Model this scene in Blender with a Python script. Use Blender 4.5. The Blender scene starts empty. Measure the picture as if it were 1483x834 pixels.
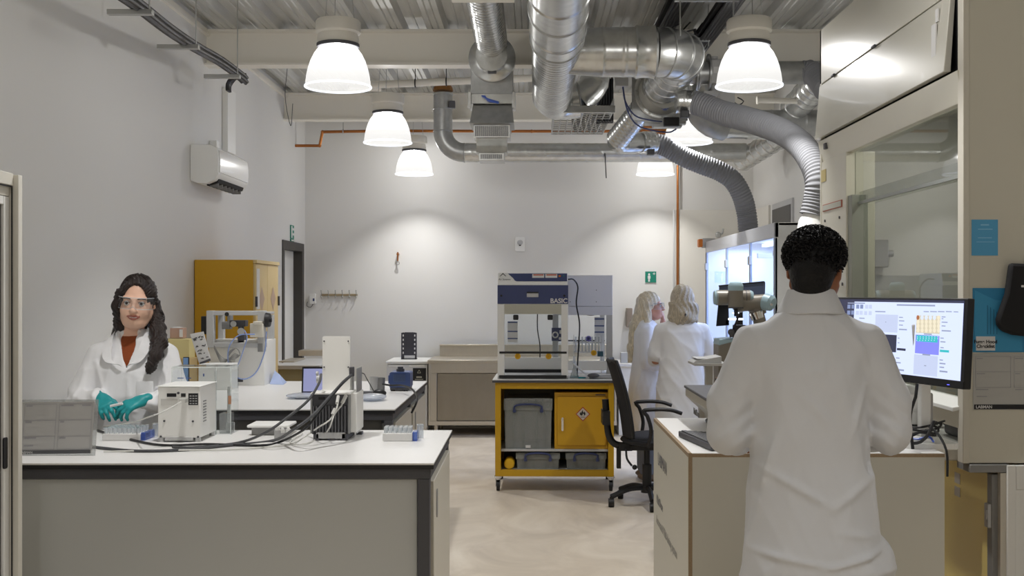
import bpy, math, random
import numpy as np
from mathutils import Vector, Matrix
random.seed(7); RNG = np.random.RandomState(3)
C = bpy.context.scene.collection
PI = math.pi
H0 = 1.58; F = 1600.0; VX, VY = 767.0, 422.0
def P(x, y, d):                 # point of the room seen at pixel x, y at a distance d along the room
    return Vector(((x-VX)/F*d, d, H0-(y-VY)/F*d))
def PX(x, d): return (x-VX)/F*d
def PZ(y, d): return H0-(y-VY)/F*d
# ------------------------------------------------------------------ materials
def lin(c):
    if isinstance(c, str): c = tuple(int(c[i:i+2], 16)/255 for i in (0, 2, 4))
    return tuple((v/12.92 if v <= .04045 else ((v+.055)/1.055)**2.4) for v in c)+(1,)
MATS = {}
def mat(name, col, rough=.5, metal=0, bump=0, scale=20, var=0, spec=.5, emit=None, es=0, coat=0, trans=0, aniso=None, sheen=0, stretch=(1,1,1), detail=4):
    if name in MATS: return MATS[name]
    m = bpy.data.materials.new(name); m.use_nodes = True
    nt = m.node_tree; b = nt.nodes['Principled BSDF']
    b.inputs['Base Color'].default_value = lin(col); b.inputs['Roughness'].default_value = rough
    b.inputs['Metallic'].default_value = metal; b.inputs['Specular IOR Level'].default_value = spec
    b.inputs['Coat Weight'].default_value = coat; b.inputs['Transmission Weight'].default_value = trans
    b.inputs['Sheen Weight'].default_value = sheen
    if emit: b.inputs['Emission Color'].default_value = lin(emit); b.inputs['Emission Strength'].default_value = es
    if bump or var:
        tc = nt.nodes.new('ShaderNodeTexCoord'); mp = nt.nodes.new('ShaderNodeMapping'); mp.inputs['Scale'].default_value = stretch
        n = nt.nodes.new('ShaderNodeTexNoise'); n.inputs['Scale'].default_value = scale; n.inputs['Detail'].default_value = detail
        nt.links.new(tc.outputs['Object'], mp.inputs['Vector']); nt.links.new(mp.outputs['Vector'], n.inputs['Vector'])
        if bump:
            bp = nt.nodes.new('ShaderNodeBump'); bp.inputs['Strength'].default_value = bump; bp.inputs['Distance'].default_value = .02
            nt.links.new(n.outputs['Fac'], bp.inputs['Height']); nt.links.new(bp.outputs['Normal'], b.inputs['Normal'])
        if var:
            r = nt.nodes.new('ShaderNodeValToRGB'); c = lin(col)
            r.color_ramp.elements[0].position = .3; r.color_ramp.elements[1].position = .7
            r.color_ramp.elements[0].color = tuple(v*(1-var) for v in c[:3])+(1,); r.color_ramp.elements[1].color = tuple(min(1, v*(1+var)) for v in c[:3])+(1,)
            nt.links.new(n.outputs['Fac'], r.inputs['Fac']); nt.links.new(r.outputs['Color'], b.inputs['Base Color'])
    MATS[name] = m; return m
def glassy(name, tint='ffffff', refl=1.0, rough=.02, haze=0, hazecol='dddddd', ior=1.5):
    """clear sheet: transparent with a real fresnel reflection, optional milky share"""
    if name in MATS: return MATS[name]
    m = bpy.data.materials.new(name); m.use_nodes = True; nt = m.node_tree; nt.nodes.clear()
    o = nt.nodes.new('ShaderNodeOutputMaterial'); t = nt.nodes.new('ShaderNodeBsdfTransparent'); t.inputs[0].default_value = lin(tint)
    g = nt.nodes.new('ShaderNodeBsdfGlossy'); g.inputs['Roughness'].default_value = rough
    fr = nt.nodes.new('ShaderNodeFresnel'); fr.inputs['IOR'].default_value = ior
    mx = nt.nodes.new('ShaderNodeMixShader')
    ge = nt.nodes.new('ShaderNodeNewGeometry'); sb = nt.nodes.new('ShaderNodeMath'); sb.operation = 'SUBTRACT'; sb.inputs[0].default_value = 1; ml = nt.nodes.new('ShaderNodeMath'); ml.operation = 'MULTIPLY'   # reflect once, on the outer face of each sheet
    nt.links.new(ge.outputs['Backfacing'], sb.inputs[1]); nt.links.new(sb.outputs[0], ml.inputs[0]); nt.links.new(fr.outputs[0], ml.inputs[1])
    nt.links.new(ml.outputs[0], mx.inputs[0]); nt.links.new(g.outputs[0], mx.inputs[2])
    if haze:
        d = nt.nodes.new('ShaderNodeBsdfDiffuse'); d.inputs[0].default_value = lin(hazecol)
        m2 = nt.nodes.new('ShaderNodeMixShader'); m2.inputs[0].default_value = haze
        nt.links.new(t.outputs[0], m2.inputs[1]); nt.links.new(d.outputs[0], m2.inputs[2]); nt.links.new(m2.outputs[0], mx.inputs[1])
    else: nt.links.new(t.outputs[0], mx.inputs[1])
    nt.links.new(mx.outputs[0], o.inputs[0]); MATS[name] = m; return m
M_wall = mat('painted_wall', 'dfdedb', .75, bump=.03, scale=60)
M_wall2 = mat('painted_wall_panel', 'dedbd3', .7, bump=.03, scale=60)
M_beam = mat('cream_painted_steel', 'ece8de', .5)
M_white = mat('white_powder_coat', 'ebebe8', .42)
M_instr = mat('instrument_white', 'f0efeb', .4)
M_cream = mat('cream_laminate', 'cfcabd', .45)
M_hood = mat('fume_hood_cream', 'cdc9ba', .32, coat=.2)
M_hoodg = mat('fume_hood_gloss_panel', 'd3d0c4', .3, coat=.25)
M_top = mat('white_worktop_laminate', 'e6e5e3', .35)
M_black = mat('black_plastic', '17171a', .5)
M_blackm = mat('black_matt', '0d0d10', .75)
M_dark = mat('dark_grey_steel', '4b4b50', .5)
M_darkp = mat('grey_laminate_panel', 'bfc1bf', .55)
M_grey = mat('grey_plastic', '8b8b8a', .5)
M_lgrey = mat('light_grey_plastic', 'bcbcbc', .5)
M_alu = mat('aluminium', 'b9bab8', .35, .8)
M_chrome = mat('chrome', 'dcdcdc', .15, 1)
M_steel = mat('brushed_stainless', 'c8c1b3', .36, .75, bump=.01, scale=60, var=.02, stretch=(1, 1, .1))
M_galv = mat('galvanised_duct', 'cfd0ce', .27, .9, var=.12, scale=14, bump=.01)
M_galvd = mat('dull_galvanised', 'b0b1b0', .4, .75, var=.1, scale=18)
M_deck = mat('galvanised_roof_deck', 'c4c4c0', .5, .3, var=.12, scale=5, stretch=(3, .3, 3))
M_hose = mat('grey_flexible_hose', '8f9094', .8, spec=.2)
M_cable = mat('black_cable', '1d1d20', .45)
M_cableg = mat('grey_cable', '4a4b4e', .5)
M_cablew = mat('white_cable', 'd5d4cf', .45)
M_copper = mat('copper_pipe', 'b0713f', .35, .8)
M_yel = mat('yellow_steel', 'c79a12', .4)
M_yeld = mat('ochre_yellow_steel', 'cd9c16', .42)
M_yelpale = mat('pale_yellow_steel', 'd6bd84', .45)
M_yelp = mat('yellow_plastic', 'e2b21c', .4)
M_blue = mat('instrument_blue', '3d5288', .4)
M_navy = mat('navy_panel', '38426e', .4)
M_bluet = mat('blue_plastic', '4a66c0', .4)
M_bluepaper = mat('blue_paper', '2f87b5', .6)
M_bluelt = mat('pale_blue_paper', '55a3cf', .6)
M_paper = mat('white_paper', 'dddcdb', .6)
M_paperg = mat('grey_print', '9c9aa0', .6)
M_ink = mat('black_ink', '1a1a1c', .6)
M_inkg = mat('grey_ink', '6b6a6c', .6)
M_green = mat('sign_green', '15806a', .5)
M_red = mat('orange_red', 'c2512a', .5)
M_orange = mat('orange_plastic', 'd4761c', .5)
M_card = mat('manila_cardboard', 'c2a877', .7)
M_ply = mat('birch_ply_edge', '9a8468', .6, var=.2, scale=120, stretch=(1, 1, 6))
M_teal = mat('teal_nitrile', '17979c', .45, bump=.12, scale=60)
M_tealq = mat('teal_liquid', '18a6b5', .2)
M_robot = mat('robot_grey', '827c72', .4, .1)
M_robotc = mat('robot_pale_blue', '9fb9c4', .4)
M_vial = glassy('clear_vial', 'f2f5f6', haze=.38, hazecol='e8ebee')
M_acr = glassy('clear_acrylic', 'fbfcfc', haze=.008, ior=1.25)
M_acrm = glassy('frosted_acrylic', 'eef0f0', haze=.3, hazecol='d5d5d5', rough=.1)
M_storage = glassy('clear_storage_plastic', 'e6e8e6', haze=.24, hazecol='dde0de', rough=.2, ior=1.25)
M_pane = glassy('window_pane', 'e4ebe8')
M_hglass = glassy('fume_hood_glass', 'e4e6e3', ior=1.65)
M_gogg = glassy('goggle_lens', 'f3f5f6', haze=.05, hazecol='e6e9ee')
M_coat = mat('white_lab_coat', 'eeeef0', .85, bump=.10, scale=9, detail=5, sheen=.2)
M_coatb = mat('cotton_lab_coat', 'cacbce', .85, bump=.10, scale=7, detail=5, sheen=.1)
M_skin = mat('pale_skin', 'e9bda4', .5, var=.05, scale=30)
M_skinb = mat('fair_skin', 'c48d74', .5)
M_skinm = mat('brown_skin', '875334', .5)
M_lip = mat('lips', 'b06a5d', .4)
M_hair = mat('dark_brown_hair', '261b18', .42, bump=.5, scale=60, var=.5, stretch=(3, 3, .35))
M_hairb = mat('blonde_hair', 'dccfb4', .45, bump=.4, scale=60, var=.3, stretch=(3, 3, .35))
M_hairc = mat('ash_blonde_hair', 'bdb19c', .45, bump=.4, scale=60, var=.35, stretch=(3, 3, .35))
M_hairk = mat('black_curly_hair', '060507', .55, bump=.3, scale=70, spec=.3)
M_rust = mat('rust_orange_knit', '8d431a', .85, bump=.15, scale=150)
M_trous = mat('grey_blue_trousers', '7b808c', .8)
M_trousd = mat('dark_trousers', '22242a', .8)
M_shoe = mat('beige_shoe', '8e7c6c', .7)
M_shoek = mat('black_shoe', '151517', .6)
M_mesh = mat('chair_mesh', '1d1d22', .8)
M_eye = mat('eye_white', 'd9d6d2', .3)
M_iris = mat('iris_brown', '2b1d18', .2)
M_bubble = glassy('bubble_wrap', 'e6ebf2', haze=.55, hazecol='dfe4ee', rough=.2)
M_bluecloth = mat('pale_blue_wipe', 'a9b8dc', .8, bump=.3, scale=15)
# floor: beige resin with cloudy wear
def floor_mat():
    m = mat('beige_resin_floor', 'b3aa9d', .42); nt = m.node_tree; b = nt.nodes['Principled BSDF']
    tc = nt.nodes.new('ShaderNodeTexCoord'); mp = nt.nodes.new('ShaderNodeMapping'); mp.inputs['Scale'].default_value = (1, .7, 1)
    n1 = nt.nodes.new('ShaderNodeTexNoise'); n1.inputs['Scale'].default_value = 2.2; n1.inputs['Detail'].default_value = 9; n1.inputs['Roughness'].default_value = .62; n1.inputs['Distortion'].default_value = .9
    r = nt.nodes.new('ShaderNodeValToRGB'); e = r.color_ramp.elements
    e[0].position = .3; e[0].color = lin('bfb3a3'); e[1].position = .72; e[1].color = lin('dfd5c5')
    k = e.new(.5); k.color = lin('cfc3b2')
    nt.links.new(tc.outputs['Object'], mp.inputs[0]); nt.links.new(mp.outputs[0], n1.inputs['Vector'])
    nt.links.new(n1.outputs['Fac'], r.inputs[0]); nt.links.new(r.outputs[0], b.inputs['Base Color'])
    return m
M_floor = floor_mat()
# lamp shade: ribbed prismatic acrylic lets light through and scatters it
def shade_mat():
    m = bpy.data.materials.new('prismatic_acrylic_shade'); m.use_nodes = True; nt = m.node_tree; nt.nodes.clear()
    o = nt.nodes.new('ShaderNodeOutputMaterial'); t = nt.nodes.new('ShaderNodeBsdfTransparent'); t.inputs[0].default_value = (1, 1, 1, 1)
    d = nt.nodes.new('ShaderNodeBsdfTranslucent'); d.inputs[0].default_value = (.04, .04, .04, 1)
    f = nt.nodes.new('ShaderNodeBsdfDiffuse'); f.inputs[0].default_value = (.08, .08, .08, 1)
    e = nt.nodes.new('ShaderNodeEmission'); e.inputs[0].default_value = (1, .985, .955, 1); e.inputs[1].default_value = .40
    m1 = nt.nodes.new('ShaderNodeMixShader'); m1.inputs[0].default_value = .6
    m2 = nt.nodes.new('ShaderNodeMixShader'); m2.inputs[0].default_value = .66
    a = nt.nodes.new('ShaderNodeAddShader')
    nt.links.new(d.outputs[0], m1.inputs[1]); nt.links.new(f.outputs[0], m1.inputs[2])
    nt.links.new(t.outputs[0], m2.inputs[1]); nt.links.new(m1.outputs[0], m2.inputs[2])
    nt.links.new(m2.outputs[0], a.inputs[0]); nt.links.new(e.outputs[0], a.inputs[1]); nt.links.new(a.outputs[0], o.inputs[0])
    return m
M_shade = shade_mat()
def emis(name, col, s):
    m = bpy.data.materials.new(name); m.use_nodes = True; b = m.node_tree.nodes['Principled BSDF']
    b.inputs['Base Color'].default_value = (0, 0, 0, 1); b.inputs['Emission Color'].default_value = lin(col); b.inputs['Emission Strength'].default_value = s
    b.inputs['Roughness'].default_value = .3
    return m
M_led = emis('led_strip', 'e8f0ff', 3)
# ------------------------------------------------------------------ mesh builder
class MB:
    def __init__(s): s.v = []; s.f = []; s.mi = []; s.m = 0; s.T = None
    def add(s, vs, fs):
        n = len(s.v)
        for v in vs:
            v = Vector(v); s.v.append(s.T @ v if s.T else v)
        for f in fs: s.f.append(tuple(i+n for i in f)); s.mi.append(s.m)
        return s
    def box(s, x0, x1, y0, y1, z0, z1):
        x0, x1 = min(x0, x1), max(x0, x1); y0, y1 = min(y0, y1), max(y0, y1); z0, z1 = min(z0, z1), max(z0, z1)
        return s.add([(x0,y0,z0),(x1,y0,z0),(x1,y1,z0),(x0,y1,z0),(x0,y0,z1),(x1,y0,z1),(x1,y1,z1),(x0,y1,z1)],
                     [(0,3,2,1),(4,5,6,7),(0,1,5,4),(1,2,6,5),(2,3,7,6),(3,0,4,7)])
    def rbox(s, x0, x1, y0, y1, z0, z1, r=.01, ax='y', n=4):     # box with rounded corners seen along ax
        A = {'y': (x0, x1, z0, z1), 'x': (y0, y1, z0, z1), 'z': (x0, x1, y0, y1)}[ax]
        a0, a1, b0, b1 = A; pts = []
        for cx, cy, t0 in ((a1-r, b1-r, 0), (a0+r, b1-r, 90), (a0+r, b0+r, 180), (a1-r, b0+r, 270)):
            for i in range(n+1):
                t = math.radians(t0+90*i/n); pts.append((cx+r*math.cos(t), cy+r*math.sin(t)))
        lo, hi = {'y': (y0, y1), 'x': (x0, x1), 'z': (z0, z1)}[ax]
        return s.prism(pts, lo, hi, ax)
    def prism(s, pts, lo, hi, ax='y'):
        f = {'y': lambda a, b, c: (a, c, b), 'x': lambda a, b, c: (c, a, b), 'z': lambda a, b, c: (a, b, c)}[ax]
        n = len(pts); area = sum(pts[i][0]*pts[(i+1) % n][1]-pts[(i+1) % n][0]*pts[i][1] for i in range(n))
        if area < 0: pts = pts[::-1]
        vs = [f(a, b, lo) for a, b in pts]+[f(a, b, hi) for a, b in pts]
        side = [(i, (i+1) % n, n+(i+1) % n, n+i) for i in range(n)]
        fs = side+[tuple(range(n))[::-1], tuple(range(n, 2*n))]
        if ax == 'y': fs = [t[::-1] for t in fs]
        return s.add(vs, fs)
    def cyl(s, p0, p1, r0, r1=None, n=20, cap=True):
        r1 = r0 if r1 is None else r1; p0 = Vector(p0); p1 = Vector(p1); d = (p1-p0).normalized()
        a = d.orthogonal().normalized(); b = d.cross(a); vs = []
        for p, r in ((p0, r0), (p1, r1)):
            for i in range(n):
                t = 2*PI*i/n; vs.append(p+a*(r*math.cos(t))+b*(r*math.sin(t)))
        fs = [(i, (i+1) % n, n+(i+1) % n, n+i) for i in range(n)]
        if cap: fs += [tuple(range(n))[::-1], tuple(range(n, 2*n))]
        return s.add(vs, fs)
    def lathe(s, prof, c=(0, 0, 0), n=40, axis='z'):            # prof = [(r, h)]
        c = Vector(c); vs = []; k = len(prof)
        for r, h in prof:
            for i in range(n):
                t = 2*PI*i/n; a, b = r*math.cos(t), r*math.sin(t)
                vs.append(c+Vector({'z': (a, b, h), 'y': (a, h, -b), 'x': (h, a, b)}[axis]))
        fs = [(j*n+i, j*n+(i+1) % n, (j+1)*n+(i+1) % n, (j+1)*n+i) for j in range(k-1) for i in range(n)]
        if prof[0][0] > 1e-5: fs.append(tuple(range(n))[::-1])
        if prof[-1][0] > 1e-5: fs.append(tuple((k-1)*n+i for i in range(n)))
        return s.add(vs, fs)
    def shell(s, prof, c=(0, 0, 0), n=48):                       # open lathe without caps
        c = Vector(c); k = len(prof)
        vs = [c+Vector((r*math.cos(2*PI*i/n), r*math.sin(2*PI*i/n), h)) for r, h in prof for i in range(n)]
        return s.add(vs, [(j*n+i, j*n+(i+1) % n, (j+1)*n+(i+1) % n, (j+1)*n+i) for j in range(k-1) for i in range(n)])
    def tube(s, pts, r, n=10, smooth=True, rfun=None, step=None, cap=True):
        pts = [Vector(p) for p in pts]
        if smooth and len(pts) > 2: pts = spline(pts, step or max(.02, r*.8))
        elif step: pts = resample(pts, step)
        k = len(pts); tang = [(pts[min(i+1, k-1)]-pts[max(i-1, 0)]).normalized() for i in range(k)]
        a = tang[0].orthogonal().normalized(); vs = []; L = 0
        for i, p in enumerate(pts):
            if i: L += (p-pts[i-1]).length
            t = tang[i]; a = (a-t*a.dot(t)).normalized(); b = t.cross(a)
            for j in range(n):
                th = 2*PI*j/n; rr = rfun(L, th) if rfun else r
                vs.append(p+a*(rr*math.cos(th))+b*(rr*math.sin(th)))
        fs = [(i*n+j, i*n+(j+1) % n, (i+1)*n+(j+1) % n, (i+1)*n+j) for i in range(k-1) for j in range(n)]
        if cap: fs += [tuple(range(n))[::-1], tuple((k-1)*n+j for j in range(n))]
        return s.add(vs, fs)
    def ball(s, c, r, n=14):
        c = Vector(c); r = Vector(r) if hasattr(r, '__len__') else Vector((r, r, r)); m = n//2; vs = []; fs = []
        for i in range(m+1):
            ph = PI*i/m
            for j in range(n):
                th = 2*PI*j/n; vs.append(c+Vector((r.x*math.sin(ph)*math.cos(th), r.y*math.sin(ph)*math.sin(th), -r.z*math.cos(ph))))
        fs = [(i*n+j, i*n+(j+1) % n, (i+1)*n+(j+1) % n, (i+1)*n+j) for i in range(m) for j in range(n)]
        return s.add(vs, fs)
    def quad(s, a, b, c, d, t=0):                                # a thin sheet with thickness t
        a, b, c, d = map(Vector, (a, b, c, d))
        if not t: return s.add([a, b, c, d], [(0, 1, 2, 3)])
        n = (b-a).cross(d-a).normalized()*t
        return s.add([a, b, c, d, a+n, b+n, c+n, d+n], [(3,2,1,0),(4,5,6,7),(0,1,5,4),(1,2,6,5),(2,3,7,6),(3,0,4,7)])
    def torus(s, c, R, r, nrm=(0, 0, 1), n=28, m=8):
        c = Vector(c); z = Vector(nrm).normalized(); x = z.orthogonal().normalized(); y = z.cross(x)
        return s.tube_closed([c+x*(R*math.cos(2*PI*i/n))+y*(R*math.sin(2*PI*i/n)) for i in range(n)], r, z, m)
    def tube_closed(s, pts, r, z, m=8):
        n = len(pts); c = sum(pts, Vector())/n; vs = []
        for p in pts:
            u = (p-c).normalized()
            for j in range(m):
                t = 2*PI*j/m; vs.append(p+u*(r*math.cos(t))+z*(r*math.sin(t)))
        return s.add(vs, [(i*m+j, ((i+1) % n)*m+j, ((i+1) % n)*m+(j+1) % m, i*m+(j+1) % m) for i in range(n) for j in range(m)])
def resample(pts, step):
    out = [pts[0]]
    for a, b in zip(pts, pts[1:]):
        k = max(1, int((b-a).length/step)); out += [a.lerp(b, i/k) for i in range(1, k+1)]
    return out
def spline(pts, step):
    P4 = [pts[0]*2-pts[1]]+pts+[pts[-1]*2-pts[-2]]; out = [pts[0].copy()]
    for i in range(1, len(P4)-2):
        p0, p1, p2, p3 = P4[i-1:i+3]; k = max(2, int((p2-p1).length/step))
        for j in range(1, k+1):
            t = j/k; out.append(.5*((2*p1)+(p2-p0)*t+(2*p0-5*p1+4*p2-p3)*t*t+(3*p1-p0-3*p2+p3)*t**3))
    return out
WM = {}
def meshobj(name, vs, fs, mats, parent=None, smooth=None, bevel=0, world=True, mi=None):
    me = bpy.data.meshes.new(name)
    o = bpy.data.objects.new(name, me)
    if parent is not None:
        if world: inv = WM[parent.name].inverted(); vs = [inv @ Vector(v) for v in vs]
        o.parent = parent; WM[o.name] = WM[parent.name]
    else:
        xs = [v[0] for v in vs]; ys = [v[1] for v in vs]; zs = [v[2] for v in vs]
        c = Vector(((min(xs)+max(xs))/2, (min(ys)+max(ys))/2, min(zs))); o.location = c
        vs = [Vector(v)-c for v in vs]; WM[o.name] = Matrix.Translation(c)
    me.from_pydata([tuple(v) for v in vs], [], fs)
    for m in (mats if isinstance(mats, (list, tuple)) else [mats]): me.materials.append(m)
    if mi is not None: me.polygons.foreach_set('material_index', mi)
    if smooth: 
        me.polygons.foreach_set('use_smooth', [True]*len(me.polygons))
        if smooth != 'all':
            try: me.set_sharp_from_angle(angle=math.radians(40))
            except Exception: pass
    me.update(); C.objects.link(o)
    if bevel:
        b = o.modifiers.new('bevel', 'BEVEL'); b.width = bevel; b.segments = 2; b.limit_method = 'ANGLE'
    return o
def part(name, mb, m, parent=None, smooth=True, bevel=0, world=True, label=None):
    o = meshobj(name, mb.v, mb.f, m, parent, smooth, bevel, world, mb.mi if isinstance(m, (list, tuple)) else None)
    if label: o['label'] = label
    return o
def tag(o, label, cat, group=None, kind=None):
    o['label'] = label; o['category'] = cat
    if group: o['group'] = group
    if kind: o['kind'] = kind
    return o
def thing(name, label, cat, loc=(0, 0, 0), rz=0, group=None):
    o = bpy.data.objects.new(name, None); C.objects.link(o); o.location = loc; o.rotation_euler = (0, 0, rz); o.empty_display_size = .05
    WM[o.name] = Matrix.Translation(Vector(loc)) @ Matrix.Rotation(rz, 4, 'Z')
    return tag(o, label, cat, group)
def struct(name, mb, m, parent=None, smooth=False, bevel=0):
    o = part(name, mb, m, parent, smooth, bevel)
    if parent is None: o['kind'] = 'structure'
    return o
def solo(name, mb, m, label, cat, group=None, smooth=True, bevel=0, kind=None):
    return tag(part(name, mb, m, None, smooth, bevel), label, cat, group, kind)
def copy_tree(o, parent=None):
    c = o.copy(); C.objects.link(c); c.parent = parent
    for ch in list(o.children): copy_tree(ch, c)
    return c
def text(name, body, size, origin, right, up, m, parent, ext=.0008, align='LEFT', bold=0, label=None):
    cu = bpy.data.curves.new(name, 'FONT'); cu.body = body; cu.size = size; cu.extrude = ext; cu.align_x = align; cu.offset = bold
    o = bpy.data.objects.new(name, cu); C.objects.link(o)
    bpy.context.view_layer.update()
    me = bpy.data.meshes.new_from_object(o.evaluated_get(bpy.context.evaluated_depsgraph_get()))
    bpy.data.objects.remove(o); bpy.data.curves.remove(cu)
    r = Vector(right).normalized(); u = Vector(up).normalized(); n = r.cross(u); og = Vector(origin)
    vs = [og+r*v.co.x+u*v.co.y+n*v.co.z for v in me.vertices]; fs = [tuple(p.vertices) for p in me.polygons]
    bpy.data.meshes.remove(me)
    o = meshobj(name, vs, fs, m, parent)
    if label: o['label'] = label
    return o
X_, Y_, Z_ = Vector((1, 0, 0)), Vector((0, 1, 0)), Vector((0, 0, 1))
# ================================================================== THE ROOM
XL, XR, YB, YN = -2.63, 2.62, 12.95, -3.6
struct('floor', MB().box(XL-.3, XR+.1, YN-.1, YB+.1, -.1, 0), M_floor)
DY0, DY1 = 11.78, 12.78      # doorway in the left wall near the back corner
wl = MB(); wl.box(XL-.3, XL, YN, DY0, 0, 3.95).box(XL-.3, XL, DY1, YB, 0, 3.95).box(XL-.3, XL, DY0, DY1, 2.09, 3.95)
struct('wall_left', wl, M_wall)
struct('wall_back', MB().box(XL-.3, XR+.1, YB, YB+.1, 0, 3.95), M_wall)
struct('wall_right', MB().box(XR, XR+.1, YN, YB, 0, 3.95), M_wall)
struct('wall_near', MB().box(XL-.3, XR+.1, YN-.1, YN, 0, 3.95), M_wall)
# ledge strip along the top of the left wall
struct('trim_1', MB().box(XL, XL+.03, YN, YB, 3.655, 3.70), M_beam)
# boxed-out lower wall panel right of the copper riser
s = 1600/12.9
struct('trim_2', MB().box(PX(979, 12.9), PX(1068, 12.9), 12.88, YB, 0, PZ(304, 12.9)), M_wall2, bevel=.004)
# roof deck: trapezoid sheet running away from the camera
per = .335; x = -.924-per*6; prof = []
while x < XR+.3:
    prof += [(x-.10, 3.70), (x-.073, 3.757), (x-.01, 3.757), (x-.006, 3.752), (x+.006, 3.752), (x+.01, 3.757), (x+.073, 3.757), (x+.10, 3.70),
             (x+.135, 3.70), (x+.142, 3.708), (x+.150, 3.70), (x+.185, 3.70), (x+.193, 3.708), (x+.2, 3.70)]
    x += per
def deck(y0, y1):
    vs = []; n = len(prof)
    for y in (y0, y1): vs += [(a, y, b) for a, b in prof]
    return MB().add(vs, [(i, i+1, n+i+1, n+i) for i in range(n-1)]+[])
dk = deck(YN, YB); dk.box(XL-.3, XR+.3, YN, YB, 3.85, 3.95)
struct('ceiling', dk, M_deck)
# cream I-beams across the room
for k, (y) in enumerate((9.0, 11.85, 6.0, 2.8, -.4)):
    b = MB(); b.prism([(-.075, 3.41), (.075, 3.41), (.075, 3.425), (.006, 3.43), (.006, 3.68), (.075, 3.685), (.075, 3.699), (-.075, 3.699), (-.075, 3.685), (-.006, 3.68), (-.006, 3.43), (-.075, 3.425)], XL, XR, 'x')
    b.v = [Vector((v.x, v.y+y, v.z)) for v in b.v]
    struct('trim_%d' % (k+3), b, M_beam)
# door in the left wall
d1 = struct('door_1', MB().box(XL-.13, XL-.09, DY0+.04, DY1-.05, 0, 2.04), M_white, bevel=.003)
struct('door_frame', MB().box(XL-.2, XL+.012, DY0-.05, DY0+.035, 0, 2.04).box(XL-.2, XL+.012, DY1-.06, DY1+.05, 0, 2.04).box(XL-.2, XL+.012, DY0-.05, DY1+.05, 2.04, 2.13), mat('dark_door_frame', '3e3b38', .5), d1)
struct('door_sign', MB().box(XL-.089, XL-.086, DY0+.35, DY0+.47, 1.45, 1.62), mat('faint_print', 'b9a9b4', .6), d1)
hd = MB(); hd.cyl((XL-.09, DY0+.12, 1.02), (XL-.04, DY0+.12, 1.02), .012).cyl((XL-.045, DY0+.12, 1.02), (XL-.045, DY0+.25, 1.02), .01)
struct('door_handle', hd, M_alu, d1)
# sliding glazed door and its frame at the left edge of the picture (seen almost edge on)
XD = -1.75; yf = 3.775
struct('wall_partition', MB().box(XL, XD-.06, YN, yf-.02, 0, 1.99).box(XL, XD-.02, YN, 2.2, 0, 3.0), M_cream)
d2 = struct('door_2', MB().box(XD-.045, XD-.013, 2.45, 3.702, .02, .30).box(XD-.045, XD-.013, 2.45, 3.702, 1.872, 1.90).box(XD-.045, XD-.012, 3.7025, 3.741, .02, 1.90), M_white, bevel=.002)
struct('door_frame', MB().box(XD-.06, XD+.001, 2.2, yf-.031, 1.938, 1.98).box(XD-.07, XD+.017, yf-.03, yf, 0, 1.975).box(XD-.055, XD-.012, 2.2, 3.7435, 1.902, 1.938), mat('door_frame_pale', 'dcd9cf', .45), d2, bevel=.002)
struct('door_handle', MB().rbox(XD-.014, XD-.009, 3.697, 3.724, .985, 1.09, .008, 'x'), M_black, d2)
struct('door_seal', MB().box(XD-.0045, XD-.001, 3.738, 3.7425, .02, 1.936).box(XD-.004, XD-.001, 2.3, 3.7375, 1.932, 1.937), M_black, d2)
g2 = struct('window_pane', MB().box(XD-.035, XD-.020, 2.46, 3.70, .3, 1.872), mat('dark_glazing', '3b3e3f', .15, coat=.3), d2)
# -------- exit sign above the left door
t = solo('exit_sign', MB().box(XL+.001, XL+.012, 12.12, 12.28, 2.16, 2.31).box(XL+.001, XL+.012, 12.12, 12.28, 2.13, 2.157), M_green, 'small green and white escape sign above the dark framed door', 'sign')
mk = MB(); mk.box(XL+.012, XL+.014, 12.135, 12.19, 2.17, 2.30).box(XL+.012, XL+.014, 12.205, 12.27, 2.20, 2.225).box(XL+.012, XL+.014, 12.205, 12.27, 2.255, 2.28); mk.box(XL+.012, XL+.014, 12.14, 12.26, 2.137, 2.15)
part('pictogram', mk, M_paper, t)
# green emergency shower sign on back wall
yw = YB-.002
x0, x1, z0, z1 = PX(935, 12.9), PX(951, 12.9), PZ(409, 12.9), PZ(393, 12.9)
t = solo('safety_sign', MB().box(x0, x1, yw-.008, yw, z0, z1), M_green, 'square green emergency shower sign on the back wall', 'sign')
mk = MB(); cx = x0+.045; mk.ball((cx, yw-.009, z1-.035), (.012, .002, .014)).box(cx-.016, cx+.016, yw-.0105, yw-.008, z0+.045, z1-.05).box(cx-.010, cx-.001, yw-.0105, yw-.008, z0+.01, z0+.045).box(cx+.001, cx+.010, yw-.0105, yw-.008, z0+.01, z0+.045)
mk.box(x1-.04, x1-.012, yw-.0105, yw-.008, z1-.03, z1-.022).box(x1-.030, x1-.022, yw-.0105, yw-.008, z1-.04, z1-.012)
part('pictogram', mk, M_paper, t)
# call-point / detector on the back wall
x0, x1 = PX(746, 12.9), PX(760, 12.9)
t = solo('motion_detector', MB().rbox(x0, x1, yw-.035, yw, PZ(364, 12.9), PZ(343, 12.9), .012), M_white, 'white alarm detector box high on the back wall', 'detector', bevel=.003)
part('lens', MB().ball((x0+.057, yw-.035, PZ(351, 12.9)), (.035, .012, .03)), M_lgrey, t)
part('indicator', MB().box(x0+.045, x0+.068, yw-.045, yw-.03, PZ(356, 12.9), PZ(354.6, 12.9)), M_black, t)
# small fixing with hanging loop left of centre
xx = PX(576, 12.9)
t = solo('gas_tap', MB().cyl((xx, yw, PZ(368, 12.9)), (xx, yw-.06, PZ(368, 12.9)), .014).cyl((xx, yw-.045, PZ(378, 12.9)), (xx, yw-.045, PZ(365, 12.9)), .008), M_copper, 'small brass tap with grey loop hanging on the back wall', 'tap')
part('hanging_loop', MB().torus((xx, yw-.045, PZ(381, 12.9)), .018, .004, (0, 1, 0)), M_grey, t)
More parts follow.
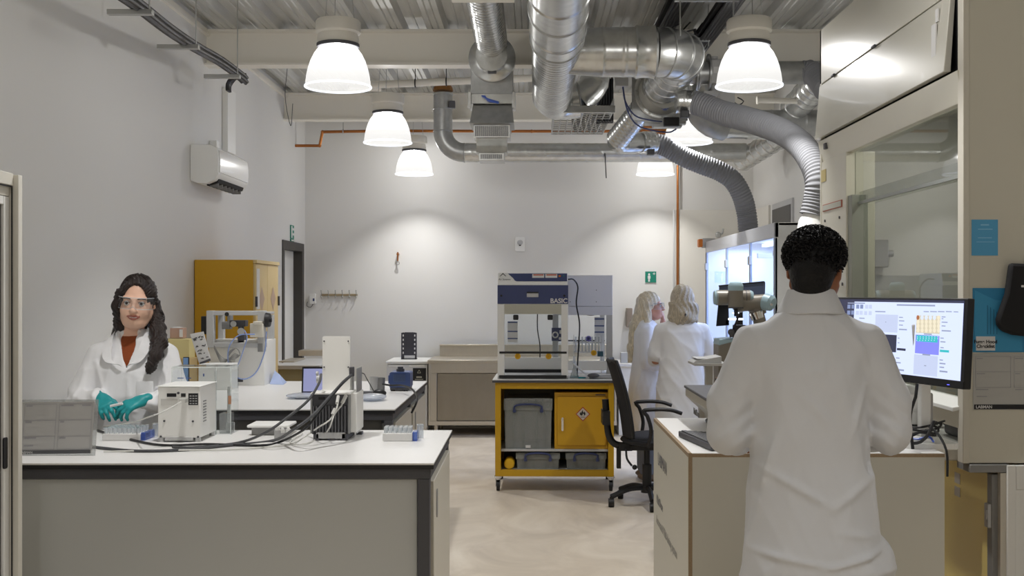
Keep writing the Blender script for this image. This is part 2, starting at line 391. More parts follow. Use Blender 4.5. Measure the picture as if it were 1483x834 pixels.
# white gadget on the back wall beside the coat hooks
xx = PX(453, 12.9)
t = solo('wall_dispenser', MB().rbox(xx-.035, xx+.03, yw-.06, yw, PZ(440, 12.9), PZ(425, 12.9), .012), M_white, 'small white wall unit with a loop of cable beside the coat hooks', 'wall unit')
part('emblem', MB().box(xx+.002, xx+.022, yw-.062, yw-.059, PZ(436, 12.9), PZ(432, 12.9)), M_navy, t)
part('cable', MB().tube([(xx, yw-.03, PZ(440, 12.9)), (xx-.03, yw-.02, PZ(445, 12.9)), (xx-.075, yw-.02, PZ(443, 12.9)), (xx-.07, yw-.005, PZ(437, 12.9))], .004), M_cableg, t)
# coat hook rail
x0, x1, zc = PX(464, 12.9), PX(517, 12.9), PZ(427, 12.9)
t = thing('coat_rack', 'brown rail of steel coat hooks on the back wall', 'coat rack', ((x0+x1)/2, yw, zc))
part('rail', MB().box(x0, x1, yw-.02, yw, zc-.012, zc+.012), mat('brown_wood', '9a8a6c', .6), t, bevel=.003)
for k in range(6):
    x = x0+.01+(x1-x0-.02)*k/5
    part('hook', MB().tube([(x, yw-.02, zc), (x, yw-.04, zc+.02), (x, yw-.05, zc+.05)], .005).tube([(x, yw-.02, zc-.01), (x, yw-.045, zc-.035), (x, yw-.06, zc-.01)], .005).ball((x, yw-.05, zc+.052), .008), M_alu, t)
# tall copper riser + grey conduit at right of back wall
x = PX(986, 12.6)
solo('copper_pipe', MB().cyl((x, 12.866, .788), (x, 12.866, 3.05), .014), M_copper, 'vertical copper pipe on the back wall above the blonde people', 'pipe')
x = PX(980, 12.6)
solo('wall_conduit', MB().cyl((x, 12.84, .95), (x, 12.84, PZ(304, 12.84)), .012), M_lgrey, 'thin grey conduit on the back wall beside the copper pipe', 'conduit')
# copper pipe run with a step, back
p = [P(412, 211, 12.4), P(463, 211, 12.4), P(467, 191, 12.4), P(560, 189.5, 12.4), P(770, 190, 12.4), P(930, 190, 12.4)]
cp = MB()
for a, b in zip(p, p[1:]): cp.cyl(a, b, .016)
for q in p[1:-1]: cp.ball(q, .020)
t = solo('copper_pipe', cp, M_copper, 'horizontal copper pipe with a step, under the rear cream beam', 'pipe')
for xx in (497, 740, 860):
    q = P(xx, 190, 12.4); part('pipe_clip', MB().torus(q, .022, .006, (1, 0, 0)).cyl(q+Vector((0, 0, .02)), q+Vector((0, 0, .1)), .005), M_alu, t)
# cream heating pipe behind first beam
a, b = P(535, 123, 10.4), P(772, 113, 10.4)
t = solo('steel_pipe', MB().cyl(a, b, .034).cyl(P(505, 128, 10.9), P(552, 128, 10.9), .03), M_beam, 'cream painted pipe running across between the two beams', 'pipe')
for f in (.28, .47, .85):
    q = a.lerp(b, f); part('hanger', MB().torus(q, .037, .006, (1, 0, 0)).cyl(q+Vector((0, 0, .035)), (q.x, q.y, 3.70), .004), M_black, t)
# cable tray with bundled black cables, left wall
tp = [P(150, -28, 5.2), P(200, 6, 5.85), P(246, 42, 6.5), P(285, 68, 7.2), P(320, 88, 7.9), P(350, 110, 8.4), P(356, 116, 8.5)]
t = thing('cable_tray', 'dark cable bundle hung along the left wall on grey brackets', 'cable tray', tp[2]); WM[t.name] = Matrix.Translation(tp[2])
bu = MB()
for k in range(9):
    o = Vector((random.uniform(-.035, .035), 0, random.uniform(-.018, .018))); bu.tube([q+o for q in tp], .014, 8, step=.08)
part('cable_bundle', bu, mat('cable_bundle_grey', '3c3a3a', .55), t)
tb = MB(); tb.tube([q-Vector((0, 0, .028)) for q in tp], .012, 6, step=.1); tb.v = [Vector((v.x, v.y, v.z)) for v in tb.v]; part('tray_base', tb, M_dark, t)
for q, w in ((tp[1], .16), (P(270, 58, 6.9), .18), (P(332, 102, 8.0), .18)):
    part('bracket', MB().box(q.x-w, q.x+.08, q.y-.02, q.y+.02, q.z-.058, q.z-.03), M_alu, t, bevel=.003)
    part('hanging_rod', MB().cyl((q.x+.06, q.y, q.z-.04), (q.x+.06, q.y, 3.72), .004), M_alu, t)
ye = 8.5
dr = MB()
for k in range(5): dr.tube([P(357, 113, ye)+Vector((0, 0, .012*k-.02)), P(345, 112, ye), P(335, 113, ye)+Vector((0, .02*k, 0)), P(329, 122, ye)+Vector((0, .02*k, 0)), P(329, 131, ye)+Vector((0, .02*k, 0))], .012, 8)
part('cable_drop', dr, M_cable, t)
# trunking down to AC
x = XL; s_t = 1600*abs(XL)/(767-328); yt = s_t
solo('wall_trunking', MB().box(XL+.001, XL+.05, yt-.14, yt+.12, PZ(222, yt), PZ(131, yt)), M_white, 'white vertical trunking from the cable tray to the air conditioner', 'trunking', bevel=.003)
# AC unit: x275..356
ya = 8.45; yb = 9.62
ac = thing('air_conditioner', 'white wall mounted air conditioner high on the left wall', 'air conditioner', (XL, 9, 2.4))
zt, zb = PZ(211, 8.8), 2.44
yn0 = 1600*2.40/(767-275)*1.0
# near end at x~275..317 (end cap), front panel to x~356
y0 = 8.55; y1 = 9.45; zt = PZ(210, 8.6); zb = PZ(266, 8.6)
pr = [(XL+.001, zb+.02), (XL+.001, zt), (XL+.16, zt), (XL+.215, zt-.03), (XL+.225, zt-.12), (XL+.22, zb+.07), (XL+.19, zb+.025), (XL+.13, zb), (XL+.06, zb)]
b = MB(); b.prism([(a, c) for a, c in pr], y0, y1, 'y'); part('casing', b, M_white, ac, bevel=.006)
part('front_panel', MB().prism([(XL+.222, zt-.04), (XL+.232, zt-.12), (XL+.228, zb+.085), (XL+.216, zb+.085)], y0+.02, y1-.02, 'y'), mat('gloss_white', 'e6e6e4', .15, coat=.4), ac, bevel=.002)
part('air_outlet', MB().prism([(XL+.205, zb+.04), (XL+.195, zb+.012), (XL+.11, zb-.012), (XL+.105, zb+.01)], y0+.08, y1-.08, 'y'), M_blackm, ac)
for k in range(7): yy = y0+.12+k*.11; part('louvre', MB().box(XL+.12, XL+.19, yy, yy+.008, zb-.018, zb+.01), M_grey, ac)
part('pipe_cover', MB().box(XL+.002, XL+.06, y0+.52, y0+.60, zt, zt+.10), M_white, ac)
# ------------------------------------------------------------------ pendant lamps
def make_lamp(loc, label):
    t = thing('pendant_lamp', label, 'lamp', loc, 0, 'ribbed glass pendant lamps')
    # rim radius .205 at z 0; dome height ~.31; housing above
    pf = [(.205, 0), (.2035, .03), (.197, .075), (.187, .12), (.172, .165), (.150, .21), (.120, .25), (.085, .278)]
    pp = []
    for i in range(len(pf)-1):
        for j in range(4):
            f = j/4; pp.append((pf[i][0]*(1-f)+pf[i+1][0]*f, pf[i][1]*(1-f)+pf[i+1][1]*f))
    pp.append(pf[-1])
    sh = MB(); n = 180; vs = []
    for r, h in pp:
        for i in range(n): rr = r*(1+(.008 if i % 2 else 0)); vs.append((rr*math.cos(2*PI*i/n), rr*math.sin(2*PI*i/n), h))
    k = len(pp); sh.add(vs, [(j*n+i, j*n+(i+1) % n, (j+1)*n+(i+1) % n, (j+1)*n+i) for j in range(k-1) for i in range(n)])
    part('shade', sh, M_shade, t, world=False)
    part('shade_rim', MB().torus((0, 0, 0), .208, .007, n=64), emis('lit_rim_acrylic', 'f2f6ff', 1.1) if 'rim' not in MATS else MATS['rim'], t, world=False)
    part('shade_collar', MB().lathe([(.132, .252), (.136, .262), (.136, .272), (.10, .285)], n=48), M_dark, t, world=False)
    part('housing', MB().lathe([(.10, .268), (.125, .272), (.133, .30), (.125, .335), (.143, .345), (.143, .41), (.135, .422), (.05, .43)], n=48), M_beam, t, world=False)
    part('bulb', MB().lathe([(.0, .232), (.02, .236), (.03, .25), (.03, .27)], n=24), emis('bulb_glow', 'ffffff', 12) if 'bulb' not in MATS else MATS['bulb'], t, world=False)
    for a in (.5, 2.6, 4.7):
        part('suspension_wire', MB().cyl((.11*math.cos(a), .11*math.sin(a), .42), (.07*math.cos(a), .07*math.sin(a), 3.70-loc[2]), .0025, n=6), M_alu, t, world=False)
    L = bpy.data.lights.new('lamp_light', 'POINT'); L.energy = LAMP_W; L.shadow_soft_size = .03; L.color = (1, .985, .965)
    lo = bpy.data.objects.new('lamp_light', L); lo.location = (0, 0, .195); C.objects.link(lo); lo.parent = t
    L = bpy.data.lights.new('lamp_beam', 'SPOT'); L.energy = LAMP_S; L.spot_size = math.radians(100); L.spot_blend = 1; L.shadow_soft_size = .06; L.color = (1, .985, .965)
    lo = bpy.data.objects.new('lamp_beam', L); lo.location = (0, 0, .18); C.objects.link(lo); lo.parent = t
    return t
LAMP_W = 24; LAMP_S = 66
MATS['rim'] = emis('lit_rim_acrylic', 'f2f6ff', 1.1); MATS['bulb'] = emis('bulb_glow', 'ffffff', 12)
LZ = 2.885
first = make_lamp((-1.222, 7.05, LZ), 'large near pendant lamp on the left, in front of the first cream beam')
for (x, y, lb) in ((-1.245, 9.70, 'middle pendant lamp of the left row, right in front of the rear cream beam'), (-1.285, 12.30, 'smallest and farthest pendant lamp of the left row, near the back wall'),
                   (1.395, 7.02, 'large near pendant lamp on the right, beside the fume hood'), (1.39, 9.68, 'middle right pendant lamp partly behind the grey flexible hoses'), (1.40, 12.32, 'farthest right pendant lamp half hidden by the long horizontal duct'),
                   ):
    c = copy_tree(first); c.location = (x, y, LZ); c['label'] = lb
for x in (-1.24, 1.0):
    for y in (4.35, 1.7, -1.0):
        c = copy_tree(first); c.location = (x, y, LZ); c['label'] = 'pendant lamp nearer than the picture, out of view overhead'
# ================================================================== DUCTS AND SERVICES OVERHEAD
def spiral(r, pitch=.11, amp=.004, w=.10):
    return lambda L, th: r+(amp if ((L/pitch-th/(2*PI)) % 1) < w else 0)
def rings(r, pitch=.05, amp=.004, w=.22):
    return lambda L, th: r+(amp if ((L/pitch) % 1) < w else 0)
def corr(r, pitch=.028, amp=.006):
    return lambda L, th: r+amp*math.sin(2*PI*L/pitch)
def duct(mb, pts, r, fun=None, step=.012, n=32, smooth=False):
    return mb.tube(pts, r, n, smooth, fun, step)
# A: left duct with flange and stacked grille boxes
x = PX(711, 7.1); z = 3.27
t = thing('ventilation_duct', 'spiral duct ending in a round flange over a stack of grille boxes', 'duct', (x, 8.4, 3.3))
xa = PX(711, 7.1); xb = PX(713, 8.4)
part('spiral_pipe', duct(MB(), [(xa-.05, 4.6, 3.42), (xb, 8.32, 3.44)], .115, spiral(.115, .07, .004, .14)), M_galv, t)
b = MB(); b.lathe([(.118, -.10), (.118, -.02), (.165, 0), (.178, .015), (.178, .03), (.172, .05), (.172, .20)], (xb, 8.32, 3.34), 44, 'y'); part('flange_reducer', b, M_galv, t)
part('warning_sticker', MB().box(xb-.025, xb+.02, 8.185, 8.192, 3.30+.085, 3.30+.145), M_orange, t)
part('fixing_block', MB().box(xb-.03, xb+.035, 8.26, 8.31, 3.215, 3.265), M_dark, t, bevel=.003)
b = MB(); b.box(xb-.165, xb+.155, 8.42, 8.80, 3.05, 3.38); part('filter_box', b, M_galvd, t, bevel=.004)
b = MB(); b.box(xb-.185, xb+.175, 8.40, 8.78, PZ(153, 8.5), PZ(139, 8.5)).box(xb-.185, xb-.16, 8.38, 8.42, PZ(160, 8.5), PZ(137, 8.5)).box(xb+.15, xb+.175, 8.38, 8.42, PZ(160, 8.5), PZ(137, 8.5)); part('flange_frame', b, M_galv, t, bevel=.003)
b = MB(); z0, z1 = PZ(182, 8.5), PZ(154, 8.5)
b.add([(xb-.17, 8.36, z0), (xb+.165, 8.36, z0), (xb+.165, 8.75, z0), (xb-.17, 8.75, z0), (xb-.15, 8.45, z1), (xb+.15, 8.45, z1), (xb+.15, 8.72, z1), (xb-.15, 8.72, z1)], [(0,3,2,1),(4,5,6,7),(0,1,5,4),(1,2,6,5),(2,3,7,6),(3,0,4,7)])
part('hood_flap', b, M_galvd, t)
def grille(name, x0, x1, y, z0, z1, par):
    g = part(name, MB().box(x0, x1, y, y+.22, z0, z1), M_galv, par, bevel=.003)
    s = MB(); n = int((x1-x0-.02)/.008)
    for i in range(n): xx = x0+.012+i*.008; s.box(xx, xx+.004, y-.004, y+.001, z0+.012, z1-.012)
    part('slat', s, M_dark, g)['kind'] = 'stuff'
grille('grille', xb-.145, xb+.135, 8.44, PZ(201, 8.5), PZ(182, 8.5), t)
b = MB(); b.prism([(8.44, PZ(201.5, 8.5)), (8.50, PZ(211, 8.5)), (8.44, PZ(222, 8.5)), (8.66, PZ(222, 8.5)), (8.66, PZ(201.5, 8.5))], xb-.125, xb+.11, 'x'); part('transition_box', b, M_galv, t)
grille('grille', xb-.105, xb+.09, 8.46, PZ(233, 8.5), PZ(222, 8.5), t)
b = MB()
for k in range(5): b.tube([(xb-.08+k*.006, 8.37, PZ(143, 8.5)), (xb-.03, 8.355, PZ(148+k*.6, 8.5)), (xb+.05, 8.37, PZ(152+k*.4, 8.5))], .005, 6)
part('blue_cable_tie', b, M_bluet, t)
# B: thin elbow duct down and along, in front of the back wall
yB = 11.4; sB = 1600/yB; r = .098
zh = PZ(221, yB); xv = PX(641.5, yB)
t = thing('ventilation_duct', 'long thin duct running across the back wall from a left elbow', 'duct', (xv, yB, zh))
pts = [(xv, yB, PZ(135, yB))]
R = .22
pts += [(xv, yB, zh+R)]+[(xv+R-R*math.cos(a), yB, zh+R-R*math.sin(a)) for a in [math.radians(q) for q in range(10, 91, 10)]]
part('elbow_pipe', duct(MB(), pts, r, None, .05), M_galvd, t)
part('horizontal_pipe', duct(MB(), [(xv+R, yB, zh), (PX(1080, yB), yB, zh)], r, spiral(r, .19, .003, .05)), M_galv, t)
b = MB()
for q, ax in (((xv, yB, PZ(158, yB)), (0, 0, 1)), ((xv, yB, zh+R), (0, 0, 1)), ((xv+R, yB, zh), (1, 0, 0)), ((xv, yB, PZ(137, yB)), (0, 0, 1))): part('joint_ring', MB().torus(q, r, .006, ax, 36), M_galvd, t)
part('roof_seal', MB().lathe([(.105, 0), (.10, .03), (.07, .085), (.03, .10)], (xv, yB, PZ(132, yB)), 18), mat('copper_foil_seal', '9a6a38', .5, .4, bump=.6, scale=40), t)
part('bracket', MB().box(xv+.07, xv+.13, yB-.1, yB-.03, PZ(158, yB), PZ(148, yB)), M_dark, t, bevel=.004)
part('hanging_wire', MB().tube([P(876, 222, yB-.12), P(877, 240, yB-.12), P(878, 258, yB-.12)], .005, 6), M_cable, t)
# C: big spiral duct overhead, receding, with end elbow
zC = 3.20; rC = .158
xa = PX(809, 6.15); xc = .185
t = thing('ventilation_duct', 'widest spiral duct coming overhead from the camera with end elbow', 'duct', (xc, 8, zC))
part('smooth_pipe', duct(MB(), [(xa-.03, 4.2, zC), (xc-.01, 7.0, zC)], rC+.012, rings(rC+.012, .42, .006, .05)), M_galv, t)
part('spiral_pipe', duct(MB(), [(xc-.01, 7.0, zC), (xc, 9.2, zC)], rC, rings(rC, .075, .004, .2)), M_galv, t)
pe = [(xc, 9.2, zC), (xc+.01, 9.36, zC), (xc+.05, 9.47, zC+.0), (xc+.14, 9.53, zC+.01), (xc+.24, 9.53, zC+.03)]
part('end_elbow', duct(MB(), [Vector(q) for q in pe], rC*.93, rings(rC*.93, .13, .006, .08), .02, smooth=True), M_galv, t)
part('upper_stub', duct(MB(), [(xc+.22, 9.53, zC), (xc+.36, 9.60, zC+.16), (xc+.40, 9.65, zC+.33)], .125, rings(.125, .13, .006, .08), .02, smooth=True), M_galv, t)
for q, rr, ax in (((xa+.002, 6.3, zC), rC+.012, (0, 1, 0)), ((xc-.01, 6.75, zC), rC+.012, (0, 1, 0)), ((xc-.01, 7.02, zC), rC+.012, (0, 1, 0)), ((xc+.24, 9.53, zC+.03), rC*.95, (1, 0, .15))): part('joint_ring', MB().torus(q, rr, .007, ax, 40), M_galvd, t)
# D: branch to the right with conical start, big elbow, square damper plate
yD = 7.55; zD = 3.215; rD = .168
t = thing('ventilation_duct', 'wide horizontal branch duct with big elbow feeding the fan plate', 'duct', (.6, yD, zD))
b = MB(); b.lathe([(.13, -.03), (.15, .08), (rD, .32)], (xc, yD, zD), 40, 'x')
part('cone', b, M_galv, t)
part('straight_pipe', duct(MB(), [(xc+.31, yD, zD), (xc+.58, yD, zD)], rD, rings(rD, .14, .004, .06)), M_galv, t)
part('clamp_band', MB().lathe([(rD+.002, 0), (rD+.014, .012), (rD+.006, .05), (rD+.006, .10), (rD+.014, .135), (rD+.002, .15)], (xc+.53, yD, zD), 44, 'x'), M_galv, t)
xe = xc+.66; R = .22
pe = [(xe, yD, zD)]+[(xe+R*math.sin(a), yD+R-R*math.cos(a), zD) for a in [math.radians(q) for q in (22, 45, 67, 90)]]+[(xe+R, yD+.62, zD), (xe+R-.02, 8.86, zD-.01)]
e = MB(); duct(e, [Vector(q) for q in pe[:5]], rD, None, 5, 40); part('elbow', e, M_galv, t)
part('reducer', duct(MB(), pe[4:], .15, rings(.15, .22, .005, .05)), M_galv, t)
b = MB()
for q, ax in ((pe[1], (1, .4, 0)), (pe[2], (1, 1, 0)), (pe[3], (.4, 1, 0)), (pe[0], (1, 0, 0))): b.torus(q, rD, .006, ax, 40)
part('seam', b, M_galvd, t)
xf = xe+R; zf = 3.19
f = thing('duct_fan', 'square grey fan plate with round bolted flange and pale blue marked cone', 'fan', (xf, 8.9, zf)); 
part('plate', MB().box(xf-.24, xf+.21, 8.90, 8.93, zf-.235, zf+.2), M_galvd, f, bevel=.004)
part('fan_body', MB().lathe([(.20, .0), (.20, .3), (.15, .38), (.001, .38)], (xf, 8.93, zf), 40, 'y'), M_galvd, f)
part('flange_ring', MB().lathe([(.185, 0), (.225, -.0), (.225, -.018), (.20, -.024), (.185, -.02)], (xf, 8.90, zf), 48, 'y'), M_galv, f)
part('cone', MB().lathe([(.19, 0), (.16, -.10), (.158, -.16)], (xf, 8.89, zf), 44, 'y'), mat('pale_flex_collar', 'c3c3bd', .5), f)
b = MB()
for k in range(12):
    a = 2*PI*k/12; b.cyl((xf+.206*math.cos(a), 8.885, zf+.206*math.sin(a)), (xf+.206*math.cos(a), 8.87, zf+.206*math.sin(a)), .009, n=6)
part('bolt', b, M_chrome, f)['kind'] = 'stuff'
mkb = MB()
for k in range(6): a = PI*k/6; c = Vector((xf+.01, 8.775, zf-.145)); d = Vector((math.cos(a), 0, math.sin(a)))*.03; mkb.cyl(c-d, c+d, .004, n=6)
part('blue_mark', mkb, M_bluet, f)
b = MB(); b.box(xf-.08, xf+.15, 8.80, 8.9, zf-.30, zf-.24).box(xf-.15, xf-.03, 8.78, 8.86, zf-.28, zf-.255).box(xf+.10, xf+.18, 8.78, 8.86, zf-.28, zf-.255); part('bracket', b, M_alu, f, bevel=.003)
part('actuator', MB().box(xf+.0, xf+.12, 8.74, 8.8, zf-.30, zf-.23), M_black, f, bevel=.004)
part('junction_box', MB().box(xf-.40, xf-.30, 8.55, 8.65, zf-.02, zf+.12).box(xf-.36, xf-.33, 8.6, 8.63, zf+.12, zf+.45), M_lgrey, f, bevel=.004)
part('cable', MB().tube([(xf-.34, 8.58, zf-.02), (xf-.32, 8.6, zf-.13), (xf-.24, 8.66, zf-.23), (xf-.12, 8.7, zf-.26), (xf-.02, 8.72, zf-.27)], .006, 8).tube([(xf-.34, 8.6, zf-.02), (xf-.30, 8.62, zf-.2), (xf-.20, 8.7, zf-.31), (xf+.02, 8.75, zf-.35), (xf+.1, 8.78, zf-.32)], .006, 8), M_navy, f)
# E/F: inclined spiral duct from the fan down, elbow and collar, then flexible hose F to the glass cupboard
t = thing('ventilation_duct', 'short inclined spiral duct with elbow below the fan plate', 'duct', P(905, 190, 9.2)); WM[t.name] = Matrix.Translation(P(905, 190, 9.2))
a, b_, c_, d_ = P(928, 160, 9.05), P(897, 203, 9.35), P(915, 207, 9.5), P(947, 206, 9.6)
part('inclined_pipe', duct(MB(), [a, P(893, 204, 9.3)], .098, rings(.098, .036, .004, .25)), M_galv, t)
part('end_flange', MB().lathe([(.10, 0), (.12, 0), (.12, .012), (.10, .012)], (0, 0, 0), 32), M_galv, t) if False else None
part('elbow', duct(MB(), [P(893, 203, 9.3), P(899, 208, 9.36), P(915, 208, 9.44), P(930, 206, 9.52)], .082, rings(.082, .07, .004, .1), .02, smooth=True), M_galv, t)
part('collar', duct(MB(), [P(928, 206, 9.5), P(948, 206, 9.56)], .086, rings(.086, .05, .004, .1)), M_galv, t)
part('clamp', MB().box(P(941, 220, 9.4).x-.02, P(941, 220, 9.4).x+.04, 9.38, 9.46, PZ(224, 9.4), PZ(216, 9.4)), M_dark, t, bevel=.003)
hp = [P(945, 206, 9.6), P(965, 213, 9.6), P(990, 227, 9.6), P(1016, 238, 9.6), P(1042, 248, 9.6), P(1062, 262, 9.6), P(1075, 285, 9.62), P(1081, 308, 9.66), P(1084, 334, 9.66)]
solo('flexible_hose', MB().tube(hp, .085, 26, True, corr(.085, .024, .0035), .004), M_hose, 'lower grey ribbed hose bending down onto the lit glass cupboard', 'hose')
a = P(979, 147, 8.3); b_ = P(1003, 148, 8.3)
t = solo('duct_collar', duct(MB(), [a, b_], .088, rings(.088, .06, .004, .12)), M_galv, 'shiny round collar joining the fan to the upper grey hose', 'duct collar')
part('clamp', MB().box(P(991, 165, 8.25).x-.03, P(991, 165, 8.25).x+.03, 8.2, 8.28, PZ(171, 8.25), PZ(161, 8.25)), M_black, t, bevel=.004)
hp = [b_, P(1020, 153, 8.25), P(1045, 163, 8.15), P(1075, 171, 8.0), P(1105, 180, 7.8), P(1135, 192, 7.6), P(1160, 210, 7.4), P(1178, 236, 7.2), P(1186, 262, 7.1), P(1184, 288, 7.1), P(1178, 312, 7.1)]
solo('flexible_hose', MB().tube(hp, .088, 28, True, corr(.088, .024, .0035), .004), M_hose, 'upper grey ribbed hose curving right and down behind the fume hood', 'hose')
q = P(1180, 300, 7.1)
solo('extraction_cone', MB().lathe([(.12, -.16), (.09, -.02), (.04, .06), (.03, .08)], (PX(1172, 7.2), 7.1, PZ(314, 7.1)), 28), M_white, 'white extraction cone at the foot of the upper grey hose', 'extraction cone')
# horizontal damper duct to the right
yG = 8.7; zG = PZ(106, yG); r = .090
t = thing('ventilation_duct', 'horizontal duct with flanged damper behind the near right lamp', 'duct', (PX(1090, yG), yG, zG))
part('pipe', duct(MB(), [(PX(985, yG), yG, zG), (PX(1188, yG), yG, zG+.005)], r, rings(r, .25, .004, .04)), M_galvd, t)
b = MB()
for px_, rr in ((1006, .155), (1010, .135), (1024.5, .15)): b.cyl((PX(px_, yG), yG, zG), (PX(px_, yG)+.014, yG, zG), rr, n=40)
part('flange', b, M_galvd, t)
part('damper_box', MB().rbox(PX(1026, yG), PX(1062, yG), yG-.1, yG+.1, zG-.095, zG+.095, .02, 'x'), M_lgrey, t)
part('rating_label', MB().box(PX(1030, yG), PX(1045, yG), yG-.106, yG-.1, zG-.02, zG+.03), M_paper, t)
part('valve', MB().cyl((PX(1034, yG), yG, zG+.09), (PX(1034, yG), yG, zG+.13), .03), M_lgrey, t); part('valve', MB().cyl((PX(1034, yG), yG, zG-.15), (PX(1034, yG), yG, zG-.09), .03).box(PX(1018, yG), PX(1050, yG), yG-.06, yG+.06, zG-.175, zG-.15), M_lgrey, t)
part('actuator_box', MB().box(PX(1040, yG), PX(1061, yG), yG-.1, yG+.05, zG-.25, zG-.165), M_lgrey, t, bevel=.003)
part('cable', MB().tube([(PX(1061, yG), yG, zG-.22), (PX(1070, yG), yG, zG-.25), (PX(1077, yG), yG, zG-.22), (PX(1068, yG), yG, zG-.19)], .005, 6), M_cable, t)
solo('flexible_hose', MB().tube([P(1162, 106, 8.7), P(1173, 104, 8.68), P(1184, 112, 8.6), P(1196, 130, 8.4)], .09, 26, True, corr(.09, .024, .0035), .004), M_hose, 'short grey ribbed hose beside the top of the fume hood', 'hose')
# inclined spiral duct at right going down-left
t = solo('ventilation_duct', duct(MB(), [P(1192, 112, 9.3), P(1150, 158, 9.9)], .125, rings(.125, .09, .005, .12)), M_galv, 'inclined spiral duct between fume hood and damper duct', 'duct')
t = solo('ventilation_duct', duct(MB(), [P(1076, 232, 11.6), P(1150, 186, 10.6)], .11, rings(.11, .12, .005, .1)), M_galv, 'inclined spiral duct joining the far long duct at the right wall', 'duct')
t = thing('ventilation_duct', 'dark horizontal duct behind the upper grey hose at right', 'duct', (PX(1120, 9.9), 9.9, PZ(178, 9.9)))
part('pipe', duct(MB(), [(PX(1068, 9.9), 9.9, PZ(178, 9.9)), (PX(1200, 9.9), 9.9, PZ(178, 9.9))], .115, rings(.115, .3, .005, .04)), M_galvd, t)
t = thing('ventilation_duct', 'curved duct tucked between middle right lamp and grey hose', 'duct', (PX(1050, 9.2), 9.2, PZ(185, 9.2)))
part('bent_pipe', MB().tube([P(1008, 152, 8.9), P(1014, 168, 8.95), P(1030, 182, 9.0), P(1048, 187, 9.05)], .095, 28), M_galvd, t)
part('pipe', duct(MB(), [P(1046, 187, 9.05), P(1112, 189, 9.1)], .075, rings(.075, .1, .004, .08)), M_galv, t)
t = solo('steel_pipe', MB().cyl(P(1096, 145, 9.6), P(1190, 147, 9.6), .025).cyl(P(1096, 145, 9.6), P(1098, 145, 9.6), .034), M_beam, 'short cream pipe end poking out below the damper duct', 'pipe')
# louvre (black) + wire basket tray
t = thing('wire_tray', 'galvanised wire basket tray hung beside the wide duct', 'cable tray', P(845, 178, 10))
x0, x1 = PX(800, 10.4), PX(885, 9.6); zt = PZ(182, 10.2)
w = MB()
for i in range(13): yy = 9.3+i*.12; w.cyl((x0, yy, zt), (x1, yy, zt), .006, n=6)
for i in range(9): xx = x0+(x1-x0)*i/8; w.cyl((xx, 9.3, zt), (xx, 10.74, zt), .006, n=6)
for i in range(13):
    yy = 9.3+i*.12
    for xx in (x0, x1): w.cyl((xx, yy, zt), (xx, yy, zt+.09), .005, n=6)
for h in (.045, .09):
    for xx in (x0, x1): w.cyl((xx, 9.3, zt+h), (xx, 10.74, zt+h), .005, n=6)
part('wire_mesh', w, M_alu, t)
part('end_rail', MB().box(x0-.02, x1+.01, 9.27, 9.31, zt-.03, zt+.03), M_galv, t, bevel=.003)
k = MB()
for i in range(6): xx = x0+.18+i*.045; k.tube([(xx, 9.4, zt+.02), (xx, 10.0, zt+.02), (xx+.05, 10.7, zt+.03)], .016, 8)
solo('cable_bundle', k, M_cable, 'black cables lying in the wire basket tray', 'cables')
# black ribbed silencer behind the plate
b = MB(); xs0, xs1 = PX(864, 9.9), PX(888, 9.9)
for i in range(6): xx = xs0+(xs1-xs0)*i/6; b.box(xx, xx+.015, 9.8, 9.95, PZ(175, 9.8), PZ(112, 9.8))
b.box(xs0, xs1, 9.86, 9.95, PZ(175, 9.8), PZ(112, 9.8))
solo('black_louvre', b, M_black, 'black ribbed louvre panel between wide duct and fan plate', 'louvre')
# orange/copper manifold behind
b = MB()
for i in range(4): b.cyl(P(926, 184+i*4.5, 12.2), P(1075, 184+i*4.5, 12.2), .013, n=10)
t = solo('copper_pipe', b, M_copper, 'bank of four copper pipes under the rear beam at right', 'pipes')
part('valve', MB().box(P(965, 190, 12.1).x, P(972, 190, 12.1).x, 12.1, 12.2, PZ(197, 12.1), PZ(185, 12.1)), M_yelp, t)
# cable ladders upper right
def ladder(p0, p1, w, label):
    p0, p1 = Vector(p0), Vector(p1); t = thing('cable_ladder', label, 'cable tray', p0.lerp(p1, .5), 0, 'dark cable trays under the roof')
    part('tray', MB().box(-w, w, -(p1-p0).length/2, (p1-p0).length/2, -.015, .015), M_blackm, t, world=False)
    cb = MB()
    for i in range(5): cb.tube([(-w+.03+i*w*.38, -(p1-p0).length/2, -.03), (-w+.035+i*w*.38, 0, -.045), (-w+.03+i*w*.38, (p1-p0).length/2, -.03)], .014, 8)
    part('cable', cb, M_cable, t, world=False)
    return t
ladder((1.02, 5.0, 3.60), (1.02, 8.85, 3.60), .065, 'left of two dark cable trays, running up to the duct elbow')
ladder((1.30, 5.0, 3.52), (1.30, 9.2, 3.46), .06, 'right of two dark cable trays, nearer the near right lamp')
t = solo('strut_bracket', MB().box(PX(977, 7.0), PX(1070, 7.0), 6.98, 7.02, PZ(2, 7), PZ(-3, 7)).box(PX(977, 8.2), PX(1028, 8.2), 8.18, 8.22, PZ(60, 8.2), PZ(55, 8.2)), M_galvd, 'grey steel strut brackets carrying the dark cable trays', 'bracket')
for a_, yy, z_ in ((1062, 7.0, 3.2), (1026, 8.2, 3.4), (985, 7.0, 3.2)): part('hanging_rod', MB().cyl((PX(a_, yy), yy, z_), (PX(a_, yy), yy, 3.72), .005), M_alu, t)
b = MB()
for i in range(7):
    a = P(975+i*6, 50+random.uniform(-6, 6), 8.15); b.tube([a, a+Vector((random.uniform(-.08, .08), 0, random.uniform(-.1, .05))), a+Vector((random.uniform(.05, .2), 0, random.uniform(-.1, .12)))], .006, 6)
solo('loose_cables', b, M_cable, 'tangle of loose black cables above the duct elbow', 'cables')
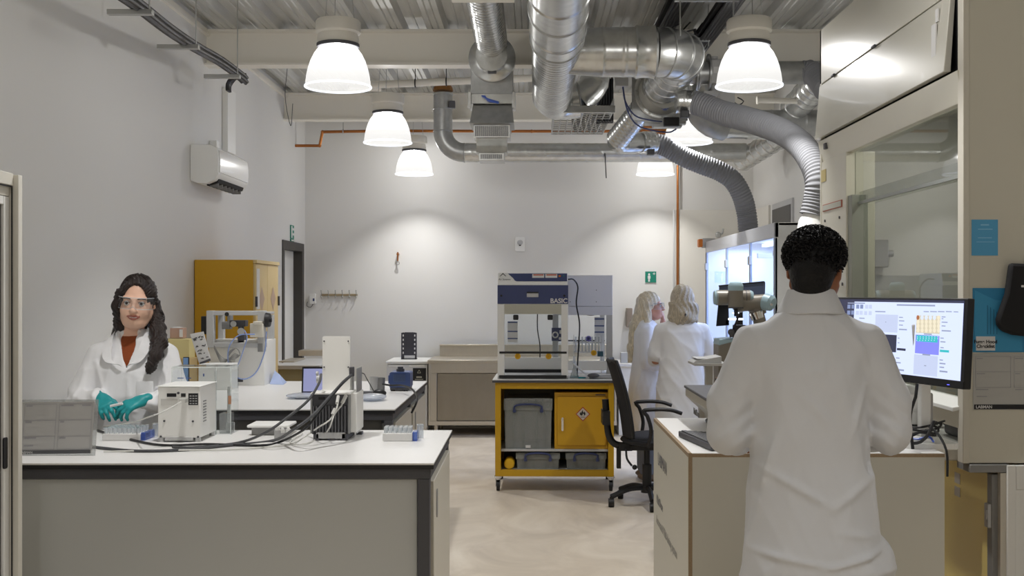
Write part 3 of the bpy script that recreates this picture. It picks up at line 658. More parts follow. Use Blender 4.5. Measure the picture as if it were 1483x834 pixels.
# hanging wires
solo('hanging_wire', MB().tube([P(413, 44, 9.1), P(416, 95, 9.1), P(413, 140, 9.1), P(421, 182, 9.1), P(424, 150, 9.1)], .003, 6), M_cableg, 'thin wire hanging from the first cream beam near the left wall', 'wire')
# strip light end at top centre
b = MB().box(PX(655, 6.5), PX(745, 6.5), 6.42, 6.5, 3.278, 3.31)
solo('duct_support', b, M_beam, 'cream strip across the top edge over the left duct', 'support rail')
# ================================================================== BENCHES ON THE LEFT
BT = .95
def bench(label, x0, x1, y0, y1, panel_z, mids=()):
    t = thing('lab_bench', label, 'bench', ((x0+x1)/2, (y0+y1)/2, 0))
    part('worktop', MB().box(x0, x1, y0, y1, BT-.006, BT), M_top, t)
    part('worktop_edge', MB().box(x0, x1, y0, y1, BT-.022, BT-.006), M_black, t)
    w = .045
    b = MB().box(x0+.02, x1-.012, y0+.012, y0+.05, BT-.06, BT-.0222).box(x0+.02, x1-.012, y1-.05, y1-.012, BT-.06, BT-.0222).box(x1-.055, x1-.0122, y0+.0505, y1-.0505, BT-.0598, BT-.0224)
    part('frame_rail', b, M_dark, t, bevel=.002)
    for (lx, ly) in ((x1-.06, y0+.012), (x1-.06, y1-.057), (x0+.04, y0+.012), (x0+.04, y1-.057))+tuple((x1-.06, m) for m in mids):
        part('leg', MB().box(lx, lx+.045, ly, ly+.045, 0, BT-.0605), M_dark, t, bevel=.002)
    return t
def cabinet(label, x0, x1, y0, y1, z1, name='base_cabinet', group=None):
    t = thing(name, label, 'cabinet', ((x0+x1)/2, (y0+y1)/2, 0), 0, group)
    part('body', MB().box(x0, x1-.02, y0, y1, .02, z1), M_darkp, t, bevel=.002)
    d = part('side_door', MB().box(x1-.02, x1, y0+.003, y1-.003, .02, z1), M_cream, t, bevel=.003)
    part('finger_pull', MB().rbox(x1-.001, x1+.003, y0+.10, y0+.14, z1-.16, z1-.05, .018, 'x'), M_grey, d)
    return t
fb_ = bench('front white topped lab bench with grey frame, nearest the camera', -2.60, -.352, 4.05, 5.02, .87)
cabinet('beige cabinet under the front bench, its door facing the aisle', -1.2, -.358, 4.14, 4.95, .87)
part('modesty_panel', MB().box(-2.58, -.415, 4.085, 4.105, .04, BT-.063), M_darkp, fb_, bevel=.003)
rb_ = bench('rear white topped lab bench behind the woman in blue-green gloves', -2.60, -.720, 5.905, 7.76, .87, (6.80,))
cabinet('near cabinet under the rear bench, finger pull in its aisle door', -1.3, -.724, 5.98, 6.78, .87)
cabinet('far cabinet under the rear bench behind the dark middle leg', -1.3, -.724, 6.87, 7.69, .87)
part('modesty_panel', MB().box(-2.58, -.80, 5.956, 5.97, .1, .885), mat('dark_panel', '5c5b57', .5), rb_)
# ---------- sheet protector with printed form (A4, leaning)
d = 4.24
a, b_, c_, e_ = P(25, 661, d), P(137.5, 659.5, d), P(142.5, 578.5, d+.02), P(26, 578.5, d+.02)
up = (c_-b_).normalized(); rt = (b_-a).normalized()
t = thing('form_holder', 'clear landscape holder with a printed grey form standing on the front bench', 'sign holder', (a+b_)/2); WM[t.name] = Matrix.Translation((a+b_)/2)
part('acrylic_sheet', MB().quad(a, b_, c_, e_, -.004), M_acrm, t)
W = (b_-a).length; Hh = (c_-b_).length; nr = rt.cross(up)
if nr.y > 0: nr = -nr
def onsheet(u0, v0, u1, v1, off=.003, th=.001, mb=None):
    mb = mb or MB(); q = [a+rt*(W*u)+up*(Hh*v)+nr*off for u, v in ((u0, v0), (u1, v0), (u1, v1), (u0, v1))]
    return mb.quad(*q, -th)
part('form_paper', onsheet(.0, .04, .955, .97, .0015, .001), mat('form_paper_grey', 'b5b4b3', .6), t)
part('footer_strip', onsheet(.03, .04, .94, .105, .003, .001), mat('footer_dark', '55565a', .5), t)
ln = MB()
for (u0, v0, u1, v1) in ((.06, .12, .47, .12), (.06, .35, .47, .35), (.06, .64, .47, .64), (.06, .93, .47, .93), (.51, .35, .93, .35), (.51, .64, .93, .64), (.51, .93, .93, .93), (.51, .12, .93, .12)):
    onsheet(u0, v0-.004, u1, v1+.004, .0035, .0005, ln)
for u in (.47, .51, .93, .06): onsheet(u-.002, .12, u+.002, .93, .0035, .0005, ln)
for (u, v, w) in ((.08, .90, .08), (.53, .90, .16), (.08, .61, .08), (.53, .61, .05), (.08, .325, .15), (.53, .32, .08), (.08, .19, .12), (.80, .90, .11)): onsheet(u, v-.012, u+w, v+.012, .0035, .0005, ln)
part('form_lines', ln, M_paperg, t)
text('lettering', 'LABMAN', Hh*.058, a+rt*(W*.035)+up*(Hh*.052)+nr*.0045, rt, up, mat('pale_print', 'c9c9c7', .6), t, .0004)
# ---------- white box instrument with clear enclosure
d0 = 4.62; s = 1600/d0
x0, x1 = PX(228.5, d0), PX(290, d0); dy = .235; zt = BT+.235
t = thing('lab_instrument', 'white box instrument with rear sockets and label on the front bench', 'instrument', ((x0+x1)/2, d0+.1, BT))
part('casing', MB().box(x0, x1, d0, d0+dy, BT+.018, zt-.004), M_instr, t, bevel=.004)
part('lid', MB().box(x0-.003, x1+.003, d0-.003, d0+dy+.004, zt-.004, zt), M_white, t, bevel=.002)
def fr(px0, px1, py0, py1, y=d0, th=.004): return MB().box(PX(px0, y), PX(px1, y), y-th, y+.001, PZ(py0, y), PZ(py1, y))
part('socket', fr(242, 255.5, 574.5, 569.5), M_black, t); part('socket', fr(262.5, 269, 574.5, 569.5), M_black, t)
part('button', MB().cyl((PX(258.5, d0), d0, PZ(569, d0)), (PX(258.5, d0), d0-.005, PZ(569, d0)), .005), M_dark, t)
part('type_label', fr(273, 287, 586.5, 569.5, th=.002), M_black, t)
ln = MB()
for i in range(4):
    for j in range(3): ln.box(PX(275+4*j, d0), PX(277.6+4*j, d0), d0-.0035, d0-.002, PZ(574+3.6*i, d0), PZ(572.6+3.6*i, d0))
part('label_print', ln, M_lgrey, t)
part('pale_label', fr(233, 257, 587, 577.5, th=.0015), mat('label_grey', 'cfcdc8', .5), t)
b = MB()
for (a_, c) in ((238, 609.5), (279.5, 610), (233, 632), (287, 632.5)): b.cyl((PX(a_, d0), d0, PZ(c, d0)), (PX(a_, d0), d0-.003, PZ(c, d0)), .0045, n=10)
part('screw', b, M_dark, t)['kind'] = 'stuff'
for (xx, yy) in ((x0+.012, d0+.01), (x1-.012, d0+.01), (x0+.012, d0+dy-.02), (x1-.012, d0+dy-.02)): part('foot', MB().cyl((xx, yy, BT), (xx, yy, BT+.02), .012), M_lgrey, t)
part('skirt', MB().box(x0+.03, x1-.03, d0-.004, d0+.01, BT+.006, BT+.022), M_lgrey, t, bevel=.002)
vs_ = MB()
for k in range(8): vs_.box(x1-.001, x1+.001, d0+.04, d0+.085, BT+.08+k*.012, BT+.085+k*.012)
part('vent', vs_, M_grey, t)
e0 = 4.87; xa, xb2 = PX(249, e0), PX(334, e0); zt2 = PZ(532, e0)
t = thing('acrylic_enclosure', 'clear acrylic enclosure standing behind the white box instrument', 'enclosure', ((xa+xb2)/2, 4.95, BT))
th = .004
part('front_pane', MB().box(xa, xb2, e0, e0+th, BT, zt2), M_acr, t)
part('rear_pane', MB().box(xa, xb2, e0+.13, e0+.13+th, BT, zt2), M_acr, t)
part('side_pane', MB().box(xa, xa+th, e0+th, e0+.13, BT, zt2), M_acr, t)
part('side_pane', MB().box(xb2-th, xb2, e0+th, e0+.13, BT, zt2), M_acr, t)
part('top_pane', MB().box(xa, xb2, e0, e0+.135, zt2, zt2+th), M_acr, t)
part('divider', MB().box(PX(313, e0), PX(314, e0), e0-.03, e0+.0, BT, PZ(537, e0)), M_acr, t)
b = MB()
for (p0, p1) in (((xa, e0, BT), (xa, e0, zt2)), ((xb2, e0, BT), (xb2, e0, zt2)), ((xa, e0, zt2), (xb2, e0, zt2)), ((PX(313, e0), e0-.002, BT), (PX(313, e0), e0-.002, zt2)), ((xa, e0+.13, zt2), (xb2, e0+.13, zt2)), ((xa, e0, zt2), (xa, e0+.13, zt2)), ((xb2, e0, zt2), (xb2, e0+.13, zt2))): b.cyl(p0, p1, .0022, n=6)
part('polished_edge', b, glassy('acrylic_edge', 'ffffff', haze=.6, hazecol='e9efee'), t)
part('inner_box', MB().box(PX(315, e0), PX(330, e0), e0+.03, e0+.10, BT, PZ(600, e0)), M_acrm, t)
part('hinge', MB().box(PX(331, e0), PX(335, e0), e0-.006, e0, PZ(585, e0), PZ(573, e0)), mat('amber', 'b08060', .5), t)
part('post', MB().box(PX(329, 5.0), PX(333.5, 5.0), 5.0, 5.012, BT, PZ(560, 5.0)).rbox(PX(330, 5.0), PX(340, 5.0), 4.97, 5.0, BT, PZ(611, 5.0), .004), M_white, t)
part('blue_print', MB().box(PX(257, e0), PX(266, e0), e0-.001, e0, PZ(548, e0), PZ(546.8, e0)).box(PX(269, e0), PX(277, e0), e0-.001, e0, PZ(548, e0), PZ(546.8, e0)).box(PX(294, e0), PX(296, e0), e0-.001, e0, PZ(545, e0), PZ(541, e0)), M_blue, t)
# ---------- tube racks
def tube_rack(label, x0, x1, y0, y1, nx, ny, blue=True, h=.035):
    t = thing('tube_rack', label, 'tube rack', ((x0+x1)/2, (y0+y1)/2, BT))
    part('foam_block', MB().box(x0, x1, y0, y1, BT+.001, BT+h), M_paper, t, bevel=.003)
    v = None
    for j in range(ny):
        for i in range(nx):
            c = (x0+.012+(x1-x0-.024)*i/(nx-1), y0+.012+(y1-y0-.024)*j/max(1, ny-1), BT+h-.01)
            m = MB(); m.cyl(c, (c[0], c[1], BT+h+.016), .0075, n=10).cyl((c[0], c[1], BT+h+.014), (c[0], c[1], BT+h+.024), .0088, n=10)
            part('vial', m, M_vial, t)
    if blue:
        part('blue_end', MB().box(x1+.001, x1+.020, y0+.004, y1-.002, BT+.001, BT+h+.004), glassy('blue_tinted_rack', 'a9bbe8', haze=.45, hazecol='5f7fd0'), t, bevel=.002)
        m = MB()
        for i in range(4): m.cyl((x1+.016+i*.007, y1-.01, BT+.004), (x1+.016+i*.007, y1-.01, BT+h+.026), .004, n=8).ball((x1+.016+i*.007, y1-.01, BT+h+.026), .0055, 8)
        part('tall_vial', m, M_vial, t)
    return t
tube_rack('white foam rack of small clear vials at the right end of the front bench', PX(554, 4.64), PX(597, 4.64), 4.64, 4.72, 6, 3)
tube_rack('white rack of vials in front of the woman in blue-green gloves', PX(148, 4.66), PX(203, 4.66), 4.66, 4.79, 8, 4, True, .03)
part_l = None
# ---------- plate reader: heat sink box with tall white plate
d0 = 4.67; xa, xb2 = PX(451, d0), PX(505.5, d0)
t = thing('lab_instrument', 'black finned instrument with tall white plate on the front bench', 'instrument', ((xa+xb2)/2, d0+.1, BT))
zt = PZ(571, d0)
part('heat_sink', MB().box(xa, xb2, d0+.008, d0+.03, BT+.025, zt), M_dark, t, bevel=.003)
fn = MB()
for k in range(11): xx = xa+.006+k*(xb2-xa-.012)/11; fn.box(xx, xx+.0065, d0-.006, d0+.009, BT+.035, PZ(588, d0))
part('fin', fn, mat('fin_grey', '56565a', .45), t)['kind'] = 'stuff'
part('side_frame', MB().box(xa-.003, xa+.004, d0-.006, d0+.03, BT+.03, zt), M_grey, t, bevel=.001); part('side_frame', MB().box(xb2-.004, xb2+.003, d0-.006, d0+.03, BT+.03, zt), M_grey, t, bevel=.001)
part('casing', MB().box(xa+.004, PX(515, d0), d0+.03, d0+.22, BT+.03, zt+.002), M_instr, t, bevel=.003)
part('top_tray', MB().box(xa-.003, xb2+.006, d0-.008, d0+.11, zt, zt+.008), M_instr, t, bevel=.002)
part('socket', MB().box(PX(461, d0), PX(467, d0), d0+.004, d0+.01, PZ(579, d0), PZ(575, d0)).box(PX(468, d0), PX(471, d0), d0+.004, d0+.01, PZ(579, d0), PZ(575, d0)), M_black, t)
for xx in (xa+.02, xb2-.02): part('foot', MB().box(xx-.012, xx+.012, d0-.002, d0+.2, BT, BT+.03), M_dark, t, bevel=.002)
part('lower_skirt', MB().box(xa+.02, xb2-.015, d0-.002, d0+.02, BT+.008, BT+.035), M_lgrey, t, bevel=.002)
xp0, xp1 = PX(467, 4.78), PX(507, 4.78)
part('tall_plate', MB().rbox(xp0, xp1, 4.78, 4.79, zt+.008, PZ(487, 4.78), .006), M_instr, t)
b = MB()
for (a_, c) in ((469.5, 494), (504.5, 494), (469.5, 531.5), (504.5, 531.5)): b.cyl((PX(a_, 4.78), 4.78, PZ(c, 4.78)), (PX(a_, 4.78), 4.777, PZ(c, 4.78)), .0032, n=10)
part('screw', b, M_dark, t)['kind'] = 'stuff'
part('rear_box', MB().box(xp0-.003, xp1+.004, 4.79, 4.87, BT+.03, PZ(535, 4.8)), M_white, t, bevel=.003)
part('metal_side', MB().box(PX(514.5, 4.72), PX(516, 4.72), 4.74, 4.88, BT+.02, PZ(534, 4.72)), M_alu, t, bevel=.002)
part('cable_bracket', MB().box(PX(506, 4.74), PX(513, 4.74), 4.73, 4.75, PZ(545, 4.74), PZ(531, 4.74)), M_dark, t, bevel=.003)
part('cable_gland', MB().cyl(P(459, 549, 4.74), P(464, 549, 4.74), .018).cyl(P(458, 541, 4.74), P(461, 541, 4.74), .01), M_lgrey, t)
part('connector', MB().box(PX(518, 4.9), PX(526, 4.9), 4.86, 4.9, BT, BT+.012), M_dark, t)
# ---------- cables on the front bench
def Zb(x, y, h=.006): return P(x, y, 1600*(H0-(BT+h))/(y-VY))
solo('power_cable', MB().tube([P(509, 543, 4.72), P(497, 553, 4.65), P(478, 574, 4.55), P(452, 602, 4.44), P(425, 622, 4.36), Zb(395, 638), Zb(330, 645), Zb(270, 651), Zb(200, 653), Zb(142, 648), Zb(132, 646)], .006, 8), M_cableg, 'thick dark cable curving from the tall white plate down along the bench', 'cable')
solo('power_cable', MB().tube([P(507, 545, 4.72), P(490, 562, 4.6), P(460, 600, 4.48), P(440, 622, 4.42), Zb(405, 640), Zb(375, 645), Zb(300, 643), Zb(230, 644), Zb(165, 630), Zb(141, 623)], .005, 8), M_cable, 'second black cable looping from the finned instrument to the left', 'cable')
solo('power_cable', MB().tube([P(465, 542, 4.72), P(462, 555, 4.62), P(446, 580, 4.52), P(418, 603, 4.46), P(385, 626, 4.4), Zb(345, 641), Zb(280, 648), Zb(250, 647)], .0055, 8), M_cableg, 'dark cable from the gland left of the tall plate', 'cable')
solo('usb_cable', MB().tube([P(489, 578, 4.66), P(488, 590, 4.6), P(478, 608, 4.58), P(462, 618, 4.56), Zb(445, 630), Zb(425, 641), Zb(400, 646), Zb(330, 651), Zb(240, 652), Zb(150, 654)], .0035, 8).cyl(P(490, 574, 4.66), P(488, 584, 4.62), .007), M_cablew, 'white cable from the left socket of the finned instrument', 'cable')
solo('usb_cable', MB().tube([P(500, 575, 4.66), P(494, 588, 4.6), P(484, 600, 4.58), P(478, 618, 4.56), Zb(466, 632), Zb(440, 643), Zb(420, 640), Zb(438, 628)], .003, 8).cyl(P(501, 573, 4.66), P(496, 583, 4.62), .0075).cyl(P(486, 592, 4.59), P(482, 600, 4.58), .009), M_cablew, 'white cable with a thick ferrite in front of the fins', 'cable')
solo('usb_cable', MB().tube([P(270, 580, 4.61), P(262, 582, 4.58), P(248, 590, 4.5), P(232, 598, 4.45), P(212, 605, 4.42), Zb(190, 612, .05), Zb(150, 618)], .003, 8).box(PX(262, 4.6), PX(270, 4.6), 4.58, 4.617, PZ(583, 4.6), PZ(577, 4.6)), M_cablew, 'white cable plugged into the white box instrument', 'cable')
# small balance platform and two capped vials
s0 = 4.84
t = thing('sample_platform', 'flat white platform on a grey foot between the two instruments', 'instrument', (PX(390, s0), s0, BT))
part('plate', MB().rbox(PX(359, s0), PX(420, s0), s0-.02, s0+.14, PZ(620, s0), PZ(615, s0), .006, 'z') if False else MB().box(PX(359, s0), PX(420, s0), s0-.02, s0+.14, BT+.035, BT+.047), M_white, t, bevel=.004)
part('base', MB().box(PX(364, s0), PX(412, s0), s0, s0+.1, BT, BT+.035), M_grey, t, bevel=.004)
for i, (xx, yy, hh) in enumerate(((402, 4.66, .045), (417.5, 4.64, .04), (409, 4.7, .03))):
    q = Vector((PX(xx, yy), yy, BT))
    v = thing('capped_vial', ['left of three grey capped vials beside the small platform', 'rightmost of three grey capped vials beside the small platform', 'shortest grey capped vial, behind the other two'][i], 'vial', q, 0, 'capped vials')
    part('body', MB().cyl(q, q+Vector((0, 0, hh)), .0135), M_lgrey, v); part('cap', MB().cyl(q+Vector((0, 0, hh)), q+Vector((0, 0, hh+.012)), .011).ball(q+Vector((0, 0, hh+.015)), .007, 10), M_white, v)
# ---------- rear bench: laptop
def on2(x, y): return P(x, y, 1600*(H0-BT)/(y-VY))
q = on2(450, 577); d = q.y
t = thing('laptop', 'open laptop with pale blue screen on the rear bench', 'laptop', (PX(460, d), d, BT), .0)
s = 1600/d; xs0, xs1 = PX(434, d+.1), PX(490, d+.1)
b = MB().prism([(d-.03, BT+.001), (d+.16, BT+.001), (d+.16, BT+.016), (d-.03, BT+.010)], xs0-.005, xs1, 'x'); part('keyboard_base', b, M_alu, t, bevel=.003)
a, c = Vector((xs0-.0, d+.15, BT+.016)), Vector((xs1, d+.16, BT+.016)); u = Vector((.02, .04, 1)).normalized()
zz = (PZ(531, d+.15)-BT-.016)
part('lid', MB().quad(a, c, c+u*zz, a+u*zz, -.008), M_black, t, bevel=.002)
rt = (c-a).normalized(); n = rt.cross(u)
a2 = a+rt*.01+u*.012+n*.001*(-1 if n.y > 0 else 1); 
part('screen', MB().quad(a2+n*.0 , a2+rt*((c-a).length-.02), a2+rt*((c-a).length-.02)+u*(zz-.024), a2+u*(zz-.024), .0015 if n.y < 0 else -.0015), emis('laptop_screen', 'a9addb', .55), t)
# bubble wrap
solo('bubble_wrap', MB().ball((PX(440, 6.55), 6.52, BT+.016), (.10, .09, .016), 18), M_bubble, 'crumpled bubble wrap under the front of the laptop', 'bubble wrap')
solo('bubble_wrap', MB().ball((PX(537, 6.35), 6.40, BT+.020), (.085, .10, .020), 18), M_bubble, 'crumpled bubble wrap right of the tall white plate', 'bubble wrap')
solo('computer_mouse', MB().ball((PX(549, 6.7), 6.72, BT+.012), (.042, .03, .024), 16), M_black, 'small dark round mouse on the bubble wrap', 'mouse')
q = on2(535, 560)
solo('card_reader', MB().box(PX(518, 6.75), PX(541, 6.75), 6.75, 6.83, BT+.001, BT+.016), M_dark, 'small flat dark box with a cable on the rear bench', 'device', bevel=.003)
solo('usb_cable', MB().tube([(PX(541, 6.8), 6.82, BT+.012), P(531, 548, 6.9), P(527, 541, 6.95), P(522, 541, 6.95), P(520, 548, 6.95), Vector((PX(516, 6.9), 6.95, BT+.004))], .003, 6), M_cable, 'thin black cable rising from the small flat box', 'cable')
for i, (xx, hh) in enumerate(((541.5, .085), (550.5, .078))):
    q = Vector((PX(xx, 7.05), 7.05+i*.02, BT)); m = MB().lathe([(.026, 0), (.030, hh), (.026, hh), (.023, .006)], q, 20)
    solo('sample_cup', m, M_grey if i else M_lgrey, ['pale left cup of two small cups on the rear bench', 'darker right cup of two small cups on the rear bench'][i], 'cup', 'small cups on the rear bench')
# ---------- blue instrument
d0 = 6.98
xa, xb2 = PX(564, d0), PX(594, d0)
t = thing('blue_instrument', 'small blue benchtop instrument with grey front grille', 'instrument', ((xa+xb2)/2, d0+.07, BT))
part('casing', MB().rbox(xa, xb2, d0, d0+.16, BT+.018, PZ(539, d0), .012), M_blue, t)
part('front_grille', MB().rbox(PX(569.5, d0), PX(587, d0), d0-.004, d0+.002, PZ(553, d0), PZ(542, d0), .006), mat('grille_blue_grey', '4f6389', .6), t)
g = MB()
for i in range(9):
    for j in range(5): xx = PX(571+i*1.85, d0); zz = PZ(551.5-j*2.1, d0); g.box(xx, xx+.004, d0-.0055, d0-.003, zz, zz+.005)
part('grille_hole', g, M_navy, t)['kind'] = 'stuff'
part('knob', MB().cyl((PX(578, d0), d0+.07, PZ(539, d0)), (PX(578, d0), d0+.07, PZ(535, d0)), .026).cyl((PX(578, d0), d0+.07, PZ(535, d0)), (PX(578, d0), d0+.07, PZ(532, d0)), .018), M_dark, t)
part('side_handle', MB().box(xa-.01, xa, d0+.02, d0+.10, PZ(556, d0), PZ(544, d0)), M_blue, t, bevel=.003)
part('base', MB().rbox(xa+.004, xb2-.004, d0-.006, d0+.15, BT+.008, BT+.022, .005), M_dark, t)
for xx in (xa+.02, xb2-.03): part('foot', MB().cyl((xx, d0+.01, BT), (xx, d0+.01, BT+.012), .013), M_black, t)
solo('power_cable', MB().tube([P(554, 556, 6.9), P(566, 558, 6.88), P(582, 558, 6.8), P(596, 563, 6.55), P(603, 573, 6.3), P(603, 583, 6.2), P(596, 598, 6.2)], .006, 8), M_cable, 'black cable hanging over the corner of the rear bench', 'cable')
# ---------- frame instrument
d0 = 7.40
x0, x1 = PX(300, d0), PX(383, d0); zt = PZ(493, d0)
t = thing('lab_instrument', 'large white instrument with an open metal frame and gripper on top', 'instrument', ((x0+x1)/2, d0+.15, BT))
part('lower_casing', MB().box(PX(340, d0), x1, d0, d0+.33, BT, zt).box(x0, PX(342, d0), d0+.04, d0+.33, BT, zt), M_instr, t, bevel=.003)
part('handle_slot', MB().box(PX(333, d0), PX(352, d0), d0-.003, d0+.05, PZ(553, d0), PZ(548, d0)), M_dark, t)
part('front_ledge', MB().box(x0, PX(342, d0), d0-.08, d0+.05, PZ(532, d0), PZ(528, d0)), M_white, t, bevel=.002)
fb = MB()
zl, zh_ = PZ(500, d0), PZ(451, d0)
for (a_, b2, c, e) in ((x0, x1+.01, 456.5, 450), (x0, x1+.01, 503, 496), (x0, PX(310.5, d0), 503, 450), (PX(374, d0), PX(384, d0), 509, 450)):
    k_ = 0 if b2-a_ > .2 else .0012; fb.box(a_, b2, d0-.02-k_, d0+.03+k_, PZ(c, d0)-k_, PZ(e, d0)+k_*(1 if c != 509 else 1))
fb.box(x0+.001, x0+.04, d0+.25, d0+.3, PZ(503, d0), PZ(457, d0)).box(x1-.04, x1-.001, d0+.25, d0+.3, PZ(503, d0), PZ(457, d0)).box(x0+.042, x1-.042, d0+.25, d0+.3, PZ(456, d0), PZ(452, d0)).box(x0+.002, x0+.04, d0+.032, d0+.302, PZ(456, d0), PZ(452, d0)).box(x1-.04, x1-.002, d0+.032, d0+.302, PZ(456, d0), PZ(452, d0))
part('frame', fb, M_lgrey, t, bevel=.003)
part('black_plate', MB().box(PX(291, d0), PX(299.5, d0), d0, d0+.2, PZ(484, d0), PZ(458, d0)), M_black, t, bevel=.003)
part('motor', MB().box(PX(318, d0), PX(330, d0), d0+.05, d0+.12, PZ(477, d0), PZ(466, d0)).box(PX(326, d0), PX(331, d0), d0+.05, d0+.12, PZ(468, d0), PZ(456, d0)), M_grey, t, bevel=.004)
part('gripper', MB().box(PX(331, d0), PX(354, d0), d0+.02, d0+.1, PZ(473, d0), PZ(464, d0)).box(PX(344, d0), PX(354, d0), d0+.0, d0+.06, PZ(502, d0), PZ(484, d0)).cyl(P(349, 472, d0+.03), P(350, 486, d0+.03), .02), M_dark, t, bevel=.003)
part('lens', MB().cyl(P(338, 469, d0+.0), P(338, 469, d0+.03), .02).cyl(P(349, 480, d0-.03), P(349, 480, d0+.03), .024), M_alu, t)
part('connector_block', MB().box(PX(365, d0), PX(384, d0), d0-.06, d0-.02, PZ(488, d0), PZ(468, d0)).box(PX(370, d0), PX(382, d0), d0-.07, d0-.02, PZ(470, d0), PZ(465, d0)), M_cream, t, bevel=.004)
part('side_knob', MB().cyl(P(385, 463.5, d0), P(391, 463.5, d0), .05, .045).cyl(P(391, 463.5, d0), P(393.5, 463.5, d0), .014), M_black, t)
part('corner_bracket', MB().box(PX(374.5, d0), PX(381.5, d0), d0-.026, d0-.018, PZ(509, d0), PZ(497, d0)), M_grey, t)
part('screw', MB().cyl(P(328.5, 455, d0-.02), P(328.5, 455, d0-.026), .014), M_black, t)
dd = d0-.08
tb = MB()
tb.tube([P(369, 484, dd), P(345, 486, dd), P(331, 505, dd), P(333, 535, dd), P(350, 549, dd), P(370, 540, dd), P(383, 510, dd), P(386, 480, dd)], .004, 8)
tb.tube([P(354, 478, dd), P(358, 488, dd), P(354, 502, dd), P(348, 520, dd), P(338, 545, dd)], .0035, 8)
part('blue_tubing', tb, mat('blue_tube', '8aa0d6', .35), t)
tb = MB()
for k in range(5): tb.tube([P(310, 500+k, dd), P(322, 518+2*k, dd), P(340, 520-k*2, dd), P(348, 512+k, dd), P(342, 504, dd), P(330, 512+k*2, dd), P(338, 530+k*3, dd)], .0022, 6)
part('cable_tangle', tb, M_grey, t)
# card with handwriting
d1 = 7.2
a, b_, c_, e_ = P(288.5, 527, d1), P(305, 520.5, d1), P(294.5, 480, d1), P(275.3, 483.5, d1)
t = thing('written_card', 'white card with black handwritten notes leaning on the white instrument', 'card', (a+b_)/2); WM[t.name] = Matrix.Translation((a+b_)/2)
part('card', MB().quad(a, b_, c_, e_, -.006), M_paper, t)
def cd(u, v): return (a*(1-u)+b_*u)*(1-v)+(e_*(1-u)+c_*u)*v
ink = MB()
for (u, v, w, h) in ((.12, .82, .3, .012), (.12, .76, .22, .012), (.55, .84, .15, .012), (.75, .83, .14, .012), (.62, .76, .16, .012), (.14, .56, .18, .012), (.62, .52, .3, .012), (.16, .42, .2, .012), (.40, .42, .12, .012), (.2, .30, .22, .012), (.6, .26, .1, .012), (.28, .14, .22, .012), (.70, .14, .2, .012)):
    n_ = int(w/.035); pts = [cd(u+w*i/n_, v+random.uniform(-.03, .03))+Vector((0, -.004, 0)) for i in range(n_+1)]; ink.tube(pts, .0025, 5)
part('handwriting', ink, M_ink, t)
part('dark_edge', MB().quad(cd(.05, -.04)+Vector((0, -.003, 0)), cd(1, -.04)+Vector((0, -.003, 0)), cd(1, .04)+Vector((0, -.003, 0)), cd(.05, .04)+Vector((0, -.003, 0)), -.003), M_dark, t)
solo('white_box', MB().box(PX(290, 7.1), PX(336, 7.1), 7.06, 7.24, BT, PZ(527, 7.1)), M_white, 'low white box under the handwritten card', 'box', bevel=.003)
# cardboard boxes
solo('cardboard_box', MB().box(PX(222, 7.25), PX(275, 7.25), 7.25, 7.42, BT, PZ(519, 7.25)), M_card, 'lowest manila box left of the handwritten card', 'box', 'boxes behind the woman', bevel=.003)
solo('cardboard_box', MB().box(PX(235, 7.27), PX(274, 7.27), 7.27, 7.40, PZ(519, 7.27)+.001, PZ(491, 7.27)), mat('pale_yellow_box', 'd8c98f', .6), 'pale yellow box in the middle of the stack behind the woman', 'box', 'boxes behind the woman', bevel=.003)
t = solo('cardboard_box', MB().box(PX(246, 7.3), PX(265, 7.3), 7.3, 7.38, PZ(491, 7.3)+.006, PZ(475, 7.3)), mat('pinkish_box', 'b89684', .6), 'small pink and white box on top of the stack behind the woman', 'box', 'boxes behind the woman', bevel=.003)
part('white_flap', MB().box(PX(249, 7.3), PX(260, 7.3), 7.3, 7.36, PZ(475, 7.3), PZ(473.5, 7.3)).box(PX(260, 7.3), PX(264.6, 7.3), 7.297, 7.3, PZ(488, 7.3), PZ(477, 7.3)), M_paper, t)
t = solo('tablet', MB().box(PX(265, 7.15), PX(273.5, 7.15), 7.15, 7.163, BT, PZ(517, 7.15)), M_black, 'small dark tablet standing between the woman and the card', 'tablet', bevel=.002)
part('screen', MB().box(PX(265.5, 7.15), PX(272.5, 7.15), 7.148, 7.15, BT+.02, PZ(518, 7.15)), emis('tablet_screen', '6f8fb5', .4), t)
# blue wipe wedge
solo('folded_cloth', MB().add([(PX(395, 7.6), 7.5, BT), (PX(413, 7.5), 7.45, BT), (PX(413, 7.6), 7.66, BT), (PX(397, 7.6), 7.66, BT), (PX(399, 7.6), 7.58, PZ(536, 7.58)), (PX(405, 7.6), 7.60, PZ(542, 7.6))], [(3,2,1,0),(0,1,5,4),(1,2,5),(2,3,4,5),(3,0,4)]), M_bluecloth, 'folded pale blue cloth beside the large white instrument', 'cloth', bevel=.004)
# ---------- tall yellow cabinet
ys0, ys1 = 1600/185.0, 1600/169.7
xc = -2.145; zc = PZ(376, ys0)
t = thing('safety_cabinet', 'tall yellow flammables cabinet standing against the left wall', 'cabinet', (-2.4, (ys0+ys1)/2, 0))
part('body', MB().box(XL+.005, xc-.02, ys0, ys1, .06, zc), M_yeld, t, bevel=.006)
ym = (ys0+ys1)/2
for (a_, b2, hy) in ((ys0+.005, ym-.003, ym-.04), (ym+.003, ys1-.005, ym+.04)):
    dr = part('door', MB().box(xc-.02, xc, a_, b2, .08, zc-.03), M_yelpale, t, bevel=.003)
    for zz in (1.52, .84):
        my = (a_+b2)/2; part('warning_diamond', MB().add([(xc+.002, my, zz-.10), (xc+.002, my+.09, zz), (xc+.002, my, zz+.10), (xc+.002, my-.09, zz)], [(0, 1, 2, 3)]), mat('faded_diamond', 'b79c86', .5), dr)
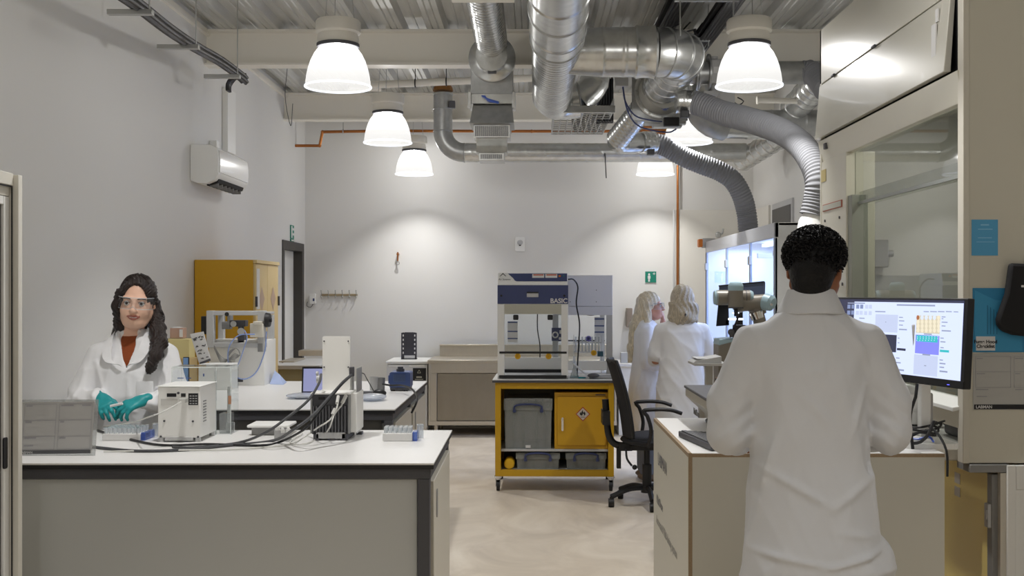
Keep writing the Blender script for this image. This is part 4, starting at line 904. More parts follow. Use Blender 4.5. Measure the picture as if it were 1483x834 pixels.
part('top_lip', MB().box(xc-.02, xc+.012, ys0, ys1, zc-.028, zc), M_yelpale, t, bevel=.003)
b = MB()
for zz in (1.50, .5): b.cyl((xc+.006, ys1-.01, zz-.04), (xc+.006, ys1-.01, zz+.04), .010).cyl((xc+.004, ys0+.01, zz-.04), (xc+.004, ys0+.01, zz+.04), .010)
part('hinge', b, M_dark, t)
part('white_notice', MB().box(xc, xc+.003, ys0+.03, ys0+.12, 1.44, 1.76), M_paper, t)
part('foot', MB().box(XL+.03, xc-.05, ys0+.03, ys1-.03, 0, .06), M_black, t)
# ---------- counter behind, near the door
t = thing('steel_worktable', 'grey topped worktable with beige drawers in the back left corner', 'table', (-1.9, 10.6, 0))
x0, x1 = -2.25, PX(478, 10.2)
part('tabletop', MB().box(x0, x1, 9.7, 10.75, PZ(529, 9.7)-.035, PZ(529, 9.7)), M_lgrey, t, bevel=.004)
zt = PZ(529, 9.7)
part('rear_shelf', MB().box(x0, x1, 10.75, 11.0, zt+.02, zt+.075), M_steel, t, bevel=.004)
part('tray', MB().box(x0+.1, x1-.45, 10.1, 10.6, zt, zt+.012), M_steel, t, bevel=.003)
part('apron', MB().box(x0+.02, x1-.05, 9.76, 9.78, zt-.15, zt-.035), mat('drawer_khaki', '9c9577', .5), t, bevel=.003)
part('drawer_unit', MB().box(x0+.05, x1-.12, 9.8, 10.6, .05, zt-.16), mat('drawer_khaki_light', 'b3ab8c', .5), t, bevel=.004)
for xx in (x0+.03, x1-.1):
    for yy in (9.8, 10.65): part('leg', MB().box(xx, xx+.05, yy, yy+.05, 0, zt-.035), M_dark, t, bevel=.002)
# ---------- under-counter fridge
d0 = 12.15; x0, x1 = PX(560, d0), PX(619, d0); zt = PZ(523, d0)
t = thing('fridge', 'white under counter fridge against the back wall', 'fridge', ((x0+x1)/2, 12.45, 0))
part('body', MB().box(x0+.005, x1-.005, d0+.05, 12.85, .04, zt-.03), M_white, t, bevel=.004)
part('door', MB().box(x0, x1, d0, d0+.045, .08, zt-.04), mat('fridge_door_white', 'd6d7d8', .35), t, bevel=.006)
part('top', MB().box(x0-.01, x1+.01, d0-.012, 12.86, zt-.03, zt), M_white, t, bevel=.005)
part('handle_recess', MB().box(x0+.02, x0+.18, d0-.006, d0+.004, zt-.062, zt-.04).box(x1-.20, x1-.03, d0-.006, d0+.004, zt-.062, zt-.04), M_white, t, bevel=.003)
lb = part('black_notice', MB().box(PX(598, d0), PX(617, d0), d0-.004, d0, PZ(551, d0), PZ(533, d0)), M_black, t)
mk = MB(); cx, cz = PX(607, d0), PZ(538.5, d0)
for k in range(3):
    a0 = PI/2+k*2*PI/3; a1 = a0+2*PI/3; mk.cyl((cx+.022*math.cos(a0), d0-.006, cz+.022*math.sin(a0)), (cx+.022*math.cos(a1), d0-.006, cz+.022*math.sin(a1)), .0025, n=6)
mk.box(PX(603, d0), PX(611, d0), d0-.006, d0-.004, PZ(547, d0), PZ(545, d0)).box(PX(601, d0), PX(613, d0), d0-.006, d0-.004, PZ(549.6, d0), PZ(548.8, d0))
part('notice_print', mk, mat('notice_white', 'b9b8a8', .6), lb)
part('plinth', MB().box(x0+.03, x1-.03, d0+.06, 12.8, 0, .05), M_black, t)
# ---------- black slotted stand on fridge
d1 = 12.5; a_, b2 = PX(581, d1), PX(603.5, d1); z0 = zt; z1 = PZ(481, d1)
t = thing('slotted_panel', 'black upright panel with two rows of slots standing on the fridge', 'rack', ((a_+b2)/2, d1, z0))
sl = MB()
w = b2-a_; hh = z1-z0
sl.rbox(a_+w*.2, b2-w*.18, d1, d1+.012, z0, z1-.001, .004)
edges = [(a_, a_+w*.09), (a_+w*.17, a_+w*.21), (b2-w*.21, b2-w*.17), (b2-w*.09, b2)]
for e in edges: sl.box(e[0], e[1], d1, d1+.012, z0, z1-.006)
for col in ((a_+w*.09, a_+w*.17), (b2-w*.17, b2-w*.09)):
    zz = z0
    for k in range(5):
        zc_ = z0+hh*(.20+.16*k); sl.box(col[0], col[1], d1, d1+.012, zz, zc_); zz = zc_+hh*.075
    sl.box(col[0], col[1], d1, d1+.012, zz, z1-.002)
part('panel', sl, mat('slate_black', '3d3c44', .5), t)
part('label', MB().box(a_+w*.2, b2-w*.12, d1-.003, d1, z0+hh*.03, z0+hh*.14), M_paper, t)
part('foot', MB().box(a_, b2, d1-.03, d1+.08, z0, z0+.006), M_black, t)
# ---------- stainless bench with splashback
d0 = 12.05; x0, x1 = PX(620.5, d0), .95; zt = PZ(521.5, d0)
t = thing('stainless_cupboard', 'stainless steel cupboard bench with splashback along the back wall', 'cupboard', ((x0+x1)/2, 12.4, 0))
part('worktop', MB().box(x0-.01, x1, d0-.01, 12.86, zt-.03, zt), M_steel, t, bevel=.004)
part('splashback', MB().box(x0+.06, x1, 12.83, 12.86, zt, zt+.13).box(x0+.06, x1, 12.80, 12.86, zt+.12, zt+.135), M_steel, t, bevel=.003)
part('carcass', MB().box(x0, x0+.025, d0+.0, 12.83, .135, zt-.03).box(x1-.025, x1, d0, 12.83, .135, zt-.03).box(x0, x1, 12.8, 12.83, .135, zt-.03).box(x0-.001, x1+.001, d0-.002, 12.831, .12, .165).box(x0+.0255, x1-.0255, d0-.001, d0+.05, zt-.14, zt-.0305).box(x0+.0255, x0+.09, d0-.003, d0+.04, .166, zt-.1405), M_steel, t, bevel=.002)
xm = (x0+x1)/2+.1
dm = mat('stainless_door', '9d9586', .38, .75, bump=.01, scale=9, var=.05, stretch=(1, 1, .4))
part('sliding_door', MB().box(x0+.095, xm, d0+.01, d0+.03, .17, zt-.145), dm, t, bevel=.003)
part('sliding_door', MB().box(xm-.1, x1-.03, d0+.032, d0+.05, .17, zt-.145), dm, t, bevel=.003)
for xx in (x0+.08, x1-.1):
    for yy in (d0+.05, 12.7): part('leg', MB().cyl((xx, yy, 0), (xx, yy, .13), .022), M_steel, t)
# ================================================================== YELLOW TROLLEY WITH FUME CABINETS
d0 = 8.72; s0 = 1600/d0
rz = math.radians(-1.2)
x0, x1 = PX(717, d0), PX(889, d0); xc = (x0+x1)/2; hw = (x1-x0)/2; TT = PZ(549.5, d0); zb = PZ(690, d0); D = .62
O = (xc, d0, 0)
t = thing('trolley', 'yellow steel trolley on castors with open shelves in the aisle', 'trolley', O, rz)
def L(name, mb, m, par, **k): return part(name, mb, m, par, world=False, **k)
L('trolley_top', MB().box(-hw-.02, hw+.005, -.02, D+.02, TT-.006, TT), M_top, t)
L('top_edge', MB().box(-hw-.022, hw+.007, -.022, D+.022, TT-.024, TT-.006), M_dark, t)
w = .045
fb = MB()
for xx in (-hw, hw-w):
    for yy in (0, D-w): fb.box(xx, xx+w, yy, yy+w, zb, TT-.024)
for zz0, zz1 in ((TT-.075, TT-.024), (zb, zb+.05)):
    for yy in (0, D-w): fb.box(-hw+w, hw-w, yy, yy+w, zz0, zz1)
    for xx in (-hw, hw-w): fb.box(xx, xx+w, w, D-w, zz0, zz1)
L('frame', fb, M_yel, t, bevel=.002)
zs = PZ(655, d0)
L('shelf', MB().box(-hw+.005, hw-.005, w, D-.005, zs, zs+.018), M_lgrey, t, bevel=.002)
L('shelf', MB().box(-hw+.03, hw-.03, w, D-w, zb+.028, zb+.046), M_lgrey, t)
L('rear_panel', MB().box(-hw+.002, hw-.002, D-.006, D, zb, TT-.03), mat('trolley_back', '8f8b80', .6), t)
L('side_panel', MB().box(-hw+.002, -hw+.008, w, D-w, zb+.05, TT-.08).box(hw-.008, hw-.002, w, D-w, zb+.05, TT-.08), M_yeld, t)
for xx in (-hw+.022, hw-.022):
    for yy in (.03, D-.04):
        c = L('castor', MB().box(xx-.03, xx+.03, yy-.03, yy+.03, zb-.012, zb).cyl((xx, yy, zb-.03), (xx, yy, zb-.012), .024).box(xx-.020, xx-.015, yy-.02, yy+.045, .035, zb-.02).box(xx+.015, xx+.020, yy-.02, yy+.045, .035, zb-.02), M_chrome, t, bevel=.002)
        L('wheel', MB().cyl((xx-.013, yy+.02, .042), (xx+.013, yy+.02, .042), .042, n=24), M_black, c)
def lx(px): return (px-(x0+x1)/2*0-767)/s0-xc
def lz(py): return H0-(py-VY)/s0
# --- clear storage boxes
def storage_box(label, xa, xb, y0, y1, z0, z1, lidh, group='clear plastic storage boxes'):
    b = thing('storage_box', label, 'storage box', (xc+(xa+xb)/2, d0+(y0+y1)/2, z0), rz, group); WM[b.name] = WM[t.name].copy()
    o = bpy.data.objects[b.name]; M0 = WM[t.name]; p = M0 @ Vector(((xa+xb)/2, (y0+y1)/2, z0)); o.location = p; WM[b.name] = Matrix.Translation(p) @ Matrix.Rotation(rz, 4, 'Z')
    A = (xb-xa)/2; Dp = (y1-y0)/2; h = z1-z0; tp = .012
    def ring(a, d, z): return [(-a, -d, z), (a, -d, z), (a, d, z), (-a, d, z)]
    m = MB(); hb = h-lidh
    vs = ring(A-tp, Dp-tp, 0)+ring(A-.006, Dp-.006, hb)+ring(A-.009, Dp-.009, hb)+ring(A-tp-.003, Dp-tp-.003, .003)
    fs = [(3, 2, 1, 0)]
    for k in range(3):
        for i in range(4): fs.append((k*4+i, k*4+(i+1) % 4, k*4+4+(i+1) % 4, k*4+4+i))
    fs.append((12, 13, 14, 15)); m.add(vs, fs)
    L('tub', m, M_storage, b)
    for u in (-.6, -.2, .35, .7): L('rib', MB().box(A*u-.003, A*u+.003, -Dp-.002+tp*.5, -Dp+.006+tp*.5, .01, hb), M_storage, b)
    l = MB(); l.box(-A, A, -Dp, Dp, hb, hb+.012).box(-A, A, -Dp-.003, -Dp+.003, hb-.02, h).box(-A+.02, A-.02, -Dp+.02, Dp-.02, h-.008, h)
    n = 7
    for i in range(n): xx = -A+.02+i*(2*A-.04)/(n-1); l.box(xx-.004, xx+.004, -Dp-.006, -Dp, hb-.01, h)
    L('lid', l, M_storage, b, bevel=.003)
    hh = MB(); W = min(.13, A*.62)*.9
    hh.tube([(-W, -Dp-.012, hb-.03), (-W, -Dp-.016, hb+.012), (-W*.6, -Dp-.018, hb+.026), (0, -Dp-.018, hb+.030), (W*.6, -Dp-.018, hb+.026), (W, -Dp-.016, hb+.012), (W, -Dp-.012, hb-.03)], .008, 8)
    hh.box(-W-.012, -W+.012, -Dp-.02, -Dp, hb-.035, hb-.01).box(W-.012, W+.012, -Dp-.02, -Dp, hb-.035, hb-.01)
    L('blue_handle', hh, M_navy, b)
    return b
b = storage_box('large clear storage box with blue handle on the trolley shelf', lx(729), lx(800), .06, .50, zs+.018, lz(578), .075)
L('label', MB().box(-.02, .02, -.222, -.218, .008, .03), M_paper, b)
storage_box('left flat clear storage box on the lowest trolley shelf', lx(746.5), lx(811), .07, .50, zb+.046, lz(657)-.004, .03)
storage_box('right flat clear storage box on the lowest trolley shelf', lx(819), lx(879), .07, .50, zb+.046, lz(657)-.004, .03)
b = thing('yellow_drum', 'round yellow container on the lowest trolley shelf at left', 'container', WM[t.name] @ Vector((lx(737), .12, zb+.046+.042)), rz)
L('drum', MB().lathe([(.0, -.06), (.036, -.06), (.042, -.052), (.042, .10), (.03, .12), (0, .12)], (0, 0, 0), 28, 'y'), M_yelp, b)
L('lid_ring', MB().torus((0, -.058, 0), .030, .003, (0, 1, 0)), M_yelp, b)
# --- small yellow flammables cabinet
xa, xb = lx(803), lx(881); z0, z1 = zs+.018, lz(569)
M0 = WM[t.name]
b = thing('safety_cabinet', 'small yellow cabinet with flame warning diamond on the trolley shelf', 'cabinet', M0 @ Vector(((xa+xb)/2, .05, z0)), rz)
W = (xb-xa)/2; Hc = z1-z0
L('body', MB().box(-W, W, .012, .42, 0, Hc), M_yeld, b, bevel=.004)
dr = L('door', MB().box(-W+.022, W-.012, 0, .014, .03, Hc-.035), M_yeld, b, bevel=.004)
L('latch_plate', MB().rbox(-W+.055, -W+.072, -.008, 0, Hc*.32, Hc*.56, .008), M_chrome, dr)
L('latch_key', MB().cyl((-W+.062, -.03, Hc*.52), (-W+.062, 0, Hc*.52), .009).box(-W+.058, -W+.067, -.03, -.02, Hc*.36, Hc*.53), M_chrome, dr)
cx, cz, q = W*.06, Hc*.62, .058
L('warning_diamond', MB().prism([(cx-q, cz), (cx, cz-q), (cx+q, cz), (cx, cz+q)], -.0025, 0, 'y'), mat('sign_red', 'b0452e', .5), dr)
L('diamond_field', MB().prism([(cx-q*.84, cz), (cx, cz-q*.84), (cx+q*.84, cz), (cx, cz+q*.84)], -.0045, -.0025, 'y'), mat('sign_offwhite', 'c9c0b4', .5), dr)
fl = [(-.45, -.22), (-.52, .02), (-.38, .28), (-.30, .08), (-.20, .30), (-.02, .62), (.02, .30), (.14, .12), (.22, .36), (.38, .14), (.42, -.08), (.34, -.26), (.14, -.36), (.2, -.18), (.05, .05), (-.06, -.18), (-.12, -.34)]
L('flame_symbol', MB().prism([(cx+u*q*.85, cz+v*q*.85+.004) for u, v in fl], -.0055, -.0045, 'y').box(cx-q*.3, cx+q*.3, -.0055, -.0045, cz-q*.45, cz-q*.38), M_ink, dr)
L('maker_plate', MB().box(W-.10, W-.02, .008, .012, Hc-.024, Hc-.016), M_dark, b)
b = thing('folded_bag', 'dark crumpled bag lying on top of the small yellow cabinet', 'bag', M0 @ Vector(((xa+xb)/2+.06, .25, z1)), rz)
L('bag', MB().ball((0, 0, .012), (.12, .15, .012), 16), M_black, b)
# --- ductless fume cabinets (same model seen from front, second behind on the right)
def fume_cab(label, px0, px1, y0, rot, front=True):
    xa, xb = lx(px0), lx(px1); W = (xb-xa)/2; Hh = .795
    c = thing('fume_cabinet', label, 'fume cabinet', M0 @ Vector(((xa+xb)/2, y0, TT)), rz+rot)
    dp = .50
    kz = lambda py: lz(py)-TT
    zA, zB, zC_ = kz(441), kz(413), kz(395)
    # legs / posts of the enclosure
    L('post', MB().box(-W, -W+.055, 0, .03, .02, zA), M_white, c, bevel=.003); L('post', MB().box(W-.055, W, 0, .03, .02, zA), M_white, c, bevel=.003)
    L('post', MB().box(-W, -W+.03, dp-.03, dp, .0, zA), M_white, c); L('post', MB().box(W-.03, W, dp-.03, dp, .0, zA), M_white, c)
    L('head_rail', MB().box(-W+.055, W-.055, 0, .03, kz(455), zA), mat('cabinet_shade_cream', 'b9b7a8', .5), c)
    L('base_tray', MB().box(-W, W, 0, dp, 0, .018), M_lgrey, c, bevel=.003)
    L('front_lip', MB().box(-W+.012, W-.012, -.012, .02, .006, .030), M_black, c, bevel=.004)
    L('rear_lip', MB().box(-W+.03, W-.03, dp-.06, dp-.035, .018, .045), M_black, c)
    L('rear_board', MB().box(-W+.03, W-.03, dp-.035, dp-.02, .018, kz(527)+.02), M_white, c, bevel=.003)
    L('rear_window', MB().box(-W+.03, W-.03, dp-.028, dp-.024, kz(527)+.02, zA), M_acr, c)
    for sx in (-1, 1): L('side_window', MB().box(sx*(W-.006)-.003, sx*(W-.006)+.003, .03, dp-.03, .018, zA), M_acr, c)
    L('front_window', MB().box(-W+.055, W-.055, .008, .012, kz(511), kz(455)), M_acr, c)
    L('window_edge', MB().box(-W+.015, W-.012, -.006, .016, kz(512.5), kz(509.5)), M_black, c, bevel=.002)
    for u in (-.47, .5): L('window_catch', MB().rbox(u*W-.024, u*W+.018, -.016, .008, kz(463.5), kz(456), .008), M_black, c)
    # top filter housing
    h = L('filter_housing', MB().box(-W, W, 0, dp, zA, zB).prism([(0, zB), (dp, zB), (dp, zC_), (.035, zC_)], -W+.004, W-.004, 'x'), M_white, c, bevel=.004)
    L('blue_panel', MB().box(-W, W, -.004, 0, zA+.005, zB), M_navy, c)
    sl = (.035)/(zC_-zB)
    def slope(x0_, x1_, z0_, z1_, off): 
        f = lambda z: (z-zB)*sl-off
        return [(x0_, f(z0_), z0_), (x1_, f(z0_), z0_), (x1_, f(z1_), z1_), (x0_, f(z1_), z1_)]
    zt_, zm = zC_-.004, zB+(zC_-zB)*.32
    f = lambda z: (z-zB)*sl-.003
    pl = [(-W*.46, zm), (W*.97, zm), (W*.97, zt_), (-W*.71, zt_), (-W*.56, zm+.025), (-W*.51, zm+.006)]
    m = MB(); m.add([(x, f(z), z) for x, z in pl]+[(x, f(z)+.003, z) for x, z in pl], [tuple(range(6)), (0, 6, 7, 1), (1, 7, 8, 2), (2, 8, 9, 3), (3, 9, 10, 4), (4, 10, 11, 5), (5, 11, 6, 0)])
    L('control_panel', m, M_navy, c)
    for k, u in enumerate((.0, .37)):
        st = L('sticker', MB().quad(*slope(W*u-.005, W*(u+.32), zm+.028, zt_-.004, .0048), 0), M_paper, c); L('orange_strip', MB().quad(*slope(W*u+.004, W*(u+.30), zt_-.016, zt_-.007, .006), 0), M_red, st)
    L('orange_switch', MB().quad(*slope(W*.73, W*.79, zm+.035, zm+.048, .006), .003), M_orange, c)
    L('indicator', MB().quad(*slope(W*.86, W*.89, zm+.038, zm+.048, .006), .003), M_green, c)
    # logo: roof shape with lettering
    lg = MB(); lz0 = zm+.035
    for sx in (-1, 1): lg.add([( -W*.85, f(lz0+.033)-.001, lz0+.033), (-W*.85, f(lz0+.025)-.001, lz0+.022), (-W*.85+sx*.022, f(lz0)-.001, lz0+.004), (-W*.85+sx*.026, f(lz0)-.001, lz0+.006)], [(0, 1, 2, 3) if sx < 0 else (3, 2, 1, 0)])
    L('logo', lg, M_dark, c)
    # lock, display
    for u in (-.89, .89): L('lock', MB().cyl((W*u, -.012, zA+.07), (W*u, -.004, zA+.07), .009), M_black, c)
    L('display_window', MB().box(-W*.17, W*.16, -.010, -.004, zA+.058, zA+.09), M_lgrey, c, bevel=.002)
    L('display_hood', MB().box(-W*.17, W*.16, -.016, -.004, zA+.09, zA+.10), M_black, c, bevel=.002)
    Mx = WM[c.name]; R3 = Mx.to_3x3()
    text('lettering', 'BASIC', .052, Mx @ Vector((W*.49, -.0055, zA+.012)), R3 @ X_, Z_, M_paper, c, .0008, bold=.0012)
    text('lettering', 'Air Science', .021, Mx @ Vector((-W*.975, f(zm+.012)-.002, zm+.010)), R3 @ X_, R3 @ Vector((0, sl, 1)), M_dark, c, .0004)
    # caution tags inside and yellow plugs
    for k, zz in enumerate((.35, .41, .455)): pass
    n = L('instruction_sheet', MB().box(-W+.062, -W+.145, dp-.045, dp-.04, kz(500), kz(468)), M_paper, c)
    L('blue_heading', MB().box(-W+.062, -W+.145, dp-.047, dp-.045, kz(470), kz(468)).box(-W+.062, -W+.145, dp-.047, dp-.045, kz(484), kz(482.3)).box(-W+.062, -W+.145, dp-.047, dp-.045, kz(495), kz(493.3)), M_blue, n)
    return c, W, kz
c1, W1, kz1 = fume_cab('white bench fume cabinet with blue BASIC panel, front left on the trolley', 720, 823, .05, 0)
def plugs(c, xs, z, col, y=.0):
    for xx in xs:
        p = L('round_plug', MB().cyl((xx, y-.004, z), (xx, y+.004, z), .024, n=24), col, c)
        r = MB()
        for k in range(5):
            a = PI*k/5; d = Vector((math.cos(a), 0, math.sin(a)))*.017; r.cyl(Vector((xx, y-.006, z))-d, Vector((xx, y-.006, z))+d, .002, n=5)
        L('ribs', r, M_yeld if col is M_yelp else M_navy, p)
plugs(c1, (-.12, .125), kz1(516.5), M_yelp, .008)
L('hanging_cable', MB().tube([(.03, .52, kz1(452)), (.03, .53, kz1(480)), (.05, .53, kz1(505)), (.05, .53, kz1(526))], .005, 6), M_cable, c1)
# right unit: seen from behind/side, pale lilac back panel
xa, xb = lx(826), lx(890)
# its body runs behind the first cabinet
c2 = thing('fume_cabinet', 'second fume cabinet behind on the right, plain pale grey back panel', 'fume cabinet', M0 @ Vector((lx(846), .62, TT)), rz)
xl, xr = lx(800)-lx(846), lx(893)-lx(846); yb_ = .0; kz = kz1
zTop, zM, zWin = kz(397), kz(445), kz(455)
L('back_panel', MB().box(xl, xr, yb_, yb_+.05, zM, zTop).box(xl, xr, yb_-.001, yb_+.05, zWin-.02, zM-.002), mat('pale_lilac_panel', 'd6d8e2', .4), c2, bevel=.003)
L('post', MB().box(xr-.05, xr, yb_, yb_+.04, -.02, zM), M_lgrey, c2, bevel=.003)
L('post', MB().box(xl, xl+.05, yb_, yb_+.04, -.02, zM), M_lgrey, c2, bevel=.003)
L('bottom_rail', MB().box(xl, xr, yb_, yb_+.03, kz(538)-.03, kz(530)), M_white, c2, bevel=.003)
L('window', MB().box(xl+.05, xr-.05, yb_+.012, yb_+.016, kz(530), zWin), M_acr, c2)
L('far_post', MB().box(xr-.09, xr-.05, yb_+.35, yb_+.38, -.02, zM), M_white, c2)
L('filter_box', MB().box(xl+.01, xr-.005, yb_+.05, yb_+.42, zWin-.01, zTop-.01), M_white, c2)
L('window_edge', MB().box(xl, xr-.05, yb_+.33, yb_+.345, kz(502), kz(500)), M_black, c2)
L('worktray', MB().box(xl, xr, yb_, yb_+.42, -.02, 0), M_lgrey, c2)
L('instruction_sheet', MB().box(xr-.14, xr-.055, yb_+.30, yb_+.303, kz(505), kz(463)), M_paper, c2)
L('blue_heading', MB().box(xr-.14, xr-.055, yb_+.297, yb_+.30, kz(467), kz(465)).box(xr-.14, xr-.055, yb_+.297, yb_+.30, kz(478), kz(476)).box(xr-.14, xr-.055, yb_+.297, yb_+.30, kz(488), kz(486)), M_blue, c2)
L('grey_vent', MB().ball((.08, .2, zWin-.012), (.05, .05, .018), 14), M_dark, c2)
b = MB()
for (u, v) in ((.12, 420), (.12, 438), (-.10, 438)): b.cyl((u, -.003, kz(v)), (u, 0, kz(v)), .004, n=8)
L('screw', b, M_dark, c2)['kind'] = 'stuff'
plugs(c2, (lx(864)-lx(846),), kz(517), M_yelp, -.01); plugs(c2, (lx(856)-lx(846),), kz(495), mat('lilac_plug', '7a76c4', .5), -.01)
L('dark_socket', MB().box(lx(870)-lx(846), lx(879)-lx(846), .02, .05, kz(523), kz(515)), mat('teal_block', '285a70', .4), c2)
# printed blue posters visible through first cabinet
b = thing('blue_poster', 'blue and white diagram card seen through the front fume cabinet', 'poster', M0 @ Vector((lx(808), .56, TT+.28)), rz)
L('card', MB().box(-.05, .05, 0, .003, 0, .11), M_navy, b); L('print', MB().torus((-.02, -.002, .05), .022, .006, (0, 1, 0)).box(.01, .045, -.003, 0, .01, .03).box(.015, .04, -.003, 0, .06, .09), M_paper, b)
L('stem', MB().cyl((0, .001, -.28), (0, .001, 0), .004), M_lgrey, b)
# power lead
solo('power_cable', MB().tube([M0 @ Vector((lx(824), .2, lz(404))), M0 @ Vector((lx(831), .25, lz(404))), M0 @ Vector((lx(838), .3, lz(415))), M0 @ Vector((lx(836), .35, lz(440))), M0 @ Vector((lx(841), .4, lz(470))), M0 @ Vector((lx(840), .42, lz(500))), M0 @ Vector((lx(838), .45, lz(537))), M0 @ Vector((lx(838), .45, TT+.006))], .006, 8), M_cable, 'black lead hanging from the top of the front fume cabinet', 'cable')
# test tube rack inside
b = thing('test_tube_rack', 'white test tube rack standing behind glass on the trolley', 'test tube rack', M0 @ Vector((lx(855), .74, TT)), rz)
z1_ = kz(515)
L('rack_plate', MB().box(-.12, .12, -.03, .03, kz(518)-.0, kz(516)).box(-.12, .12, -.03, .03, kz(503), kz(501)), M_paper, b)
for u in (-.12, .115): L('rack_side', MB().box(u, u+.006, -.03, .03, 0, kz(490)), M_paper, b)
for k in range(8):
    xx = -.10+k*.028
    L('test_tube', MB().cyl((xx, 0, kz(517)-.0), (xx, 0, kz(493)), .008, n=10), M_vial, b)
q = M0 @ Vector((lx(832.5), .16, TT))
b = thing('flask', 'conical glass flask with teal liquid on the trolley top', 'flask', q, 0)
L('glass', MB().shell([(.036, 0), (.036, .006), (.014, .075), (.011, .085), (.011, .17), (.014, .175)], (0, 0, 0), 24), M_vial, b); L('liquid', MB().lathe([(.034, .003), (.0335, .012), (.030, .020)], (0, 0, 0), 24), M_tealq, b)
q = M0 @ Vector((lx(843.5), .14, TT))
solo('teal_puddle_dish', MB().lathe([(.03, 0), (.032, .008), (.028, .008), (.026, .004)], q, 24), M_tealq, 'shallow dish of teal liquid beside the flask', 'dish')
# laptop on trolley seen from the side
b = thing('laptop', 'dark laptop half open on the trolley top beside the flask', 'laptop', M0 @ Vector((lx(868), .12, TT)), rz)
L('keyboard_base', MB().box(-.075, .11, -.06, .17, 0, .014), M_grey, b, bevel=.003)
p0, p1 = Vector((lx(851)-lx(868), 0, .014)), Vector((lx(828)-lx(868), 0, lz(526)-TT))
L('lid', MB().add([p0+Vector((0, -.06, 0)), p0+Vector((0, .17, 0)), p1+Vector((0, .17, 0)), p1+Vector((0, -.06, 0)), p0+Vector((.008, -.06, 0)), p0+Vector((.008, .17, 0)), p1+Vector((.008, .17, .003)), p1+Vector((.008, -.06, .003))], [(0,1,2,3),(7,6,5,4),(0,4,5,1),(1,5,6,2),(2,6,7,3),(3,7,4,0)]), M_lgrey, b)
b = solo('computer_mouse', MB().ball(M0 @ Vector((lx(859.5), .03, TT+.014+.016)), (.048, .032, .018), 18), M_dark, 'dark grey mouse lying on the trolley laptop', 'mouse')
# ---------- office chair
q = Vector((PX(937, 8.2), 8.2, 0))
t = thing('office_chair', 'black mesh office chair with armrests beside the trolley', 'chair', q, 0)
RC = math.radians(-8)
sc = lambda px, py, d=8.2: P(px, py, d)-q
for k in range(5):
    a = math.radians(200+72*k); e = Vector((.29*math.cos(a), .29*math.sin(a), .075)); 
    L('base_spoke', MB().tube([Vector((0, 0, .125)), e*.5+Vector((0, 0, .085)), e], .020, 8), M_black, t)
    L('castor', MB().cyl(e+Vector((-.02, 0, -.043)), e+Vector((.02, 0, -.043)), .032, n=16).cyl(e+Vector((0, 0, -.03)), e, .012), M_black, t)
L('gas_column', MB().cyl((0, 0, .10), (0, 0, .30), .034).cyl((0, 0, .30), (0, 0, .42), .022).cyl((0, 0, .09), (0, 0, .14), .045), M_black, t)
L('mechanism', MB().box(-.13, .09, -.08, .08, .41, .45).box(-.21, -.11, -.035, .035, .40, .46), M_black, t, bevel=.006)
L('seat', MB().ball((.05, 0, .485), (.25, .25, .05), 24).ball((.06, 0, .505), (.235, .235, .035), 24), M_mesh, t)
# backrest: curved mesh panel leaning left, faces +X
bk = MB(); n = 12; vs = []
bx = lambda z: -.145-(z-.48)*.22-.035*math.sin((z-.48)/.62*PI)*-1*.6
fr_ = MB()
zs_ = [.52+i*.55/n for i in range(n+1)]
def bpt(z, u): hw_ = .225-.03*abs((z-.8)/.3)**2; return Vector((bx(z)-.05*(1-(u)**2)+.03, u*hw_, z))
for z in zs_:
    for j in range(9): vs.append(bpt(z, -1+j/4))
m9 = len(vs); vs += [v+Vector((-.012, 0, 0)) for v in vs]
fs = [(i*9+j, i*9+j+1, (i+1)*9+j+1, (i+1)*9+j) for i in range(n) for j in range(8)]; fs += [tuple(m9+k for k in reversed(f)) for f in fs]
bk.add(vs, fs); L('backrest', bk, M_mesh, t)
edge = [bpt(z, -1) for z in zs_]+[bpt(zs_[-1], u) for u in (-.5, 0, .5)]+[bpt(z, 1) for z in reversed(zs_)]+[bpt(zs_[0], u) for u in (.5, 0, -.5)]+[bpt(zs_[0], -1)]
fr_.tube(edge, .014, 8, smooth=False); L('back_frame', fr_, M_black, t)
L('back_support', MB().tube([(-.15, 0, .43), (-.24, 0, .45), (-.285, 0, .52), (-.30, 0, .66), (-.31, 0, .78)], .026, 10).box(-.335, -.28, -.10, .10, .60, .70), M_black, t)
for sy in (-1, 1):
    L('armrest', MB().tube([(-.02, sy*.25, .46), (.00, sy*.285, .58), (-.03, sy*.29, .69), (-.06, sy*.29, .725), (.03, sy*.29, .735), (.14, sy*.285, .73), (.22, sy*.28, .705)], .014, 8), M_black, t)
L('lever', MB().tube([(-.16, -.05, .42), (-.155, -.07, .35), (-.12, -.09, .30)], .008, 6).ball((-.10, -.09, .29), .02, 8).box(-.225, -.195, -.03, .03, .27, .42), M_black, t)
# ---------- white bench and items behind the blonde people
t = thing('lab_bench', 'white bench against the back wall behind the blonde people', 'bench', (1.35, 12.5, 0))
zt = PZ(526, 12.2)
part('worktop', MB().box(.96, 1.80, 12.1, 12.86, zt-.03, zt), M_top, t, bevel=.003)
part('cupboard', MB().box(.98, 1.78, 12.15, 12.8, .0, zt-.03), M_white, t, bevel=.003)
for i, (px_, w, z) in enumerate(((893, 7, 17), (901, 8, 17), (908.5, 5, 15))):
    pass
for i in range(3):
    xa = 1.01+i*.085; solo('white_tub', MB().rbox(xa, xa+.075, 12.25, 12.35, zt, zt+.115-.01*i, .01, 'z'), M_lgrey if i != 1 else M_cream, ['left', 'middle', 'right'][i]+' of three small tubs on the white bench at the back wall', 'tub', 'tubs on the back bench', bevel=.004)
solo('towel_dispenser', MB().rbox(PX(908, 12.8), PX(916, 12.8), 12.8, 12.9499, PZ(474, 12.8), PZ(446, 12.8), .01), mat('taupe_plastic', '8d8176', .5), 'taupe dispenser on the back wall behind the long blonde hair', 'dispenser', bevel=.004)
